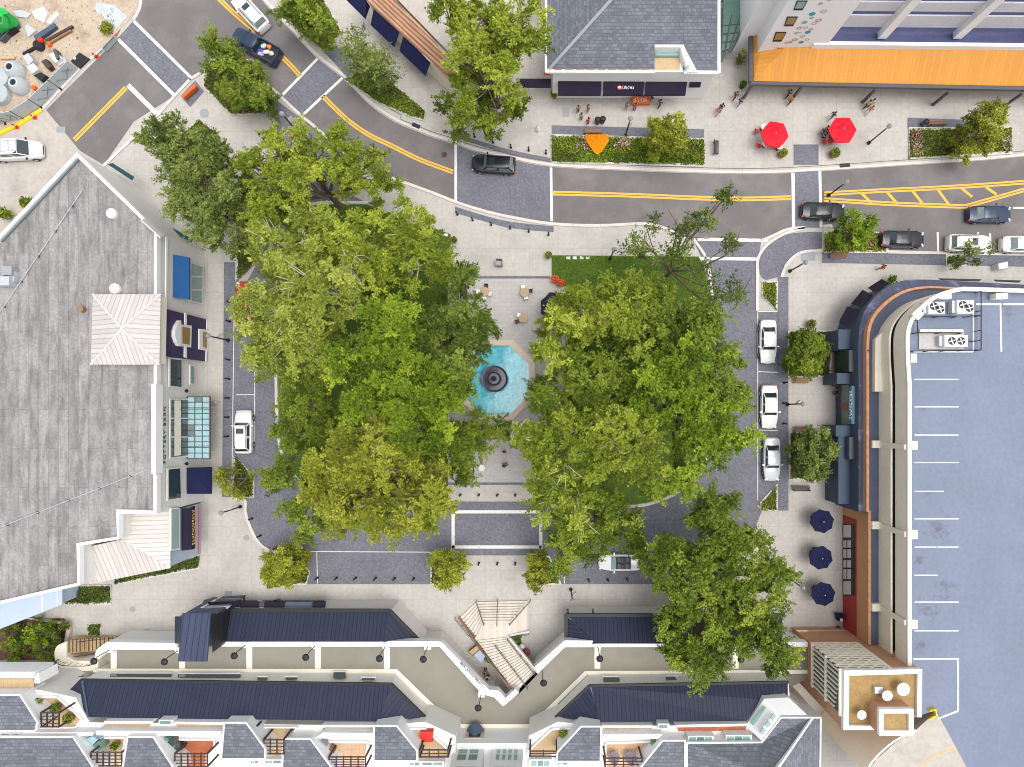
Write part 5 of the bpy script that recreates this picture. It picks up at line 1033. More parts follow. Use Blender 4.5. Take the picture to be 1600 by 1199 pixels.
floor('tile', [(627, 1137), (664, 1137), (701, 1170), (701, 1182), (655, 1182)]); floor('tile', [(862, 1138), (904, 1136), (872, 1177), (825, 1182), (826, 1172)]); floor('peach', [(946, 1160), (1027, 1157), (1002, 1199), (946, 1199)])
for q in ([(165, 1131), (236, 1131), (232, 1138), (158, 1137)], [(275, 1132), (349, 1133), (348, 1139), (278, 1138)], [(505, 1137), (582, 1137), (582, 1143), (503, 1143)], [(943, 1138), (1018, 1138), (1021, 1144), (943, 1144)], [(1058, 1137), (1166, 1135), (1165, 1142), (1060, 1143)], [(0, 1060), (52, 1060), (53, 1078), (30, 1084), (0, 1084)]):
    floor('tile' if q[0][0] != 1058 else 'redtile', q, rail=False); 
    part('balcony_wall', 'white', tl, lambda b: b.prism([(q[0][0]-2, q[0][1]-4), (q[1][0]+2, q[1][1]-4), (q[1][0]+2, q[1][1]-.6), (q[0][0]-2, q[0][1]-.6)], ZL+.9, ZL-.3))
part('cornice', 'white', tl, lambda b: [b.prism(q, ZL+1.0, ZL) for q in ([(150, 1142), (345, 1143), (345, 1150), (150, 1149)], [(505, 1145), (583, 1146), (583, 1154), (490, 1154)], [(944, 1147), (1035, 1147), (1030, 1155), (944, 1156)], [(0, 1144), (145, 1144), (145, 1149.5), (0, 1150)])])
def dormer(pts, z, m='shingle', zw=None, lab=None):
    "sloped shingle roof: list of (px,py,z)"
    o = part('dormer_roof', m, tl, lambda b: b.slab([P(*p) for p in pts], .22), label=lab)
    part('dormer_wall', 'white', tl, lambda b: b.solid([P(*p)-Vector((0, 0, .23)) for p in pts], 6.5))
    q = [P(*p) for p in pts]; part('fascia', 'white', tl, lambda b: [b.bar(q[i]-Vector((0, 0, .05)), q[(i+1) % len(q)]-Vector((0, 0, .05)), .14, .26+.003*i) for i in range(len(q))])
a, b9 = 9.6, 10.9
dormer([(-40, 1086, a), (32, 1086, a), (59, 1128, a+1), (56, 1142, b9), (-40, 1142, b9)], 0)
dormer([(-40, 1152, a), (115, 1151, a), (147, 1200, b9), (150, 1215, b9), (-40, 1215, b9+.4)], 0)
dormer([(200, 1151, a), (240, 1151, a), (272, 1200, b9), (275, 1215, b9), (190, 1215, b9)], 0)
dormer([(351, 1129, a), (385, 1129, a), (415, 1170, a+1), (414, 1186, b9), (346, 1186, b9)], 0)
dormer([(443, 1154, a), (485, 1154, a), (519, 1200, b9), (522, 1215, b9), (441, 1215, b9)], 0)
dormer([(585, 1134, a), (620, 1134, a), (652, 1173, a+1), (652, 1189, b9), (584, 1189, b9)], 0)
dormer([(908, 1135, a), (939, 1135, a), (938, 1190, b9), (870, 1190, b9), (871, 1175, a+1)], 0)
dormer([(1035, 1157, a), (1070, 1157, a), (1070, 1215, b9), (995, 1215, b9), (1000, 1200, b9)], 0)
dormer([(1073, 1161, a), (1190, 1160, a), (1220, 1121, a), (1270, 1121, a), (1215, 1200, 12.2), (1205, 1215, 12.4), (1073, 1215, b9)], 0)
dormer([(1270, 1121, a), (1282, 1121, a-.3), (1281, 1215, a-.3), (1206, 1215, 12.4), (1216, 1200, 12.2)], 0, 'shingle90')
# corner bay with slanted white wall at the right
part('bay_wall', 'white', tl, lambda b: b.solid([P(1194, 1092, 8.2), P(1232, 1090, 8.2), P(1262, 1118, 9.6), P(1220, 1118, 9.6), P(1190, 1158, 9.6), P(1165, 1134, 8.2)], 6.6))
w1 = part('bay_window', 'white', tl, lambda b: b.slab([P(1186, 1144, 9.62), P(1192, 1150, 9.8), P(1214, 1120, 9.8), P(1207, 1116, 9.62)], .05)); part('pane', 'windowc', w1, lambda b: [b.slab([P(x+dx, y+dy, 9.86) for dx, dy in ((0, 0), (4, 4), (10, -4), (6, -8))], .03) for x, y in ((1187, 1145), (1195, 1134), (1203, 1123))])
part('clerestory', 'windowc', tl, lambda b: b.slab([P(1172, 1130, 8.7), P(1177, 1134, 8.9), P(1197, 1106, 8.9), P(1193, 1103, 8.7)], .04))
def win3(x0, x1, y0, y1, n, dark=1, zz=ZL+1.1):
    w1 = part('window', 'whitepl', tl, lambda b: b.prism(rect(x0-2, y0-2, x1+2, y1+1), zz, ZL))
    for k in range(n):
        a_ = x0+(x1-x0)*k/n; b_ = a_+(x1-x0)/n-1.5; part('pane', 'glassg' if k == dark else 'windowc', w1, lambda b: b.prism(rect(a_, y0, b_, y1), zz+.03, zz))
win3(1077, 1114, 1152, 1159, 3); win3(1136, 1173, 1151, 1158, 3)
win3(640, 656, 1192, 1196, 2); win3(660, 692, 1192, 1196, 2, 0); win3(830, 860, 1189, 1197, 3); win3(392, 405, 1190, 1193, 2); win3(414, 440, 1189, 1193, 2); win3(3, 15, 1147, 1149, 1, 0); win3(20, 31, 1147, 1149, 1, 0); win3(250, 268, 1127, 1132, 1, 0); win3(1030, 1044, 1133, 1138, 1, 0); win3(870, 888, 1192, 1195, 2)
def panes(q, m='glassg'): part('glass_screen', m, tl, lambda b: b.solid([P(x, y, ZL+1.0) for x, y in q], ZL+.1))
panes([(125, 1160), (144, 1151), (153, 1156), (136, 1172)], 'glassc'); panes([(137, 1173), (154, 1158), (163, 1167), (150, 1176)]); panes([(250, 1160), (258, 1153), (263, 1154), (253, 1166)]); panes([(255, 1170), (266, 1154), (274, 1162), (262, 1177)], 'glass'); panes([(264, 1178), (276, 1164), (284, 1172), (272, 1178)], 'glass')
panes([(394, 1134), (404, 1134), (399, 1142)], 'glass'); panes([(496, 1164), (502, 1158), (511, 1166), (502, 1176)], 'grey'); panes([(508, 1178), (516, 1168), (522, 1176), (516, 1184)], 'timber'); panes([(1010, 1176), (1020, 1162), (1027, 1158), (1015, 1178)]); panes([(628, 1138), (633, 1140), (645, 1160), (640, 1160)])
def pergola(x0, x1, y0, y1, nx, ny, lab, z=ZL+2.2):
    t = thing('pergola', lab, 'pergola', Vector((*P((x0+x1)/2, (y0+y1)/2, z)[:2], ZL)), group='brown pergolas on the balconies')
    def f_(b):
        for k in range(nx+1): x = x0+(x1-x0)*k/nx; b.bar(P(x, y0-1.5, z), P(x, y1+1, z), .1, .14)
    part('beams', 'darktimber', t, f_); part('rafters', 'darktimber', t, lambda b: [b.bar(P(x0-1, y0+(y1-y0)*k/ny, z+.1), P(x1+1, y0+(y1-y0)*k/ny, z+.1), .05 if 0 < k < ny else .1, .1) for k in range(ny+1)])
    for x in (x0, x1):
        for y in (y0, y1): p = P(x, y, z); part('post', 'darktimber', t, lambda b: b.box((p.x, p.y, (ZL+z)/2), (.14, .14, z-ZL)))
pergola(64, 92, 1114, 1136, 3, 4, 'brown pergola among plants on the leftmost planted balcony'); pergola(142, 190, 1176, 1197, 5, 4, 'brown pergola on the balcony with green glass screens'); pergola(273, 324, 1178, 1198, 5, 4, 'brown pergola over the rust-red balcony'); pergola(412, 443, 1156, 1178, 3, 4, 'brown pergola at the lower end of the plain tan balcony')
pergola(514, 571, 1183, 1199, 5, 4, 'brown pergola over the peach balcony left of the centre'); pergola(656, 700, 1172, 1183, 3, 2, 'low reddish pergola beside the red sofa on the corner balcony'); pergola(828, 870, 1174, 1182, 2, 2, 'low brown pergola on the corner balcony right of the two gables'); pergola(946, 1003, 1185, 1200, 4, 3, 'brown pergola below the two folded parasols')
t = thing('sofa', 'red cushioned sofa on the corner balcony beside the low pergola', 'sofa', P(667, 1153, ZL)); part('seat', 'redpaint', t, lambda b: b.prism(rect(656, 1147, 676, 1160), ZL+.45, ZL+.03)); part('backrest', 'redpaint', t, lambda b: b.prism(rect(656, 1144, 676, 1147), ZL+.8, ZL+.03))
for x, l in ((958, 'left folded pinkish-grey parasol on the peach balcony'), (983, 'right folded pinkish-grey parasol on the peach balcony')):
    t = thing('folded_parasol', l, 'parasol', P(x, 1180, ZL), group='folded parasols'); part('canopy', mat('pinkish grey cloth', (.42, .34, .38), rough=.9, var=.15), t, lambda b: b.lathe(P(x, 1178, ZL), [(.62, .75), (.5, 1.0), (.3, 1.7), (.06, 2.4)], 8)); part('pole', 'steel', t, lambda b: b.tube([P(x, 1178, ZL+.02), P(x, 1178, ZL)+Vector((0, 0, 2.5))], .03, 6)); part('base', 'grey', t, lambda b: b.lathe(P(x, 1178, ZL+.03), [(.3, 0), (.28, .08)], 12))
for x, y, r_, l in ((60, 1098, 7, 'dark potted shrub at the left of the planted balcony'), (88, 1106, 8, 'green shrub in the middle of the planted balcony'), (108, 1122, 8, 'brownish shrub at the right of the planted balcony'), (66, 1108, 6, 'small shrub beside the pergola of the planted balcony'), (880, 1146, 6, 'olive shrub on the tan corner balcony'), (180, 1165, 6, 'flowering plant on the balcony with green glass screens')):
    c = P(x, y, ZL+.6); n = 420; v = RNG.normal(0, 1, (n, 3)); v = unit(v)*RNG.random((n, 1))**.4*r_*S; v[:, 2] *= .8
    t = thing('potted_shrub', l, 'plant', (c.x, c.y, ZL+.02), group='balcony plants'); leaves_mesh('foliage', v+np.array([c.x, c.y, ZL+.75]), RNG.normal(0, 1, (n, 3)), RNG.normal(0, .5, (n, 3))+np.array([0, 0, 1.]), np.full(n, .17), np.full(n, .09), RNG.random(n), LEAF['mid' if x != 880 else 'lime'], t)
    part('pot', 'terra_pot', t, lambda b: b.lathe((c.x, c.y, ZL+.03), [(.2, 0), (.28, .4), (.24, .4)], 12))
# centre block with two gabled window fronts
cb = thing('centre_building', 'white block at the bottom edge with two tall window fronts and a dark arched hood', 'building', P(770, 1170))
Yc = P(0, 1138, ZF).y
part('wall', 'white', cb, lambda b: b.solid([Vector((P(704, 0, 8).x, Yc, 7.2)), Vector((P(834, 0, 8).x, Yc, 7.2)), Vector((P(834, 0, 8).x, Yc-10, 7.2)), Vector((P(704, 0, 8).x, Yc-10, 7.2))], 0))
for x0, x1, n in ((712, 758, 2), (770, 818, 4)):
    yy = Yc-.6; X_0, X_1 = P(x0, 0, 6).x, P(x1, 0, 6).x
    gf_ = part('gable_front', 'whitepl', cb, lambda b: b.solid([Vector((X_0, yy, 12.7)), Vector((X_1, yy, 12.7)), Vector((X_1, yy-3, 12.7)), Vector((X_0, yy-3, 12.7))], 6.6))
    for z0, z1 in ((7.35, 8.0), (8.3, 9.3), (10.6, 11.0), (11.2, 12.2)):
        for k in range(n):
            wv = (X_1-X_0-.8)/n; a_ = X_0+.4+wv*k+.1
            part('pane', ('windowc' if n == 4 else 'glassg'), gf_, lambda b: b.box((a_+wv/2-.1, yy+.02, (z0+z1)/2), (wv-.25, .06, z1-z0)))
hc = P(740, 1153, 6.6)
part('arched_hood', 'bluegrey', cb, lambda b: b.raw([Vector((hc.x+math.cos(a)*.86*s_, Yc+(0 if j == 0 else .0)+.9*math.sin(a)*s_, 4.6+1.3*(1-s_)+.2)) for j, s_ in enumerate((1, .75, .4, .02)) for a in [math.pi*k/12 for k in range(13)]], [(j*13+k, j*13+k+1, (j+1)*13+k+1, (j+1)*13+k) for j in range(3) for k in range(12)]))
part('doorway', 'coping', cb, lambda b: b.box((hc.x, Yc+.03, 5.2), (1.9, .06, 2.2))); part('door', 'glass', cb, lambda b: b.box((hc.x, Yc+.08, 5.05), (1.2, .05, 2.0)))
# ---- wooden fan stair
st = thing('wooden_stair', 'pale timber fan-shaped stair rising from the plaza to the grey terrace', 'stair', P(775, 1000))
L1 = 1.35
land = [(742, 997), (757, 976), (798, 975), (795, 992), (776, 1010), (757, 1020)]
def stp(b):
    ctr = (774, 985); n = 8
    out_ = [(718, 966), (744, 941), (824, 939), (824, 987)]; inn = [(748, 1000), (757, 974), (797, 974), (795, 994)]
    for k in range(n):
        t0 = k/n; z = L1*(k+1)/n
        q0 = [(o[0]+(i_[0]-o[0])*t0, o[1]+(i_[1]-o[1])*t0) for o, i_ in zip(out_, inn)]
        b.prism(q0+[(776, 1003)], z, z-L1/n-.0+(.0))
part('fan_steps', 'wood', st, stp); part('landing', 'wood', st, lambda b: b.prism(land+[(742, 1000)], L1+.02, .1))
def up_(b):
    A0, A1, B0, B1 = Vector((742, 1000)), Vector((793, 993)), Vector((808, 1087)), Vector((841, 1052))
    A0 = Vector((745, 1001)); A1 = Vector((793, 996)); n = 20
    for k in range(n):
        t0, t1 = k/n, (k+1)/n; z = L1+(ZF-L1)*(k+1)/n; q = [A0.lerp(B0, t0), A0.lerp(B0, t1+.004), A1.lerp(B1, t1+.004), A1.lerp(B1, t0)]
        b.prism([(v.x, v.y) for v in q], z, z-.32)
part('upper_flight', 'wood', st, up_)
part('stringer', 'timber', st, lambda b: [b.bar(P(717, 965, .3), P(742, 1000, L1), .18, .4), b.bar(P(742, 1000, L1), P(806, 1088, ZF), .18, .4)]); part('stringer', 'offwhite', st, lambda b: [b.bar(P(794, 994, L1), P(842, 1052, ZF), .18, .5), b.bar(P(794, 993, L1), P(826, 987, .3), .18, .3)])
def rails(b):
    for a_, za, b_, zb in (((745, 938), .1, (757, 974), L1), ((778, 935), .1, (777, 975), L1), ((829, 936), .1, (796, 974), L1), ((712, 964), .1, (745, 1003), L1), ((745, 1003), L1, (803, 1074), ZF), ((774, 1005), L1, (825, 1072), ZF), ((793, 996), L1, (836, 1050), ZF), ((826, 988), .1, (796, 993), L1)):
        A1, B1 = P(*a_, za)+Vector((0, 0, .9)), P(*b_, zb)+Vector((0, 0, .9)); b.tube([A1, B1], .035, 6); b.tube([A1-Vector((0, 0, .4)), B1-Vector((0, 0, .4))], .025, 6)
        n = max(2, int((B1-A1).length/1.1))
        for k in range(n+1): c = A1.lerp(B1, k/n); b.tube([c-Vector((0, 0, .9)), c], .03, 5)
part('railing', 'dgrey', st, rails)
# ---- curved ramp stair bottom left
cs = thing('curved_stair', 'curved cream stair with dark slatted rails winding up to the left end of the terrace', 'stair', P(130, 1010))
def cst(b):
    n = 16
    for k in range(n):
        x = 186-k*5.2; z = .12+k*.12; b.prism([(x, 994+k*.5), (x-5.3, 994.6+k*.5), (x-5.3, 1014+k*.55), (x, 1012.5+k*.55)], z, 0)
part('steps', 'tile', cs, cst)
part('landing', 'cream', cs, lambda b: b.prism(smooth([(104, 1003), (90, 1009), (85, 1020), (88, 1036), (98, 1046), (118, 1050)])+[(150, 1050), (150, 1034), (116, 1032), (104, 1026)], 2.3, 0)); part('upper_steps', 'cream', cs, lambda b: [b.prism([(118+k*5, 1033), (123+k*5, 1033), (123+k*5, 1049), (118+k*5, 1049)], 2.45+k*.22, 0) for k in range(7)])
def crl(b):
    for pts, z0, z1 in ((smooth([(187, 993), (140, 998), (106, 1003), (90, 1009), (84, 1021), (88, 1037), (98, 1047), (118, 1052), (150, 1051)]), .2, 3.4), (smooth([(186, 1012), (140, 1020), (108, 1024), (97, 1028), (106, 1035), (140, 1036), (152, 1034)]), .2, 3.4)):
        n = len(pts); L_ = [P(x, y, z0+(z1-z0)*i/n)+Vector((0, 0, .9)) for i, (x, y) in enumerate(pts)]; b.tube(L_, .04, 5)
        for p in L_[::1]: b.tube([p-Vector((0, 0, .9)), p], .022, 4)
    for k in range(13): x = 182-k*6.2; b.bar(P(x, 994.5+k*.45, .9+k*.13), P(x, 1014+k*.5, .9+k*.13), .07, .05)
part('railing', 'darktimber', cs, crl)
tag(MB().prism([(-60, 1050), (54, 1050), (54, 1055), (60, 1052), (62, 1068), (54, 1068), (54, 1059), (-60, 1058)], 8.6, 6).build('balcony_wall', M_['white']), 'white balcony wall with a dark lamp at the far lower left corner', 'wall')
tag(MB().prism(smooth([(105, 975), (109, 985), (105, 1003)])+[(100, 1003), (103, 985), (99, 977), (40, 967), (40, 965)], .5, 0).build('garden_kerb', M_['coping']), 'thin brick-coloured kerb round the bottom left garden', 'kerb')
tag(MB().sheet([(30, 968), (100, 966), (108, 980), (106, 1000), (86, 1010), (84, 1045), (0, 1048), (-60, 1048), (-60, 980)], .012).build('soil', M_['mulch']), kind='structure')
tag(MB().sheet([(845, 1050), (880, 1005), (884, 1003), (846, 1045)], .01).build('pavement_patch', M_['concrete']), kind='structure')
# ------------------------------------------------------------------ vehicles
def car(name, label, pnt, kind='sedan', cat='car', glassm='carglass', trim=None):
    L, Wd, Hh = dict(sedan=(4.75, 1.84, 1.45), suv=(4.75, 1.9, 1.68), van=(5.5, 2.0, 2.05), pickup=(5.6, 1.98, 1.85), convertible=(4.6, 1.82, 1.35))[kind]
    t = thing(name, label, cat, (0, 0, 0)); h = L/2; w = Wd/2
    if kind == 'van': st = [(-h, .80, .95), (-h+.08, .95, 1.1), (-h+.5, 1, 1.15), (0, 1, 1.15), (h-1.5, 1, 1.12), (h-1.1, .98, 1.05), (h-.5, .93, .95), (h-.15, .82, .8), (h, .6, .62)]
    elif kind == 'suv': st = [(-h, .72, .85), (-h+.1, .9, 1.0), (-h+.5, .98, 1.05), (0, 1, 1.02), (h-1.3, 1, 1.0), (h-.9, .97, .98), (h-.45, .9, .9), (h-.12, .74, .78), (h, .5, .6)]
    elif kind == 'pickup': st = [(-h, .9, .95), (-h+.08, .97, 1.05), (-h+.5, 1, 1.08), (0, 1, 1.06), (h-1.4, 1, 1.08), (h-.9, .98, 1.06), (h-.4, .92, 1.0), (h-.12, .8, .85), (h, .6, .65)]
    else: st = [(-h, .62, .75), (-h+.12, .84, .92), (-h+.55, .96, .96), (-.4, 1, .92), (.5, 1, .90), (h-1.3, .99, .88), (h-.8, .95, .82), (h-.35, .84, .72), (h-.1, .66, .62), (h, .42, .5)]
    b = MB(); rows = []
    for x, ws, zt in st:
        ww = w*ws
        rows.append([(x, -ww*.93, .22), (x, -ww, .42), (x, -ww, zt*.68), (x, -ww*.95, zt*.93), (x, -ww*.72, zt*1.01), (x, -ww*.35, zt*1.04), (x, 0, zt*1.05), (x, ww*.35, zt*1.04), (x, ww*.72, zt*1.01), (x, ww*.95, zt*.93), (x, ww, zt*.68), (x, ww, .42), (x, ww*.93, .22)])
    k = len(rows[0]); vs = [v for r_ in rows for v in r_]; fs = [(i*k+j, (i+1)*k+j, (i+1)*k+(j+1) % k, i*k+(j+1) % k) for i in range(len(rows)-1) for j in range(k)]
    fs += [tuple(range(k)), tuple(reversed(range((len(rows)-1)*k, len(rows)*k)))]
    if kind == 'pickup': fs = [f for f in fs if not (all(rows[0][0][0]-.01+.4 < vs[i][0] < .05 for i in f) and False)]
    b.raw(vs, fs); body = b.build('body', pnt, t, local=True, smooth=True)
    zb = dict(sedan=.90, suv=1.0, van=1.1, pickup=1.04, convertible=.9)[kind]
    gx = dict(sedan=(-h+.75, -h+1.45, .55, h-1.45), suv=(-h+.22, -h+.62, .65, h-1.35), van=(-h+.1, -h+.25, h-1.85, h-1.0), pickup=(-.55, -.35, h-2.0, h-1.3), convertible=(-h+1.3, -h+1.6, .2, .95))[kind]
    x0, x1, x2, x3 = gx; wb_, wr = w*.93, w*(.70 if kind != 'van' else .82)
    def gh(b):
        base = [(x0, -wb_*.88, zb), (x3, -wb_*.9, zb), (x3, wb_*.9, zb), (x0, wb_*.88, zb)]; mid = [(x1, -wr, Hh-.06), (x2, -wr, Hh-.06), (x2, wr, Hh-.06), (x1, wr, Hh-.06)]
        b.raw(base+mid, [(0, 1, 5, 4), (1, 2, 6, 5), (2, 3, 7, 6), (3, 0, 4, 7), (4, 5, 6, 7)])
    if kind != 'convertible':
        b = MB(); gh(b); b.build('cabin', pnt, t, local=True)
        b = MB(); n = 7; vs = []
        for i in range(n):
            u = i/(n-1); x = x1-.06+(x2-x1+.12)*u
            for j in range(n): v = j/(n-1); y = -wr+2*wr*v; vs.append((x, y*(1-.06*(2*u-1)**2), Hh-.07+.07*(1-(2*v-1)**4)*(1-(2*u-1)**4)**.5+.01))
        b.raw(vs, [(i*n+j, (i+1)*n+j, (i+1)*n+j+1, i*n+j+1) for i in range(n-1) for j in range(n-1)]); rf = b.build('roof', pnt, t, local=True, smooth=True)
        if kind == 'suv': MB().box((x2-.55, 0, Hh+.025), (.55, .8, .02)).build('sunroof', M_['carglass'], rf, local=True); [MB().bar((x1+.1, s*wr*.9, Hh+.04), (x2-.2, s*wr*.9, Hh+.04), .05, .05).build('roof_rail', M_['dgrey'], rf, local=True) for s in (-1, 1)]
    def pane(nm, a, b_, c, d, f0=.12, f1=.9, g_=glassm, off=.012):
        a, b_, c, d = map(Vector, (a, b_, c, d)); q = [a.lerp(d, f0), b_.lerp(c, f0), b_.lerp(c, f1), a.lerp(d, f1)]; cc = sum(q, Vector())/4; q = [cc+(v-cc)*.9 for v in q]
        n = (q[1]-q[0]).cross(q[3]-q[0]).normalized(); 
        if n.dot(cc-Vector(((x0+x3)/2, 0, zb))) < 0: n = -n
        MB().face([v+n*off for v in q]).build(nm, M_[g_], t, local=True)
    B = [(x0, -wb_*.88, zb), (x3, -wb_*.9, zb), (x3, wb_*.9, zb), (x0, wb_*.88, zb)]; Mm = [(x1, -wr, Hh-.06), (x2, -wr, Hh-.06), (x2, wr, Hh-.06), (x1, wr, Hh-.06)]
    if kind != 'convertible':
        pane('windshield', B[1], B[2], Mm[2], Mm[1], .05, .97); pane('rear_window', B[3], B[0], Mm[0], Mm[3], .1, .95)
        for s in (0, 1):
            a, b_, c, d = (B[0], B[1], Mm[1], Mm[0]) if s == 0 else (B[2], B[3], Mm[3], Mm[2]); a, b_, c, d = map(Vector, (a, b_, c, d))
            nn_ = 3 if kind == 'van' else 2
            for k in range(nn_): pane('side_window', a.lerp(b_, k/nn_+.02), a.lerp(b_, (k+1)/nn_-.02), d.lerp(c, (k+1)/nn_-.02), d.lerp(c, k/nn_+.02))
    else:
        MB().face([(.95, -w*.8, .92), (.95, w*.8, .92), (.45, w*.68, 1.32), (.45, -w*.68, 1.32)]).build('windshield', M_[glassm], t, local=True)
        MB().box((-.35, 0, .965), (1.7, 1.35, .06)).build('cabin', M_['black'], t, local=True)
        for x in (.0, -.85):
            for s in (-1, 1): MB().box((x, s*.36, 1.0), (.5, .5, .14)).build('seat', M_['dgrey'], t, local=True); MB().box((x-.25, s*.36, 1.2), (.13, .48, .45)).build('backrest', M_['dgrey'], t, local=True)
    if kind == 'pickup':
        MB().box((-h+1.25, 0, 1.14), (2.0, 1.5, .03)).build('bed_liner', M_['black'], t, local=True)
        for s in (-1, 1): MB().box((-h+1.25, s*.88, 1.25), (2.35, .14, .3)).build('bed_side', pnt, t, local=True)
        MB().box((-h+.1, 0, 1.24), (.1, 1.7, .28)).build('tailgate', pnt, t, local=True)
    for sx in (-1, 1):
        for s in (-1, 1):
            c = Vector((sx*(h-.9 if sx > 0 else h-.95), s*(w-.1), .34))
            wv = MB().tube([c-Vector((0, .11, 0)), c+Vector((0, .11, 0))], .34, 16).build('wheel', M_['tyre'], t, local=True); MB().tube([c+Vector((0, s*.105, 0)), c+Vector((0, s*.125, 0))], .21, 10).build('rim', M_['rim'], wv, local=True)
    for s in (-1, 1):
        MB().box((h-.22, s*w*.66, .66), (.16, .34, .12), -s*.5).build('headlight', M_['lampw'], t, local=True); MB().box((-h+.1, s*w*.72, .82), (.14, .3, .14), s*.4).build('taillight', M_['lampr'], t, local=True)
        MB().box((x3-.35, s*(w+.09), zb+.06), (.14, .22, .14)).build('mirror', pnt if kind != 'van' else M_['black'], t, local=True)
    MB().box((h-.02, 0, .45), (.06, Wd*.5, .14)).build('grille', M_['black'], t, local=True)
    return t
BLK, WHT, SLV, NVY, PRL, REDP = paint('black car paint', (.012, .013, .018)), paint('white car paint', (.72, .72, .71)), paint('silver car paint', (.55, .57, .60)), paint('navy car paint', (.02, .035, .075)), paint('pearl white car paint', (.74, .72, .66)), paint('red car paint', (.45, .02, .015))
def putcar(c, x, y, a, z=.02): p = P(x, y, .7); c.location = (p.x, p.y, z); c.rotation_euler = (0, 0, R(a)); return c
putcar(car('parked_car', 'white sport utility vehicle cut by the top edge, ahead of the dark pickup', WHT, 'suv', glassm='carglassl'), 391, 20, 180-hd(45, 50)*0-45-0).rotation_euler[2] = hd(-44, -48)
pk = putcar(car('pickup_truck', 'dark navy pickup truck with a colourful load in its bed, crossing the yellow line', NVY, 'pickup', cat='pickup truck'), 400, 73, 0); pk.rotation_euler[2] = hd(-72, -40)
putcar(car('van', 'white passenger van with black windows and a roof rack, cut by the left edge', WHT, 'van', cat='van', glassm='carglass'), 26, 236, 3)
putcar(car('parked_car', 'black car driving alone over the upper paver crossing', BLK, 'suv', glassm='carglassl'), 771, 257, 180-4)
putcar(car('parked_car', 'black car on the narrow right paver crossing, beside the round street tree', BLK, 'sedan'), 1286, 330, -2)
putcar(car('parked_car', 'dark navy car at the right end of the yellow hatching', NVY, 'sedan', glassm='carglassl'), 1546, 335, 0)
putcar(car('parked_car', 'black car parked in the kerb bay right of the round street tree', BLK, 'sedan'), 1410, 374, -1)
putcar(car('parked_car', 'white compact car parked between two white bay lines behind the thin olive tree', PRL, 'suv', glassm='carglassl'), 1514, 381, -2)
putcar(car('parked_car', 'white car cut by the right edge of the picture', WHT, 'sedan', glassm='carglassl'), 1598, 382, 0)
putcar(car('parked_car', 'uppermost of the three white cars in the right parking bays', WHT, 'sedan'), 1200, 534, -90)
putcar(car('parked_car', 'middle of the three white cars in the right parking bays', PRL, 'sedan'), 1202, 636, -90)
putcar(car('parked_car', 'silver car, lowest of the three in the right parking bays, above the triangular bed', SLV, 'sedan'), 1206, 718, -90)
putcar(car('parked_car', 'white sport utility vehicle parked on the left ring street with its nose up', WHT, 'suv'), 381, 675, 90)
putcar(car('parked_car', 'white open convertible half hidden under the large lower right tree', WHT, 'convertible', glassm='windowc'), 968, 879, 180)
putcar(car('parked_car', 'red car half hidden under the pale tree on the left ring street', REDP, 'sedan'), 381, 474, 90)
# van rack and pickup load
v0 = [o for o in COL.objects if o.name.startswith('van')][0]
def rk(b):
    for s in (-.55, .55): b.bar((-2.3, s, 2.2), (1.1, s, 2.2), .06)
    for k in range(5): b.bar((-2.3+.85*k, -.6, 2.24), (-2.3+.85*k, .6, 2.24), .06)
b = MB(); rk(b); b.build('roof_rack', M_['steel'], v0, local=True)
for i, (dx, dy, c_, nm, l) in enumerate([(-1.0, .35, (.05, .08, .5), 'bag', 'deep blue bag at the cab end of the pickup bed'), (-1.05, -.3, (.5, .62, .8), 'bag', 'pale blue bag at the cab end of the pickup bed'), (-1.6, .1, (.75, .75, .72), 'bag', 'white bundle in the middle of the pickup bed'), (-1.6, -.5, (.7, .2, .05), 'bag', 'orange bag in the middle of the pickup bed'), (-2.15, -.05, (.5, .56, .45), 'bag', 'greenish sack at the tailgate of the pickup bed'), (-1.2, .62, (.55, .35, .45), 'bag', 'pink bag along the bed side nearest the yellow line')]):
    a = pk.rotation_euler[2]; p = Vector(pk.location)+Vector((math.cos(a)*dx-math.sin(a)*dy, math.sin(a)*dx+math.cos(a)*dy, 1.18))
    m = MB(); rq = random.Random(i)
    rad_ = [.30*(.75+.5*rq.random()) for _ in range(9)]
    m.raw([(rad_[k]*math.cos(k*.698)*f_, rad_[k]*.8*math.sin(k*.698)*f_, zz_) for f_, zz_ in ((1, 0), (1.05, .12), (.7, .2+.05*rq.random()), (.25, .2)) for k in range(9)], [(r_*9+k, r_*9+(k+1) % 9, (r_+1)*9+(k+1) % 9, (r_+1)*9+k) for r_ in range(3) for k in range(9)]+[tuple(range(27, 36))]); o = m.build('bag', mat('load colour %d' % i, c_, var=.35, scale=3), local=True); o.location = p; tag(o, l, 'bag', 'load in the pickup bed')
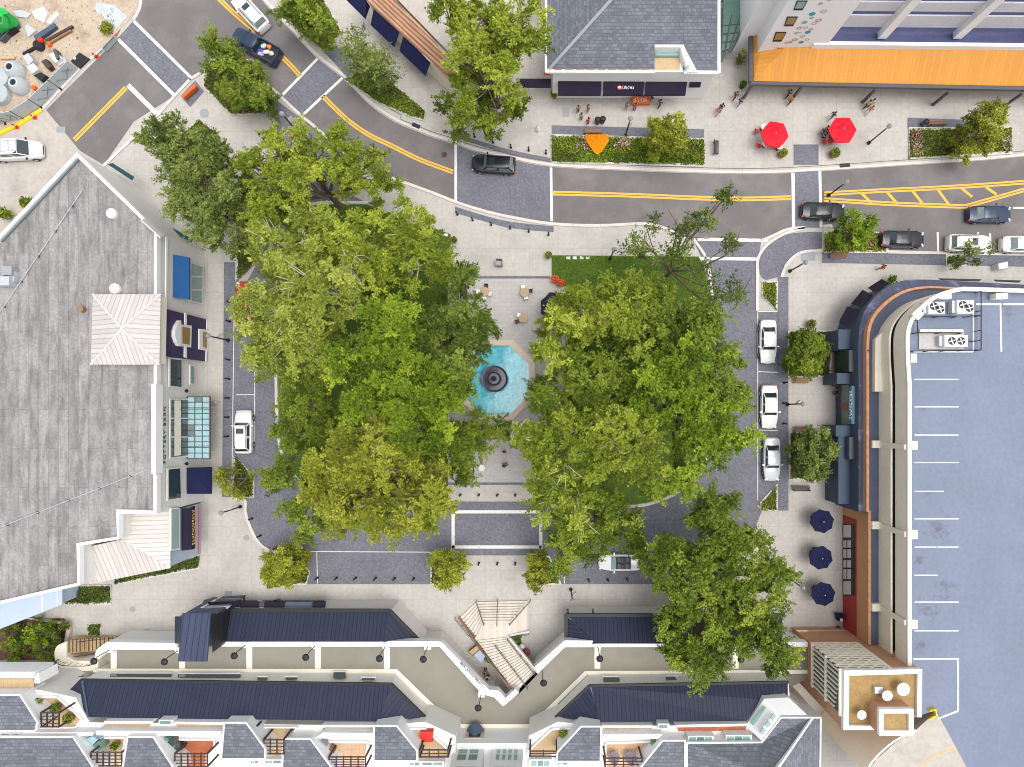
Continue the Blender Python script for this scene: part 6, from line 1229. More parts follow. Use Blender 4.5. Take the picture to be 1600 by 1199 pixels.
# ------------------------------------------------------------------ people
def skin_mesh(verts, edges, rad, sub=1):
    me = bpy.data.meshes.new('tmp'); me.from_pydata(verts, edges, []); o = bpy.data.objects.new('tmp', me); COL.objects.link(o)
    md = o.modifiers.new('s', 'SKIN'); md.use_smooth_shade = True
    for i, r_ in enumerate(rad): me.skin_vertices[0].data[i].radius = (r_, r_); me.skin_vertices[0].data[i].use_root = (i == 0)
    if sub: o.modifiers.new('u', 'SUBSURF').levels = sub
    bpy.context.view_layer.update(); out = bpy.data.meshes.new_from_object(o.evaluated_get(bpy.context.evaluated_depsgraph_get())); bpy.data.objects.remove(o); return out
def body_graph(pose):
    V = []; E = []; Rr = []
    def add(p, r_, par=None):
        V.append(p); Rr.append(r_); 
        if par is not None: E.append((par, len(V)-1))
        return len(V)-1
    sit = pose == 'sit'; hz = .50 if sit else .93
    pel = add((0, 0, hz), .135); sp1 = add((0, 0, hz+.2), .125, pel); ch = add((.01, 0, hz+.42), .15, sp1); nk = add((.01, 0, hz+.56), .058, ch); hd0 = add((.03, 0, hz+.66), .085, nk); hd1 = add((.03, 0, hz+.78), .085, hd0)
    nose = add((.125, 0, hz+.69), .014, hd0)
    legs = {}; arms = {}
    for s in (-1, 1):
        hip = add((0, s*.1, hz-.06), .095, pel)
        if sit: kn = add((.44, s*.12, hz-.02), .06, hip); an = add((.46, s*.12, .09), .04, kn); toe = add((.62, s*.13, .04), .035, an)
        else:
            st_ = .28*s if pose == 'walk' else .02*s
            kn = add((st_*.55+.03, s*.1, .5), .06, hip); an = add((st_-.02, s*.1, .09), .04, kn); toe = add((st_+.13, s*.11, .04), .036, an)
        shd = add((0, s*.185, hz+.47), .062, ch)
        if sit: el_ = add((.1, s*.24, hz+.22), .042, shd); wr_ = add((.33, s*.17, hz+.2), .03, el_)
        else:
            a_ = -.16*s if pose == 'walk' else .03
            el_ = add((a_*.5, s*.25, hz+.19), .042, shd); wr_ = add((a_+.08, s*.25, hz-.03), .03, el_)
        wv = Vector(V[wr_]); dr = (wv-Vector(V[el_])).normalized(); pm = add(tuple(wv+dr*.07), .034, wr_)
        for k in range(4): f0 = wv+dr*.11+Vector(((k-1.5)*.02, 0, 0)); f1 = add(tuple(f0+dr*(.03+.006*(k % 3))), .009, pm); add(tuple(Vector(V[f1])+dr*.03+Vector((0, -s*.012, 0))), .008, f1)
        th = add(tuple(wv+dr*.05+Vector((.04, 0, 0))), .011, pm)
        legs[s] = (hip, kn, an); arms[s] = (shd, el_)
    return V, E, Rr, hz, legs, arms
PROTO = {}
for pose in ('stand', 'walk', 'sit'):
    V, E, Rr, hz, legs, arms = body_graph(pose); body = skin_mesh(V, E, Rr, 1)
    t = []; 
    tv = [V[0], V[1], V[2], (V[3][0], V[3][1], V[3][2]-.06)]; te = [(0, 1), (1, 2), (2, 3)]; tr2 = [Rr[0]*1.08, Rr[1]*1.12, Rr[2]*1.1, .07]
    for s in (-1, 1): tv += [V[arms[s][0]], V[arms[s][1]]]; te += [(2, len(tv)-2), (len(tv)-2, len(tv)-1)]; tr2 += [.078, .056]
    shirt = skin_mesh(tv, te, tr2, 1)
    pv_ = [(V[0][0], 0, V[0][2]+.05), V[0]]; pe = [(0, 1)]; pr = [.14, .148]
    for s in (-1, 1): h_, k_, a_ = legs[s]; pv_ += [V[h_], V[k_], V[a_]]; n_ = len(pv_); pe += [(1, n_-3), (n_-3, n_-2), (n_-2, n_-1)]; pr += [.11, .075, .055]
    trous = skin_mesh(pv_, pe, pr, 1)
    hb = MB().ball((.005, 0, hz+.745), .108, 12, (1.08, .95, 1.0)); hm_ = bpy.data.meshes.new('hair'); hm_.from_pydata([v for v in hb.v], [], hb.f)
    PROTO[pose] = (body, shirt, trous, hm_)
def slotted(me, m):
    me = me; 
    if not me.materials: me.materials.append(m)
    return me
for q in PROTO.values():
    for me in q: me.materials.append(M_['skin']); me.polygons.foreach_set('use_smooth', [True]*len(me.polygons))
def cloth(c): return mat('cloth %.2f %.2f %.2f' % c, c, rough=.85, var=.12, scale=3)
def person(x, y, ang, pose, shirt, trous, label, hair='hair', z=0.0, grp=None, zs=1.0):
    p = P(x, y, .8+z); t = thing('person', label, 'person', (p.x, p.y, z+.01), R(ang), grp); t.scale = (zs, zs, zs)
    body, sm, tm, hm_ = PROTO[pose]
    o = bpy.data.objects.new('body', body); COL.objects.link(o); o.parent = t
    for nm, me, mt in (('shirt', sm, cloth(shirt)), ('trousers', tm, cloth(trous)), ('hair', hm_, M_[hair])):
        q = bpy.data.objects.new(nm, me); COL.objects.link(q); q.parent = t if nm != 'hair' else o; q.material_slots[0].link = 'OBJECT'; q.material_slots[0].material = mt
    return t
K, DK, RD, PKc, WT, GY, BL, YL, TN, OR = (.02, .02, .03), (.04, .04, .07), (.55, .04, .03), (.6, .28, .3), (.65, .65, .65), (.25, .25, .28), (.12, .2, .45), (.6, .45, .1), (.35, .2, .1), (.75, .25, .03)
G4 = 'people gathered before the black awnings'
person(903, 171, -60, 'stand', TN, DK, 'person in brown top and dark trousers, upper left of the group of four', grp=G4); person(919, 170, 200, 'stand', (.3, .15, .08), TN, 'person in rust-brown clothes, upper right of the group of four', 'hair2', grp=G4)
person(908, 183, 80, 'stand', (.5, .45, .4), K, 'person in a pale top and black trousers, in the middle of the group of four', grp=G4); person(919, 190, 120, 'stand', RD, RD, 'person dressed all in red, lowest of the group of four', grp=G4)
person(979, 167, 60, 'stand', GY, PKc, 'person in grey top left of the orange banner table', 'hair2'); person(992, 168, 90, 'stand', (.4, .08, .15), (.3, .06, .12), 'person in dark pink standing before the orange banner table')
person(1018, 154, 200, 'stand', K, WT, 'person in a black top at the right end of the orange banner table'); person(1031, 162, 230, 'walk', (.25, .04, .06), K, 'person in a maroon top walking just right of the orange banner table')
person(1127, 168, 250, 'walk', K, DK, 'person in black walking beside the one in pink, right of the round tree'); person(1122, 174, 240, 'walk', PKc, PKc, 'person in pink walking right of the round tree', 'hair2')
person(1149, 150, 225, 'walk', K, (.12, .03, .05), 'person in black, leading the group at the left post of the orange canopy'); person(1156, 160, 225, 'walk', DK, BL, 'person in navy behind the one in black by the left post of the orange canopy')
person(1232, 147, 215, 'walk', K, K, 'person in black beside the second post of the orange canopy'); person(1236, 157, 215, 'walk', OR, DK, 'person in a bright orange top near the second post of the orange canopy')
person(1355, 163, 215, 'walk', YL, K, 'person in a yellow top at the third post of the orange canopy'); person(1361, 161, 215, 'walk', WT, K, 'person in white and black at the third post of the orange canopy'); person(1359, 172, 230, 'walk', PKc, (.6, .4, .3), 'person in pink and tan, lowest of the three at the third canopy post', 'hair2')
person(1301, 181, 215, 'walk', DK, BL, 'person in a dark top and blue jeans above the right red parasol'); 
SE = 'people seated by the right red parasol'
person(1284, 205, 0, 'sit', GY, K, 'seated person in grey, upper left at the right red parasol', grp=SE); person(1292, 200, -40, 'sit', TN, K, 'seated person in brown with dark hair, top one at the right red parasol', grp=SE)
person(1287, 214, 40, 'sit', K, DK, 'seated person in black, lower left at the right red parasol', grp=SE); person(1298, 214, 60, 'sit', DK, WT, 'seated person in navy with white trousers, closest under the right red parasol', grp=SE)
person(1378, 418, 180, 'walk', RD, TN, 'person in a red top walking on the pavement above the curved building'); person(334, 631, 20, 'walk', PKc, WT, 'person in pink and white outside the glass canopy on the left')
person(758, 1048, -80, 'stand', RD, K, 'person in a red top in the nook below the timber stair'); person(762, 1057, 90, 'stand', WT, K, 'person in a white top in the nook below the timber stair')
person(788, 706, 250, 'stand', K, K, 'person in black at the small opening below the fountain'); person(786, 728, 20, 'sit', (.03, .3, .15), K, 'person in a green top seated below the one in black'); person(744, 489, -20, 'sit', YL, TN, 'person in yellow seated at the lower left cafe table', 'hair2')
person(410, 215, 60, 'walk', WT, K, 'person in white beside the tree canopy left of the corner lamp'); person(1303, 602, 20, 'sit', K, K, 'person in black seated outside the blue-grey building', zs=1); person(1312, 612, 200, 'sit', (.2, .08, .1), K, 'person in maroon seated outside the blue-grey building')
# ------------------------------------------------------------------ parasols, tables, chairs
def chair(name, mname):
    t = thing(name, '', 'chair', (0, 0, 0)); MB().box((0, 0, .44), (.42, .42, .05)).build('seat', M_[mname], t, local=True); MB().box((-.2, 0, .68), (.04, .42, .42)).build('backrest', M_[mname], t, local=True)
    for a in (-.18, .18):
        for c in (-.18, .18): MB().tube([(a, c, 0), (a, c, .42)], .018, 5).build('leg', M_['dgrey'], t, local=True)
    return t
redch = chair('cafe_chair', 'redpaint'); whch = chair('white_chair', 'whitepl'); dkch = chair('dark_chair', 'darktimber')
def pl(proto, x, y, a, lab, grp=None, z=0): p = P(x, y, z+.3); return place(proto, (p.x, p.y, z+.005), R(a), lab, grp)
for x, y, a, l in ((1182, 206, 10, 'red chair at the upper left of the left red parasol'), (1185, 229, 10, 'red chair at the lower left of the left red parasol'), (1208, 230, 90, 'red chair below the left red parasol'), (1287, 223, 60, 'red chair at the lower left of the right red parasol'), (1296, 222, 80, 'red chair just under the lower edge of the right red parasol')): pl(redch, x, y, a, l, 'red cafe chairs')
def rtable(name, top, rad=.42):
    t = thing(name, '', 'table', (0, 0, 0)); MB().lathe((0, 0, 0), [(rad*.98, .70), (rad, .715), (rad, .735), (rad*.98, .75)], 20).build('table_top', M_[top], t, local=True); MB().lathe((0, 0, 0), [(.22, 0), (.2, .03), (.035, .06), (.035, .7)], 12).build('leg', M_['dgrey'], t, local=True); return t
wt = rtable('cafe_table', 'whitepl', .36); bt_ = rtable('stone_table', 'beige', .5)
for x, y, l in ((1192, 201, 'white round table at the upper left edge of the left red parasol'), (1194, 227, 'white round table at the lower left edge of the left red parasol'), (1216, 231, 'white round table below the left red parasol'), (753, 731, 'small white round table at the left of the opening below the fountain')): pl(wt, x, y, 0, l, 'white round tables')
for x, y, l in ((758, 457, 'beige round table, upper left of the cafe tables'), (820, 458, 'beige round table, upper right of the cafe tables'), (756, 495, 'beige round table at the lower left, beside the seated person in yellow'), (818, 498, 'beige round table at the lower right, under the leaves')): pl(bt_, x, y, 0, l, 'beige cafe tables')
for x, y, a, l in ((747, 456, 0, 'white chair left of the upper left cafe table'), (757, 467, 90, 'white chair below the upper left cafe table'), (766, 460, 160, 'white chair right of the upper left cafe table'), (817, 448, -80, 'white chair above the upper right cafe table'), (822, 466, 100, 'white chair below the upper right cafe table'), (811, 493, -20, 'white chair at the lower right cafe table'), (765, 499, 160, 'white chair right of the lower left cafe table')): pl(whch, x, y, a, l, 'white cafe chairs')
for x, y, a, l in ((760, 448, -90, 'dark chair above the upper left cafe table'), (829, 455, 180, 'dark chair right of the upper right cafe table'), (808, 503, 20, 'dark chair left of the lower right cafe table'), (1274, 808, 0, 'dark chair at the top left of the upper navy parasol'), (1270, 813, 0, 'dark chair at the left edge of the upper navy parasol'), (1271, 858, 0, 'dark chair at the upper left of the middle navy parasol'), (1272, 919, 20, 'dark chair at the left edge of the lowest navy parasol'), (1275, 935, 20, 'dark chair at the lower left of the lowest navy parasol'), (1299, 592, 40, 'dark chair outside the blue-grey building, by the upper pillar'), (1316, 607, 90, 'dark chair against the blue-grey shopfront')): pl(dkch, x, y, a, l, 'dark chairs')
def parasol(lab, x, y, rad, n, m, rot=0, z=2.5, grp=None):
    p = P(x, y, z); t = thing('parasol', lab, 'parasol', (p.x, p.y, 0), R(rot), grp); N2 = 2*n; ra = [rad*(1 if k % 2 == 0 else .90) for k in range(N2)]; dz = [0 if k % 2 == 0 else -.035 for k in range(N2)]; an = [math.pi*k/n for k in range(N2)]
    vs = [(0, 0, z+.38)]+[(ra[k]*.5*math.cos(an[k]), ra[k]*.5*math.sin(an[k]), z+.13+dz[k]*2) for k in range(N2)]+[(ra[k]*math.cos(an[k]), ra[k]*math.sin(an[k]), z-.05+dz[k]) for k in range(N2)]+[(ra[k]*math.cos(an[k]), ra[k]*math.sin(an[k]), z-.22) for k in range(N2)]
    MB().raw(vs, [(0, 1+k, 1+(k+1) % N2) for k in range(N2)]+[(1+r_*N2+k, 1+(r_+1)*N2+k, 1+(r_+1)*N2+(k+1) % N2, 1+r_*N2+(k+1) % N2) for r_ in (0, 1) for k in range(N2)]).build('canopy', M_[m], t, local=True)
    MB().ball((0, 0, z+.4), .06, 8).build('finial', M_['whitepl'], t, local=True); MB().tube([(0, 0, 0), (0, 0, z+.38)], .028, 8).build('pole', M_['steel'], t, local=True); MB().lathe((0, 0, 0), [(.32, 0), (.3, .08), (.05, .1)], 12).build('base', M_['dgrey'], t, local=True)
    b = MB()
    for k in range(n): b.bar((0, 0, z+.33), (rad*.98*math.cos(2*math.pi*k/n), rad*.98*math.sin(2*math.pi*k/n), z-.08), .02)
    b.build('rib', M_['dgrey'], t, local=True); return t
parasol('left of the two bright red parasols on the top pavement', 1211, 210, 1.48, 6, 'red', 50); parasol('right of the two bright red parasols on the top pavement', 1317, 203, 1.48, 6, 'red', 0)
for i, (y, l) in enumerate(((815, 'uppermost'), (872, 'middle'), (929, 'lowest'))): parasol(l+' of the three navy parasols before the brick shop', (1285, 1283, 1287)[i], y, 1.28, 8, 'navy', 22*i+10, grp='navy parasols')
parasol('black parasol on the cafe terrace, half under the leaves right of the tables', 868, 480, 1.7, 8, 'blackfab', 22)
# ------------------------------------------------------------------ fountain
ft = thing('fountain', 'eight-sided turquoise fountain basin with a dark tiered bronze bowl in the middle', 'fountain', P(775, 593)); C0 = (775, 593)
oo = [(750, 531), (801, 531), (836, 566), (836, 621), (801, 656), (750, 656), (713, 620), (713, 568)]; ii = [(754, 540), (797, 540), (827, 570), (827, 617), (797, 648), (754, 648), (721, 616), (721, 572)]
part('coping', 'coping', ft, lambda b: [b.prism([oo[k], oo[(k+1) % 8], ii[(k+1) % 8], ii[k]], .5, 0) for k in range(8)]); part('basin_tile', mat('blue tile', (.05, .3, .42)), ft, lambda b: b.prism(ii, .05, .02)); part('water', 'water', ft, lambda b: b.sheet(ii, .34))
fc = P(773, 592.5, 1.0); fc.z = 0
part('pedestal', 'bronze', ft, lambda b: b.lathe(fc, [(.5, .05), (.35, .4), (.22, .7), (.3, 1.0), (.2, 1.2), (.15, 1.9), (.1, 2.5), (.03, 2.8)], 16), smooth=True)
part('lower_bowl', 'bronze', ft, lambda b: b.lathe(fc, [(.3, .95), (1.15, 1.12), (1.42, 1.3), (1.44, 1.36), (1.36, 1.36), (1.1, 1.22), (.4, 1.14), (.2, 1.14)], 32), smooth=True)
part('upper_bowl', 'bronze', ft, lambda b: b.lathe(fc, [(.15, 1.85), (.6, 1.98), (.72, 2.1), (.68, 2.13), (.5, 2.03), (.12, 2.0)], 24), smooth=True)
part('bowl_water', mat('dark bowl water', (.07, .07, .10), rough=.08), ft, lambda b: b.lathe(fc, [(1.3, 1.27), (1.3, 1.285), (.25, 1.285)], 32)); part('bowl_water', mat('dark bowl water', (.07, .07, .10)), ft, lambda b: b.lathe(fc, [(.62, 2.06), (.62, 2.07), (.12, 2.07)], 24))
part('finial', 'bronze', ft, lambda b: b.lathe(fc, [(.2, 2.45), (.26, 2.55), (.12, 2.65), (.1, 2.8), (.02, 2.95)], 16), smooth=True)
# ------------------------------------------------------------------ bollards, lamps, planters
bo = thing('bollard', '', 'bollard', (0, 0, 0)); MB().lathe((0, 0, 0), [(.13, 0), (.13, .08), (.08, .14), (.07, .75), (.09, .8)], 10).build('post', M_['black'], bo, local=True, smooth=True); MB().ball((0, 0, .9), .11, 10).build('cap', M_['black'], bo, local=True, smooth=True)
BR = [('row above the upper crossing', 'left', [(718, 204), (741, 212), (770, 221), (798, 229), (826, 233.5), (853, 238)]), ('row below the upper crossing', 'left', [(714, 334), (738, 343), (767, 350), (797, 356), (826, 361), (857, 366)]),
      ('strip left of the ring street', 'top', [(358, 472), (357, 502), (356, 562), (355.5, 592), (355, 622), (354.5, 652), (354, 682)]), ('row above the lower paver panel', 'left', [(719, 774), (748, 774), (777, 774), (805, 774)]),
      ('row below the lower paver panel', 'left', [(748, 881), (777, 881), (805, 881)]), ('strip along the bottom left parking lane', 'left', [(495, 904), (525, 904), (555, 904), (586, 904.5), (616, 905), (646, 905)]),
      ('strip along the bottom right parking lane', 'left', [(920, 907), (950, 907), (980, 906)]), ('strip right of the upper parking bays', 'top', [(1227, 598), (1226, 630), (1226, 662)]), ('lower left curve of the ring street', 'top', [(392, 811), (405, 838), (430, 857)])]
for row, side, pts in BR:
    for i, (x, y) in enumerate(pts): p = P(x, y, .4); place(bo, (p.x, p.y, .012), 0, f'{ORD[i]} black bollard from the {side}, {row}', 'black bollards')
def lamp(lab, bx, by, ang, h=4.3):
    p = P(bx, by); t = thing('street_lamp', lab, 'street lamp', p, R(ang), 'black street lamps'); MB().lathe((0, 0, 0), [(.2, 0), (.18, .3), (.08, .45), (.065, h-.3), (.09, h-.25)], 10).build('pole', M_['black'], t, local=True)
    MB().lathe((0, 0, 0), [(.1, h-.25), (.2, h), (.24, h+.25)], 10).build('lantern', M_['whitepl'], t, local=True); MB().lathe((0, 0, 0), [(.27, h+.25), (.2, h+.42), (.03, h+.6)], 10).build('lamp_cap', M_['grey'], t, local=True); MB().box((.35, 0, h*.6), (.5, .03, .9)).build('banner', M_['whitepl'], t, local=True)
for x, y, l in ((465, 206, 'lamp with a white banner at the paver corner beside the orange cone'), (357, 532, 'lamp beside the left bollard strip'), (1230, 632, 'lamp between the two round trees on the right pavement'), (1230, 902, 'lamp left of the lowest navy parasol'), (892, 921, 'lamp below the bottom right bollard strip'), (953, 405, 'lamp at the upper edge of the right lawn'), (1357, 224, 'lamp right of the right red parasol'),
                (1479, 236, 'lamp standing in the top right flower bed'), (1234, 424, 'lamp at the paver corner right of the ring street'), (376, 792, 'lamp beneath the small light tree at the lower left'), (977, 213, 'lamp among the flowers before the black awnings'), (1294, 306, 'lamp at the upper end of the right paver crossing')): lamp('black '+l, x, y, 45)
tl_ = thing('terrace_lamp', '', 'lamp', (0, 0, 0)); MB().tube([(0, 0, 0), (0, 0, 1.9), (0, -.5, 2.1)], .045, 8).build('pole', M_['black'], tl_, local=True); MB().lathe((0, -.5, 0), [(.36, 1.95), (.3, 2.1), (.08, 2.2)], 14).build('lamp_shade', M_['black'], tl_, local=True)
for i, (x, y) in enumerate([(171, 1016), (278, 1017), (384, 1008), (492, 1010), (602, 1011), (668, 1012), (752, 1086), (848, 1048), (934, 1011), (1044, 1012), (1148, 1012)]): p = P(x, y, PZ+.1); place(tl_, (p.x, p.y, PZ+.12), R((-35, -35, -35, -30, -15, -10, -15, 10, 5, 5, 8)[i]), f'{ORD[i]} round-shaded black lamp from the left along the white terrace wall', 'lamps on the terrace wall')
def planter(x, y, lab, r_=.4, tone='mid', z=0, pot='terra_pot'):
    p = P(x, y, .4); t = thing('planter', lab, 'planter', (p.x, p.y, z)); MB().lathe((0, 0, 0), [(r_*.6, 0), (r_*.85, .45), (r_*.9, .5), (r_*.75, .5)], 14).build('pot', M_[pot], t, local=True)
    n = 500; v = unit(RNG.normal(0, 1, (n, 3)))*RNG.random((n, 1))**.35*r_; v[:, 2] *= .9; o = leaves_mesh('foliage', v+np.array([0, 0, .85])+np.array(t.location), v+RNG.normal(0, .3, (n, 3)), RNG.normal(0, .5, (n, 3))+np.array([0, 0, 1.]), np.full(n, .15), np.full(n, .09), RNG.random(n), LEAF[tone], t); return t
planter(866, 149, 'round potted plant at the left corner of the white building', .42); planter(710, 376, 'potted shrub at the right edge of the left lawn', .35); planter(857, 400, 'potted shrub at the upper left corner of the right lawn', .38); planter(867, 437, 'flowering pot at the lower left corner of the right lawn', .42, 'redf'); planter(876, 443, 'second flowering pot just right of the one at the lawn corner', .4, 'redf')
planter(1222, 241, 'clipped round topiary in a pot left of the paver path', .48, 'lime'); planter(1303, 241, 'clipped round topiary in a pot right of the paver path', .55, 'mid'); planter(1266, 507, 'potted shrub above the upper round tree on the right', .5, 'dull'); planter(441, 947, 'round potted bush before the shop row, left of the bench', .4, 'lime'); planter(481, 948, 'round potted bush before the shop row, right of the bench', .38, 'mid'); planter(326, 940, 'dark potted plant beside the canopy of the slate tower house', .35, 'deep'); planter(1160, 134, 'black pot at the left post of the orange canopy', .35, 'deep', pot='black')
planter(399, 405, 'bright red-orange flowering pot at the point of the left kerb bed', .3, 'redf')
# benches, tables, covers, bins, signs
def bench(lab, x, y, a, ln=1.8, m='timber', back=True):
    p = P(x, y, .3); t = thing('bench', lab, 'bench', (p.x, p.y, .005), R(a))
    MB().raw(*(lambda b: (b.v, b.f))([b := MB(), [b.box((0, -.18+.12*k, .44), (ln, .09, .04)) for k in range(4)]][0])).build('seat', M_[m], t, local=True)
    if back: b = MB(); [b.box((0, .28+.02*k, .58+.13*k), (ln, .03, .09)) for k in range(3)]; b.build('backrest', M_[m], t, local=True)
    for s in (-1, 1): b = MB(); b.box((s*(ln/2-.1), -.15, .21), (.06, .06, .42)); b.box((s*(ln/2-.1), .25, .4), (.06, .06, .8)); b.box((s*(ln/2-.1), .05, .42), (.06, .45, .04)); b.build('leg', M_['black'], t, local=True)
bench('brown bench above the orange flower heart', 927, 206, 180, 1.9); bench('dark bench on the paver strip beside the top right round tree', 1463, 193, 180, 1.8); bench('wooden bench on the paver strip below the street tree', 1310, 400, 0, 1.9); bench('wooden bench above the upper round tree bed on the right', 1251, 596, 0, 1.6); bench('light wooden bench above the lower round tree bed on the right', 1252, 671, 0, 1.7); bench('open black bench below the lower round tree bed', 1251, 762, 180, 1.9, 'black'); bench('dark bench before the shop row between two round bushes', 460, 949, 0, 2.2, 'darktimber'); bench('black metal bench standing alone right of the flower bed', 1119, 231, 90, 1.5, 'black'); bench('dark bench beside the low brick block at the lower right', 1300, 985, 200, 1.8, 'darktimber'); bench('wooden bench hidden under the lower right tree', 1130, 925, 0, 1.8)
obt = thing('banner_table', 'table with an orange banner cloth before the middle black awning', 'table', P(1002, 156)); 
part('table_cloth', 'orange', obt, lambda b: [b.prism(rect(988, 151, 1015, 162), .78, .74), b.box((P(1001.5, 0).x, P(0, 162.3, .4).y, .4), (27*S, .03, .72))]); g = MB(); glyphs(g, P(990.5, 159, .8), (1, 0, 0), (0, 1, 0), (0, 0, 1), 5, .42, adv=.75, seed=21, th=.02); g.build('lettering', M_['whitepl'], obt)
for x, y in ((990, 153), (1013, 153), (990, 161), (1013, 161)): part('leg', 'steel', obt, lambda b: b.box((*P(x, y)[:2], .37), (.04, .04, .74)))
ob = thing('road_barrier', 'orange plastic barrier at the left crossing corner, beside the round tree', 'barrier', P(297, 143)); part('panel', 'orange', ob, lambda b: [b.bar(P(287, 153, .5), P(307, 135, .5), .35, .5), b.bar(P(288, 151, .85), P(306, 135, .85), .16, .2)]); part('foot', 'orange', ob, lambda b: [b.box(P(x, y, .1), (.5, .5, .2), .8) for x, y in ((290, 150), (304, 138))])
def cone(x, y, lab): 
    p = P(x, y); t = thing('traffic_cone', lab, 'traffic cone', p, 0, 'orange traffic cones'); MB().box((0, 0, .02), (.5, .5, .04)).build('base', M_['orange'], t, local=True); MB().lathe((0, 0, 0), [(.2, .04), (.13, .4), (.1, .55), (.04, .85)], 10).build('cone', M_['redpaint'], t, local=True); MB().lathe((0, 0, 0), [(.135, .42), (.105, .56)], 10).build('stripe', M_['whitepl'], t, local=True)
for x, y, l in ((462, 212, 'orange cone at the foot of the corner lamp on the island'), (181, 57, 'orange cone at the upper end of the construction fence'), (151, 89, 'orange cone halfway along the road edge by the construction fence'), (55, 184, 'orange cone on the upper part of the yellow kerb'), (27, 199, 'dark orange cone on the lower part of the yellow kerb')): cone(x, y, l)
tag(MB().prism([(452, 205), (464, 205), (468, 216), (456, 214)], .5, .01).build('orange_bag', M_['orange']), 'orange sack lying on the corner island under the leaves', 'sack')
for i, (x, y, r_, l) in enumerate([(319, 177, 7, 'large round manhole cover near the upper left tree'), (385, 840.5, 4.5, 'round manhole cover at the lower left pavement'), (207, 952.5, 4.5, 'upper round manhole cover left of the slate tower house'), (229.5, 987, 4.5, 'lower round manhole cover left of the slate tower house'), (694, 242, 4.5, 'rust-tinted manhole cover in the asphalt near the centre line'), (1259, 462+0, 0, ''), (106, 243, 4, 'faint manhole cover in the tan side street')]):
    if r_: tag(MB().lathe(P(x, y, .012), [(r_*S, 0), (r_*S, .012), (r_*S*.85, .014)], 20).build('manhole_cover', M_['grey' if i not in (4, 6) else 'mulch' if i == 4 else 'conroad']), l, 'manhole cover')
for q, l in ((rect(879, 168, 889, 182), 'dark rectangular hatch in the pavement before the left black awning'), (rect(351, 924, 362, 931), 'dark grate in the pavement above the slate tower house'), (rect(1252, 392, 1274, 408), 'square grey hatch with a white frame at the paver corner'), (rect(88, 207, 102, 198), 'grey grate where the asphalt meets the tan street')):
    tag(MB().prism(q, .022, .0).build('ground_hatch', M_['grey']), l, 'hatch')
sg = thing('a_frame_sign', 'open grey pavement sign frame above the cafe terrace', 'sign', P(780, 411)); part('frame', 'grey', sg, lambda b: [b.box((*P(x, y, .5)[:2], .5), s_, 0) for x, y, s_ in ((775, 411, (.08, .6, 1)), (785, 411, (.08, .6, 1)), (780, 406, (.7, .06, 1)), (780, 416, (.7, .06, 1)))]); part('panel', 'plaza', sg, lambda b: b.box((*P(780, 411, .4)[:2], .45), (.6, .45, .05)))
for i, (x, y) in enumerate(((653, 352), (660, 355), (675, 361), (697, 367), (888, 403), (898, 403), (909, 403), (918, 403))):
    l = ['leftmost', 'second', 'third', 'rightmost'][i % 4]; tag(MB().prism([(x-3, y-2), (x+3, y-1.5 if i < 4 else y-2), (x+3, y+2.5), (x-3, y+2)], .10 if i != 99 else 0, .05).build('stepping_stone', M_['whitepl']), f'{l} of four white paving squares at the top of the {"left" if i < 4 else "right"} lawn', 'paving stone', 'white paving squares')
ws = thing('pedestal_sign', 'small white folded sign standing on the pavement left of the flower bed', 'sign', P(840, 199)); part('panel', 'whitepl', ws, lambda b: [b.solid([P(836, 205, .1), P(840, 193, 1.0), P(840, 203, .9)], .02), b.solid([P(844, 205, .1), P(840, 193, 1.0), P(840, 203, .9)], .02)])
for x, y, l in ((933, 192, 'dark litter bin at the upper left of the heart-shaped flower bed'), (941, 191, 'small dark box right of the litter bin above the flowers'), (435, 939, 'dark tilted box before the shop row'), (1441, 195, 'round dark litter bin left of the dark bench in the top right bed')):
    t = thing('litter_bin', l, 'bin', P(x, y)); part('body', 'dgrey', t, lambda b: b.lathe(P(x, y, .02), [(.26, 0), (.3, .8), (.32, .85)], 12)); part('lid', 'black', t, lambda b: b.lathe(P(x, y, .02), [(.33, .85), (.2, .98), (.05, 1.0)], 12))
wbx = thing('white_box', 'white utility box cabinet on the pavement above the curved building', 'utility box', P(1567, 414)); part('cabinet', 'whitepl', wbx, lambda b: b.prism([(1560, 412), (1575, 409), (1575, 419), (1561, 421)], 1.1, 0)); part('door', 'glassc', wbx, lambda b: b.wallquad([(1561, 419), (1575, 417.5), (1575, 420), (1561, 421.5)], (0, P(0, 420.5, 0).y, 0), (0, 1, 0), 0, .03))
nk_ = thing('planter_box', 'brown timber box beside the foot of the wooden stair', 'box', P(742, 1015)); part('box', 'timber', nk_, lambda b: b.prism([(732, 1019), (748, 1006), (753, 1012), (738, 1026)], .8, 0)); part('rim', 'tile', nk_, lambda b: b.prism([(733, 1018.5), (748, 1007), (752, 1012), (738, 1024)], .85, .8))
tag(MB().prism([(740, 1024), (752, 1014), (762, 1020), (752, 1036)], 1.0, 0).build('white_cabinet', M_['sky_wall']), 'pale grey-white cabinet between the timber box and the stair bush', 'cabinet')
tag(MB().ball(P(823, 1019, .5), .4, 10, (1, 1, .9)).build('red_sack', mat('dull red cloth', (.3, .06, .08)), smooth=True), 'dull red bundle right of the wooden stair', 'bundle'); tag(MB().ball(P(815, 1011, .5), .34, 10, (1, 1, .9)).build('white_drum', M_['whitepl'], smooth=True), 'white drum at the edge of the bush right of the wooden stair', 'drum')
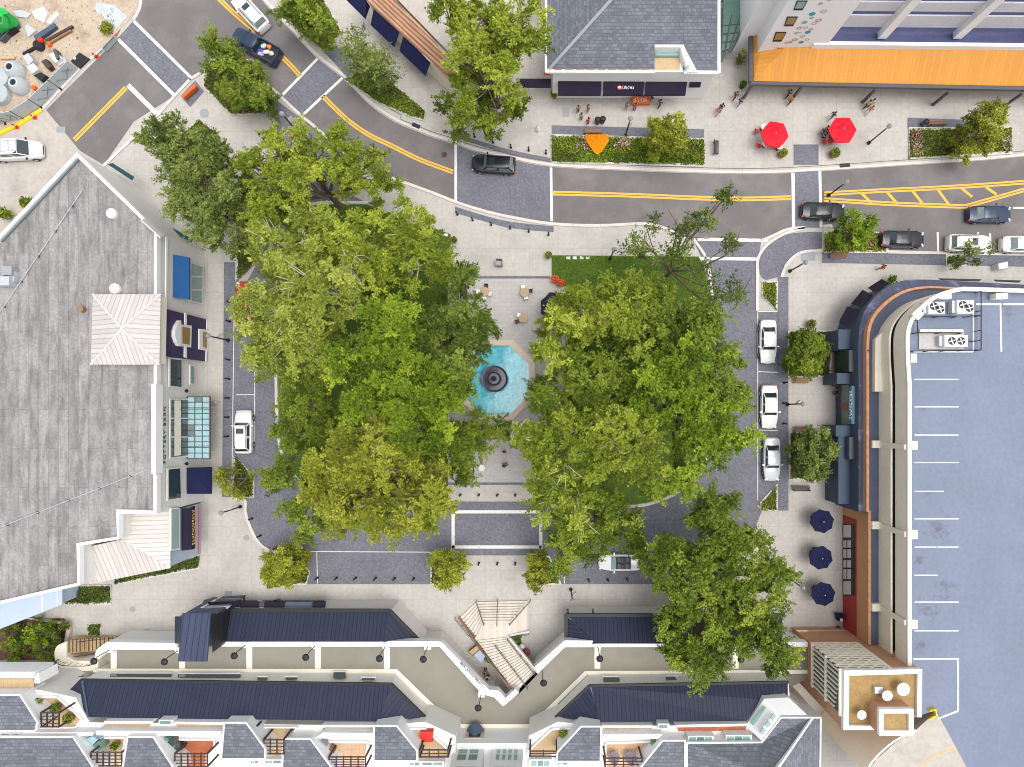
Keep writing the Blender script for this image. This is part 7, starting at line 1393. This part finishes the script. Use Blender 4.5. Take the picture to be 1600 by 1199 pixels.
pw_ = thing('push_cart', 'blue-black folding cart beside the red shop wall', 'cart', P(1312, 965)); part('seat', 'navy', pw_, lambda b: b.prism([(1306, 959), (1318, 959), (1318, 968), (1311, 971)], .9, .5)); part('panel', 'whitepl', pw_, lambda b: b.prism(rect(1313, 967, 1317, 971), .95, .9)); part('wheel', 'black', pw_, lambda b: [b.tube([P(x, 966, .2)-Vector((.04, 0, 0)), P(x, 966, .2)+Vector((.04, 0, 0))], .2, 10) for x in (1307, 1317)]); part('leg', 'dgrey', pw_, lambda b: b.bar(P(1312, 965, .1), P(1312, 965, .6), .06))
# ------------------------------------------------------------------ construction site
sheet('dirt', [(-80, -60), (200, -60), (216, -2), (214, 18), (184, 50), (125, 105), (66, 168), (30, 190), (0, 204), (-80, 222)], .014, 'dirt')
sheet('broken_slab', [(150, 4), (178, 8), (198, 26), (180, 48), (165, 30), (148, 16)], .022, 'screen')
fn = thing('construction_fence', 'grey cloth-covered construction fence running above the yellow kerb', 'fence', P(60, 160)); FP = [(-30, 203), (8, 192), (36, 186), (64, 168), (94, 139), (124, 109)]
for i in range(len(FP)-1):
    A1, B1 = P(*FP[i]), P(*FP[i+1]); d = (B1-A1)*.015; A1, B1 = A1+d, B1-d; hh = 1.9
    pn = part('panel', 'screen', fn, lambda b: b.slab([A1+Vector((0, 0, hh)), B1+Vector((0, 0, hh)), B1+Vector((-.03, .05, hh)), A1+Vector((-.03, .05, hh))], hh-.1))
    n_ = Vector((B1.y-A1.y, -(B1.x-A1.x), 0)).normalized(); u_ = (B1-A1)/8
    def sw(b):
        q = [A1+u_*(1+.75*k)+Vector((0, 0, .7+.35*math.sin(k*1.1+1)))+n_*.04 for k in range(9)]; b.tube(q, .02, 4); q = [A1+u_*(4.5+.4*k)+Vector((0, 0, 1.3+.2*math.cos(k)))+n_*.04 for k in range(6)]; b.tube(q, .02, 4)
    if i in (0, 1, 3, 4): part('scroll_drawing', 'bluegrey', pn, sw)
    part('post', 'dgrey', fn, lambda b: b.tube([A1, A1+Vector((0, 0, hh+.1))], .04, 6)); part('foot', 'black', fn, lambda b: b.bar(A1-n_*.6+Vector((0, 0, .06)), A1+n_*.3+Vector((0, 0, .06)), .18, .1))
bsq = thing('rubber_mat', 'black mat stretched at the upper end of the construction fence', 'mat', P(125, 95)); part('sheet', 'black', bsq, lambda b: b.prism([(110, 96), (124, 82), (140, 92), (124, 107)], .3, .02)); part('patch', 'screen', bsq, lambda b: b.prism([(113, 91), (117, 87), (119, 92), (116, 94)], .34, .3))
fr2 = thing('wire_fence', 'low dark wire fence beside the asphalt, above the black mat', 'fence', P(165, 70)); part('rail', 'dgrey', fr2, lambda b: [b.bar(P(148, 90, z), P(178, 58, z), .05) for z in (.4, .9)]); part('board', 'screen', fr2, lambda b: b.bar(P(163, 78, .5), P(182, 57, .5), .05, .8))
for i in range(3): part('post', 'dgrey', fr2, lambda b: b.bar(P(150+13*i, 88-14*i, 0), P(150+13*i, 88-14*i, 1.0), .06))
for i, (x, y, r_, a, l) in enumerate([(28, 113, 1.0, 0, 'upper right of the white concrete manhole cones, beside the tool pile'), (4, 124, 1.15, 0, 'large concrete cone cut by the left edge, second from the top'), (34, 137, .95, 0, 'white concrete cone lying lower right, nearest the fence'), (4, 150, 1.1, 0, 'lowest concrete cone at the left edge')]):
    t = thing('concrete_cone', l, 'concrete cone', P(x, y, .02), 0, 'precast concrete cones'); part('shell', 'screen', t, lambda b: b.lathe(P(x, y, .02), [(r_, 0), (r_*.98, .7), (r_*.55, 1.25), (r_*.52, 1.3), (r_*.36, 1.3), (r_*.34, .9), (.05, .88)], 24), smooth=True); part('opening', 'black', t, lambda b: b.lathe(P(x, y, .02), [(r_*.33, 1.2), (r_*.33, 1.22)], 16))
gl_ = thing('excavator', 'bright green machine with black tracks cut by the upper left corner', 'construction machine', P(5, 40))
part('body', 'green', gl_, lambda b: b.solid([P(-10, 14, 1.8), P(4, 12, 1.9), P(14, 20, 1.9), P(17, 32, 1.6), P(12, 40, 1.3), P(-10, 44, 1.8)], .6)); part('cab', 'green', gl_, lambda b: b.prism(rect(-12, 22, 4, 38), 2.6, 1.8)); part('window', 'glass', gl_, lambda b: b.prism(rect(-9, 26, 2, 35), 2.64, 2.6)); part('arm', 'green', gl_, lambda b: b.tube([P(2, 24, 1.9), P(12, 20, 2.4), P(17, 34, 1.2)], .16, 8)); part('track', 'black', gl_, lambda b: [b.prism([(-10, 58), (-2, 62), (24, 44), (18, 38)], .7, .02)]); part('blade', 'dgrey', gl_, lambda b: b.bar(P(4, 65, .4), P(28, 39, .4), .15, .7))
def scrap(name, mname, q, h, lab, cat): tag(MB().prism(q, h, .02).build(name, M_[mname]), lab, cat)
scrap('steel_beam', 'bluegrey', [(52, 56), (84, 36), (87, 42), (56, 64)], .5, 'wide blue-grey steel channel above the tool pile', 'steel beam'); scrap('steel_beam', 'darktimber', [(70, 62), (112, 39), (114, 42), (72, 66)], .3, 'upper of two thin rusty beams right of the blue-grey channel', 'steel beam'); scrap('steel_beam', 'timber', [(74, 66), (110, 46), (112, 48), (76, 69)], .3, 'lower of two thin rusty beams right of the blue-grey channel', 'steel beam'); scrap('steel_beam', 'black', [(34, 83), (58, 69), (60, 72), (36, 86)], .3, 'short black beam left of the red-topped machine', 'steel beam'); 
scrap('concrete_block', 'whitepl', [(72, 34), (88, 17), (92, 22), (78, 38)], .6, 'long white block at the end of the blue-grey channel', 'block'); scrap('tarpaulin', 'whitepl', [(50, 18), (68, 10), (74, 20), (68, 36), (54, 28)], .25, 'crumpled white tarpaulin near the top left', 'tarpaulin'); scrap('tarpaulin', 'screen', [(20, 17), (34, 16), (48, 22), (42, 28), (26, 26)], .2, 'light grey tarpaulin right of the green machine', 'tarpaulin'); scrap('pallet', 'screen', [(38, 40), (44, 38), (56, 48), (44, 58)], .25, 'pale pallet left of the blue-grey channel', 'pallet')
scrap('generator', 'steel', [(35, 88), (44, 83), (52, 94), (44, 102)], .8, 'grey steel box above the upper right concrete cone', 'machine'); scrap('generator', 'whitepl', [(42, 104), (52, 99), (60, 108), (50, 115)], .7, 'white box just right of the upper concrete cone', 'machine'); scrap('generator', 'whitepl', [(76, 86), (88, 80), (97, 92), (86, 98)], .6, 'white machine housing with a dark bar, centre of the tool pile', 'machine'); scrap('generator', 'black', [(52, 118), (64, 113), (72, 118), (64, 127)], .7, 'black machine beside the fence, below the white box', 'machine')
scrap('concrete_slab', 'screen', [(88, 96), (100, 89), (104, 96), (92, 103)], .25, 'pale slab under the white machine housing', 'slab'); scrap('timber_planks', 'tile', [(0, 88), (22, 88), (22, 92), (0, 92)], .3, 'upper tan planks left of the grey steel box', 'planks'); scrap('timber_planks', 'tile', [(0, 99), (20, 103), (18, 107), (0, 104)], .3, 'lower tan planks above the concrete cones', 'planks'); scrap('compactor', 'darktimber', [(64, 96), (72, 92), (80, 104), (74, 108)], .7, 'dark long-handled compactor in the middle of the tool pile', 'machine'); scrap('steel_bar', 'dgrey', [(82, 78), (86, 76), (92, 90), (88, 93)], .9, 'dark bar lying across the white machine housing', 'bar')
t = thing('compressor', 'black round machine with a red top in the tool pile', 'machine', P(64, 70)); part('drum', 'black', t, lambda b: b.lathe(P(64, 74, .02), [(.5, 0), (.55, .5), (.4, .7)], 14)); part('cover', 'redpaint', t, lambda b: b.ball(P(63.5, 63, .6), .32, 10))
for x, y, l in ((79, 71, 'small orange can right of the red-topped machine'), (56, 139, 'orange can between the concrete cone and the fence')): tag(MB().lathe(P(x, y, .02), [(.24, 0), (.24, .4), (.1, .5)], 10).build('fuel_can', M_['orange']), l, 'can', 'orange cans')
# rubble: stuff
rr = random.Random(12); rb = MB()
for k in range(650):
    x = rr.uniform(-5, 212); y = rr.uniform(-5, 200)
    if inpoly(np.array([x]), np.array([y]), [(-6, -6), (208, -6), (208, 18), (176, 52), (130, 75), (108, 96), (60, 150), (28, 172), (-6, 190)])[0]:
        s_ = rr.uniform(.04, .15); rb.cur = rr.choice([0, 0, 0, 1, 1, 2]); rb.box(P(x, y, s_*.3), (s_*rr.uniform(.7, 2.2), s_, s_*.6), rr.uniform(0, 3))
tag(rb.build('rubble', [M_['dirt'], M_['screen'], M_['timber']]), 'loose stones and scraps scattered over the sandy building site', 'rubble', kind='stuff')
# drain inlets in the kerb
for a, b_, l in (((644, 194), (656, 199), 'dark drain inlet in the kerb below the blue awnings'), ((1313, 259), (1328, 258), 'dark drain inlet in the kerb under the right red parasol')): tag(MB().bar(P(*a, .135), P(*b_, .135), .42, .03).build('drain_inlet', M_['black']), l, 'drain')
cnt = lambda: len(COL.objects)
print('OBJECTS', cnt())
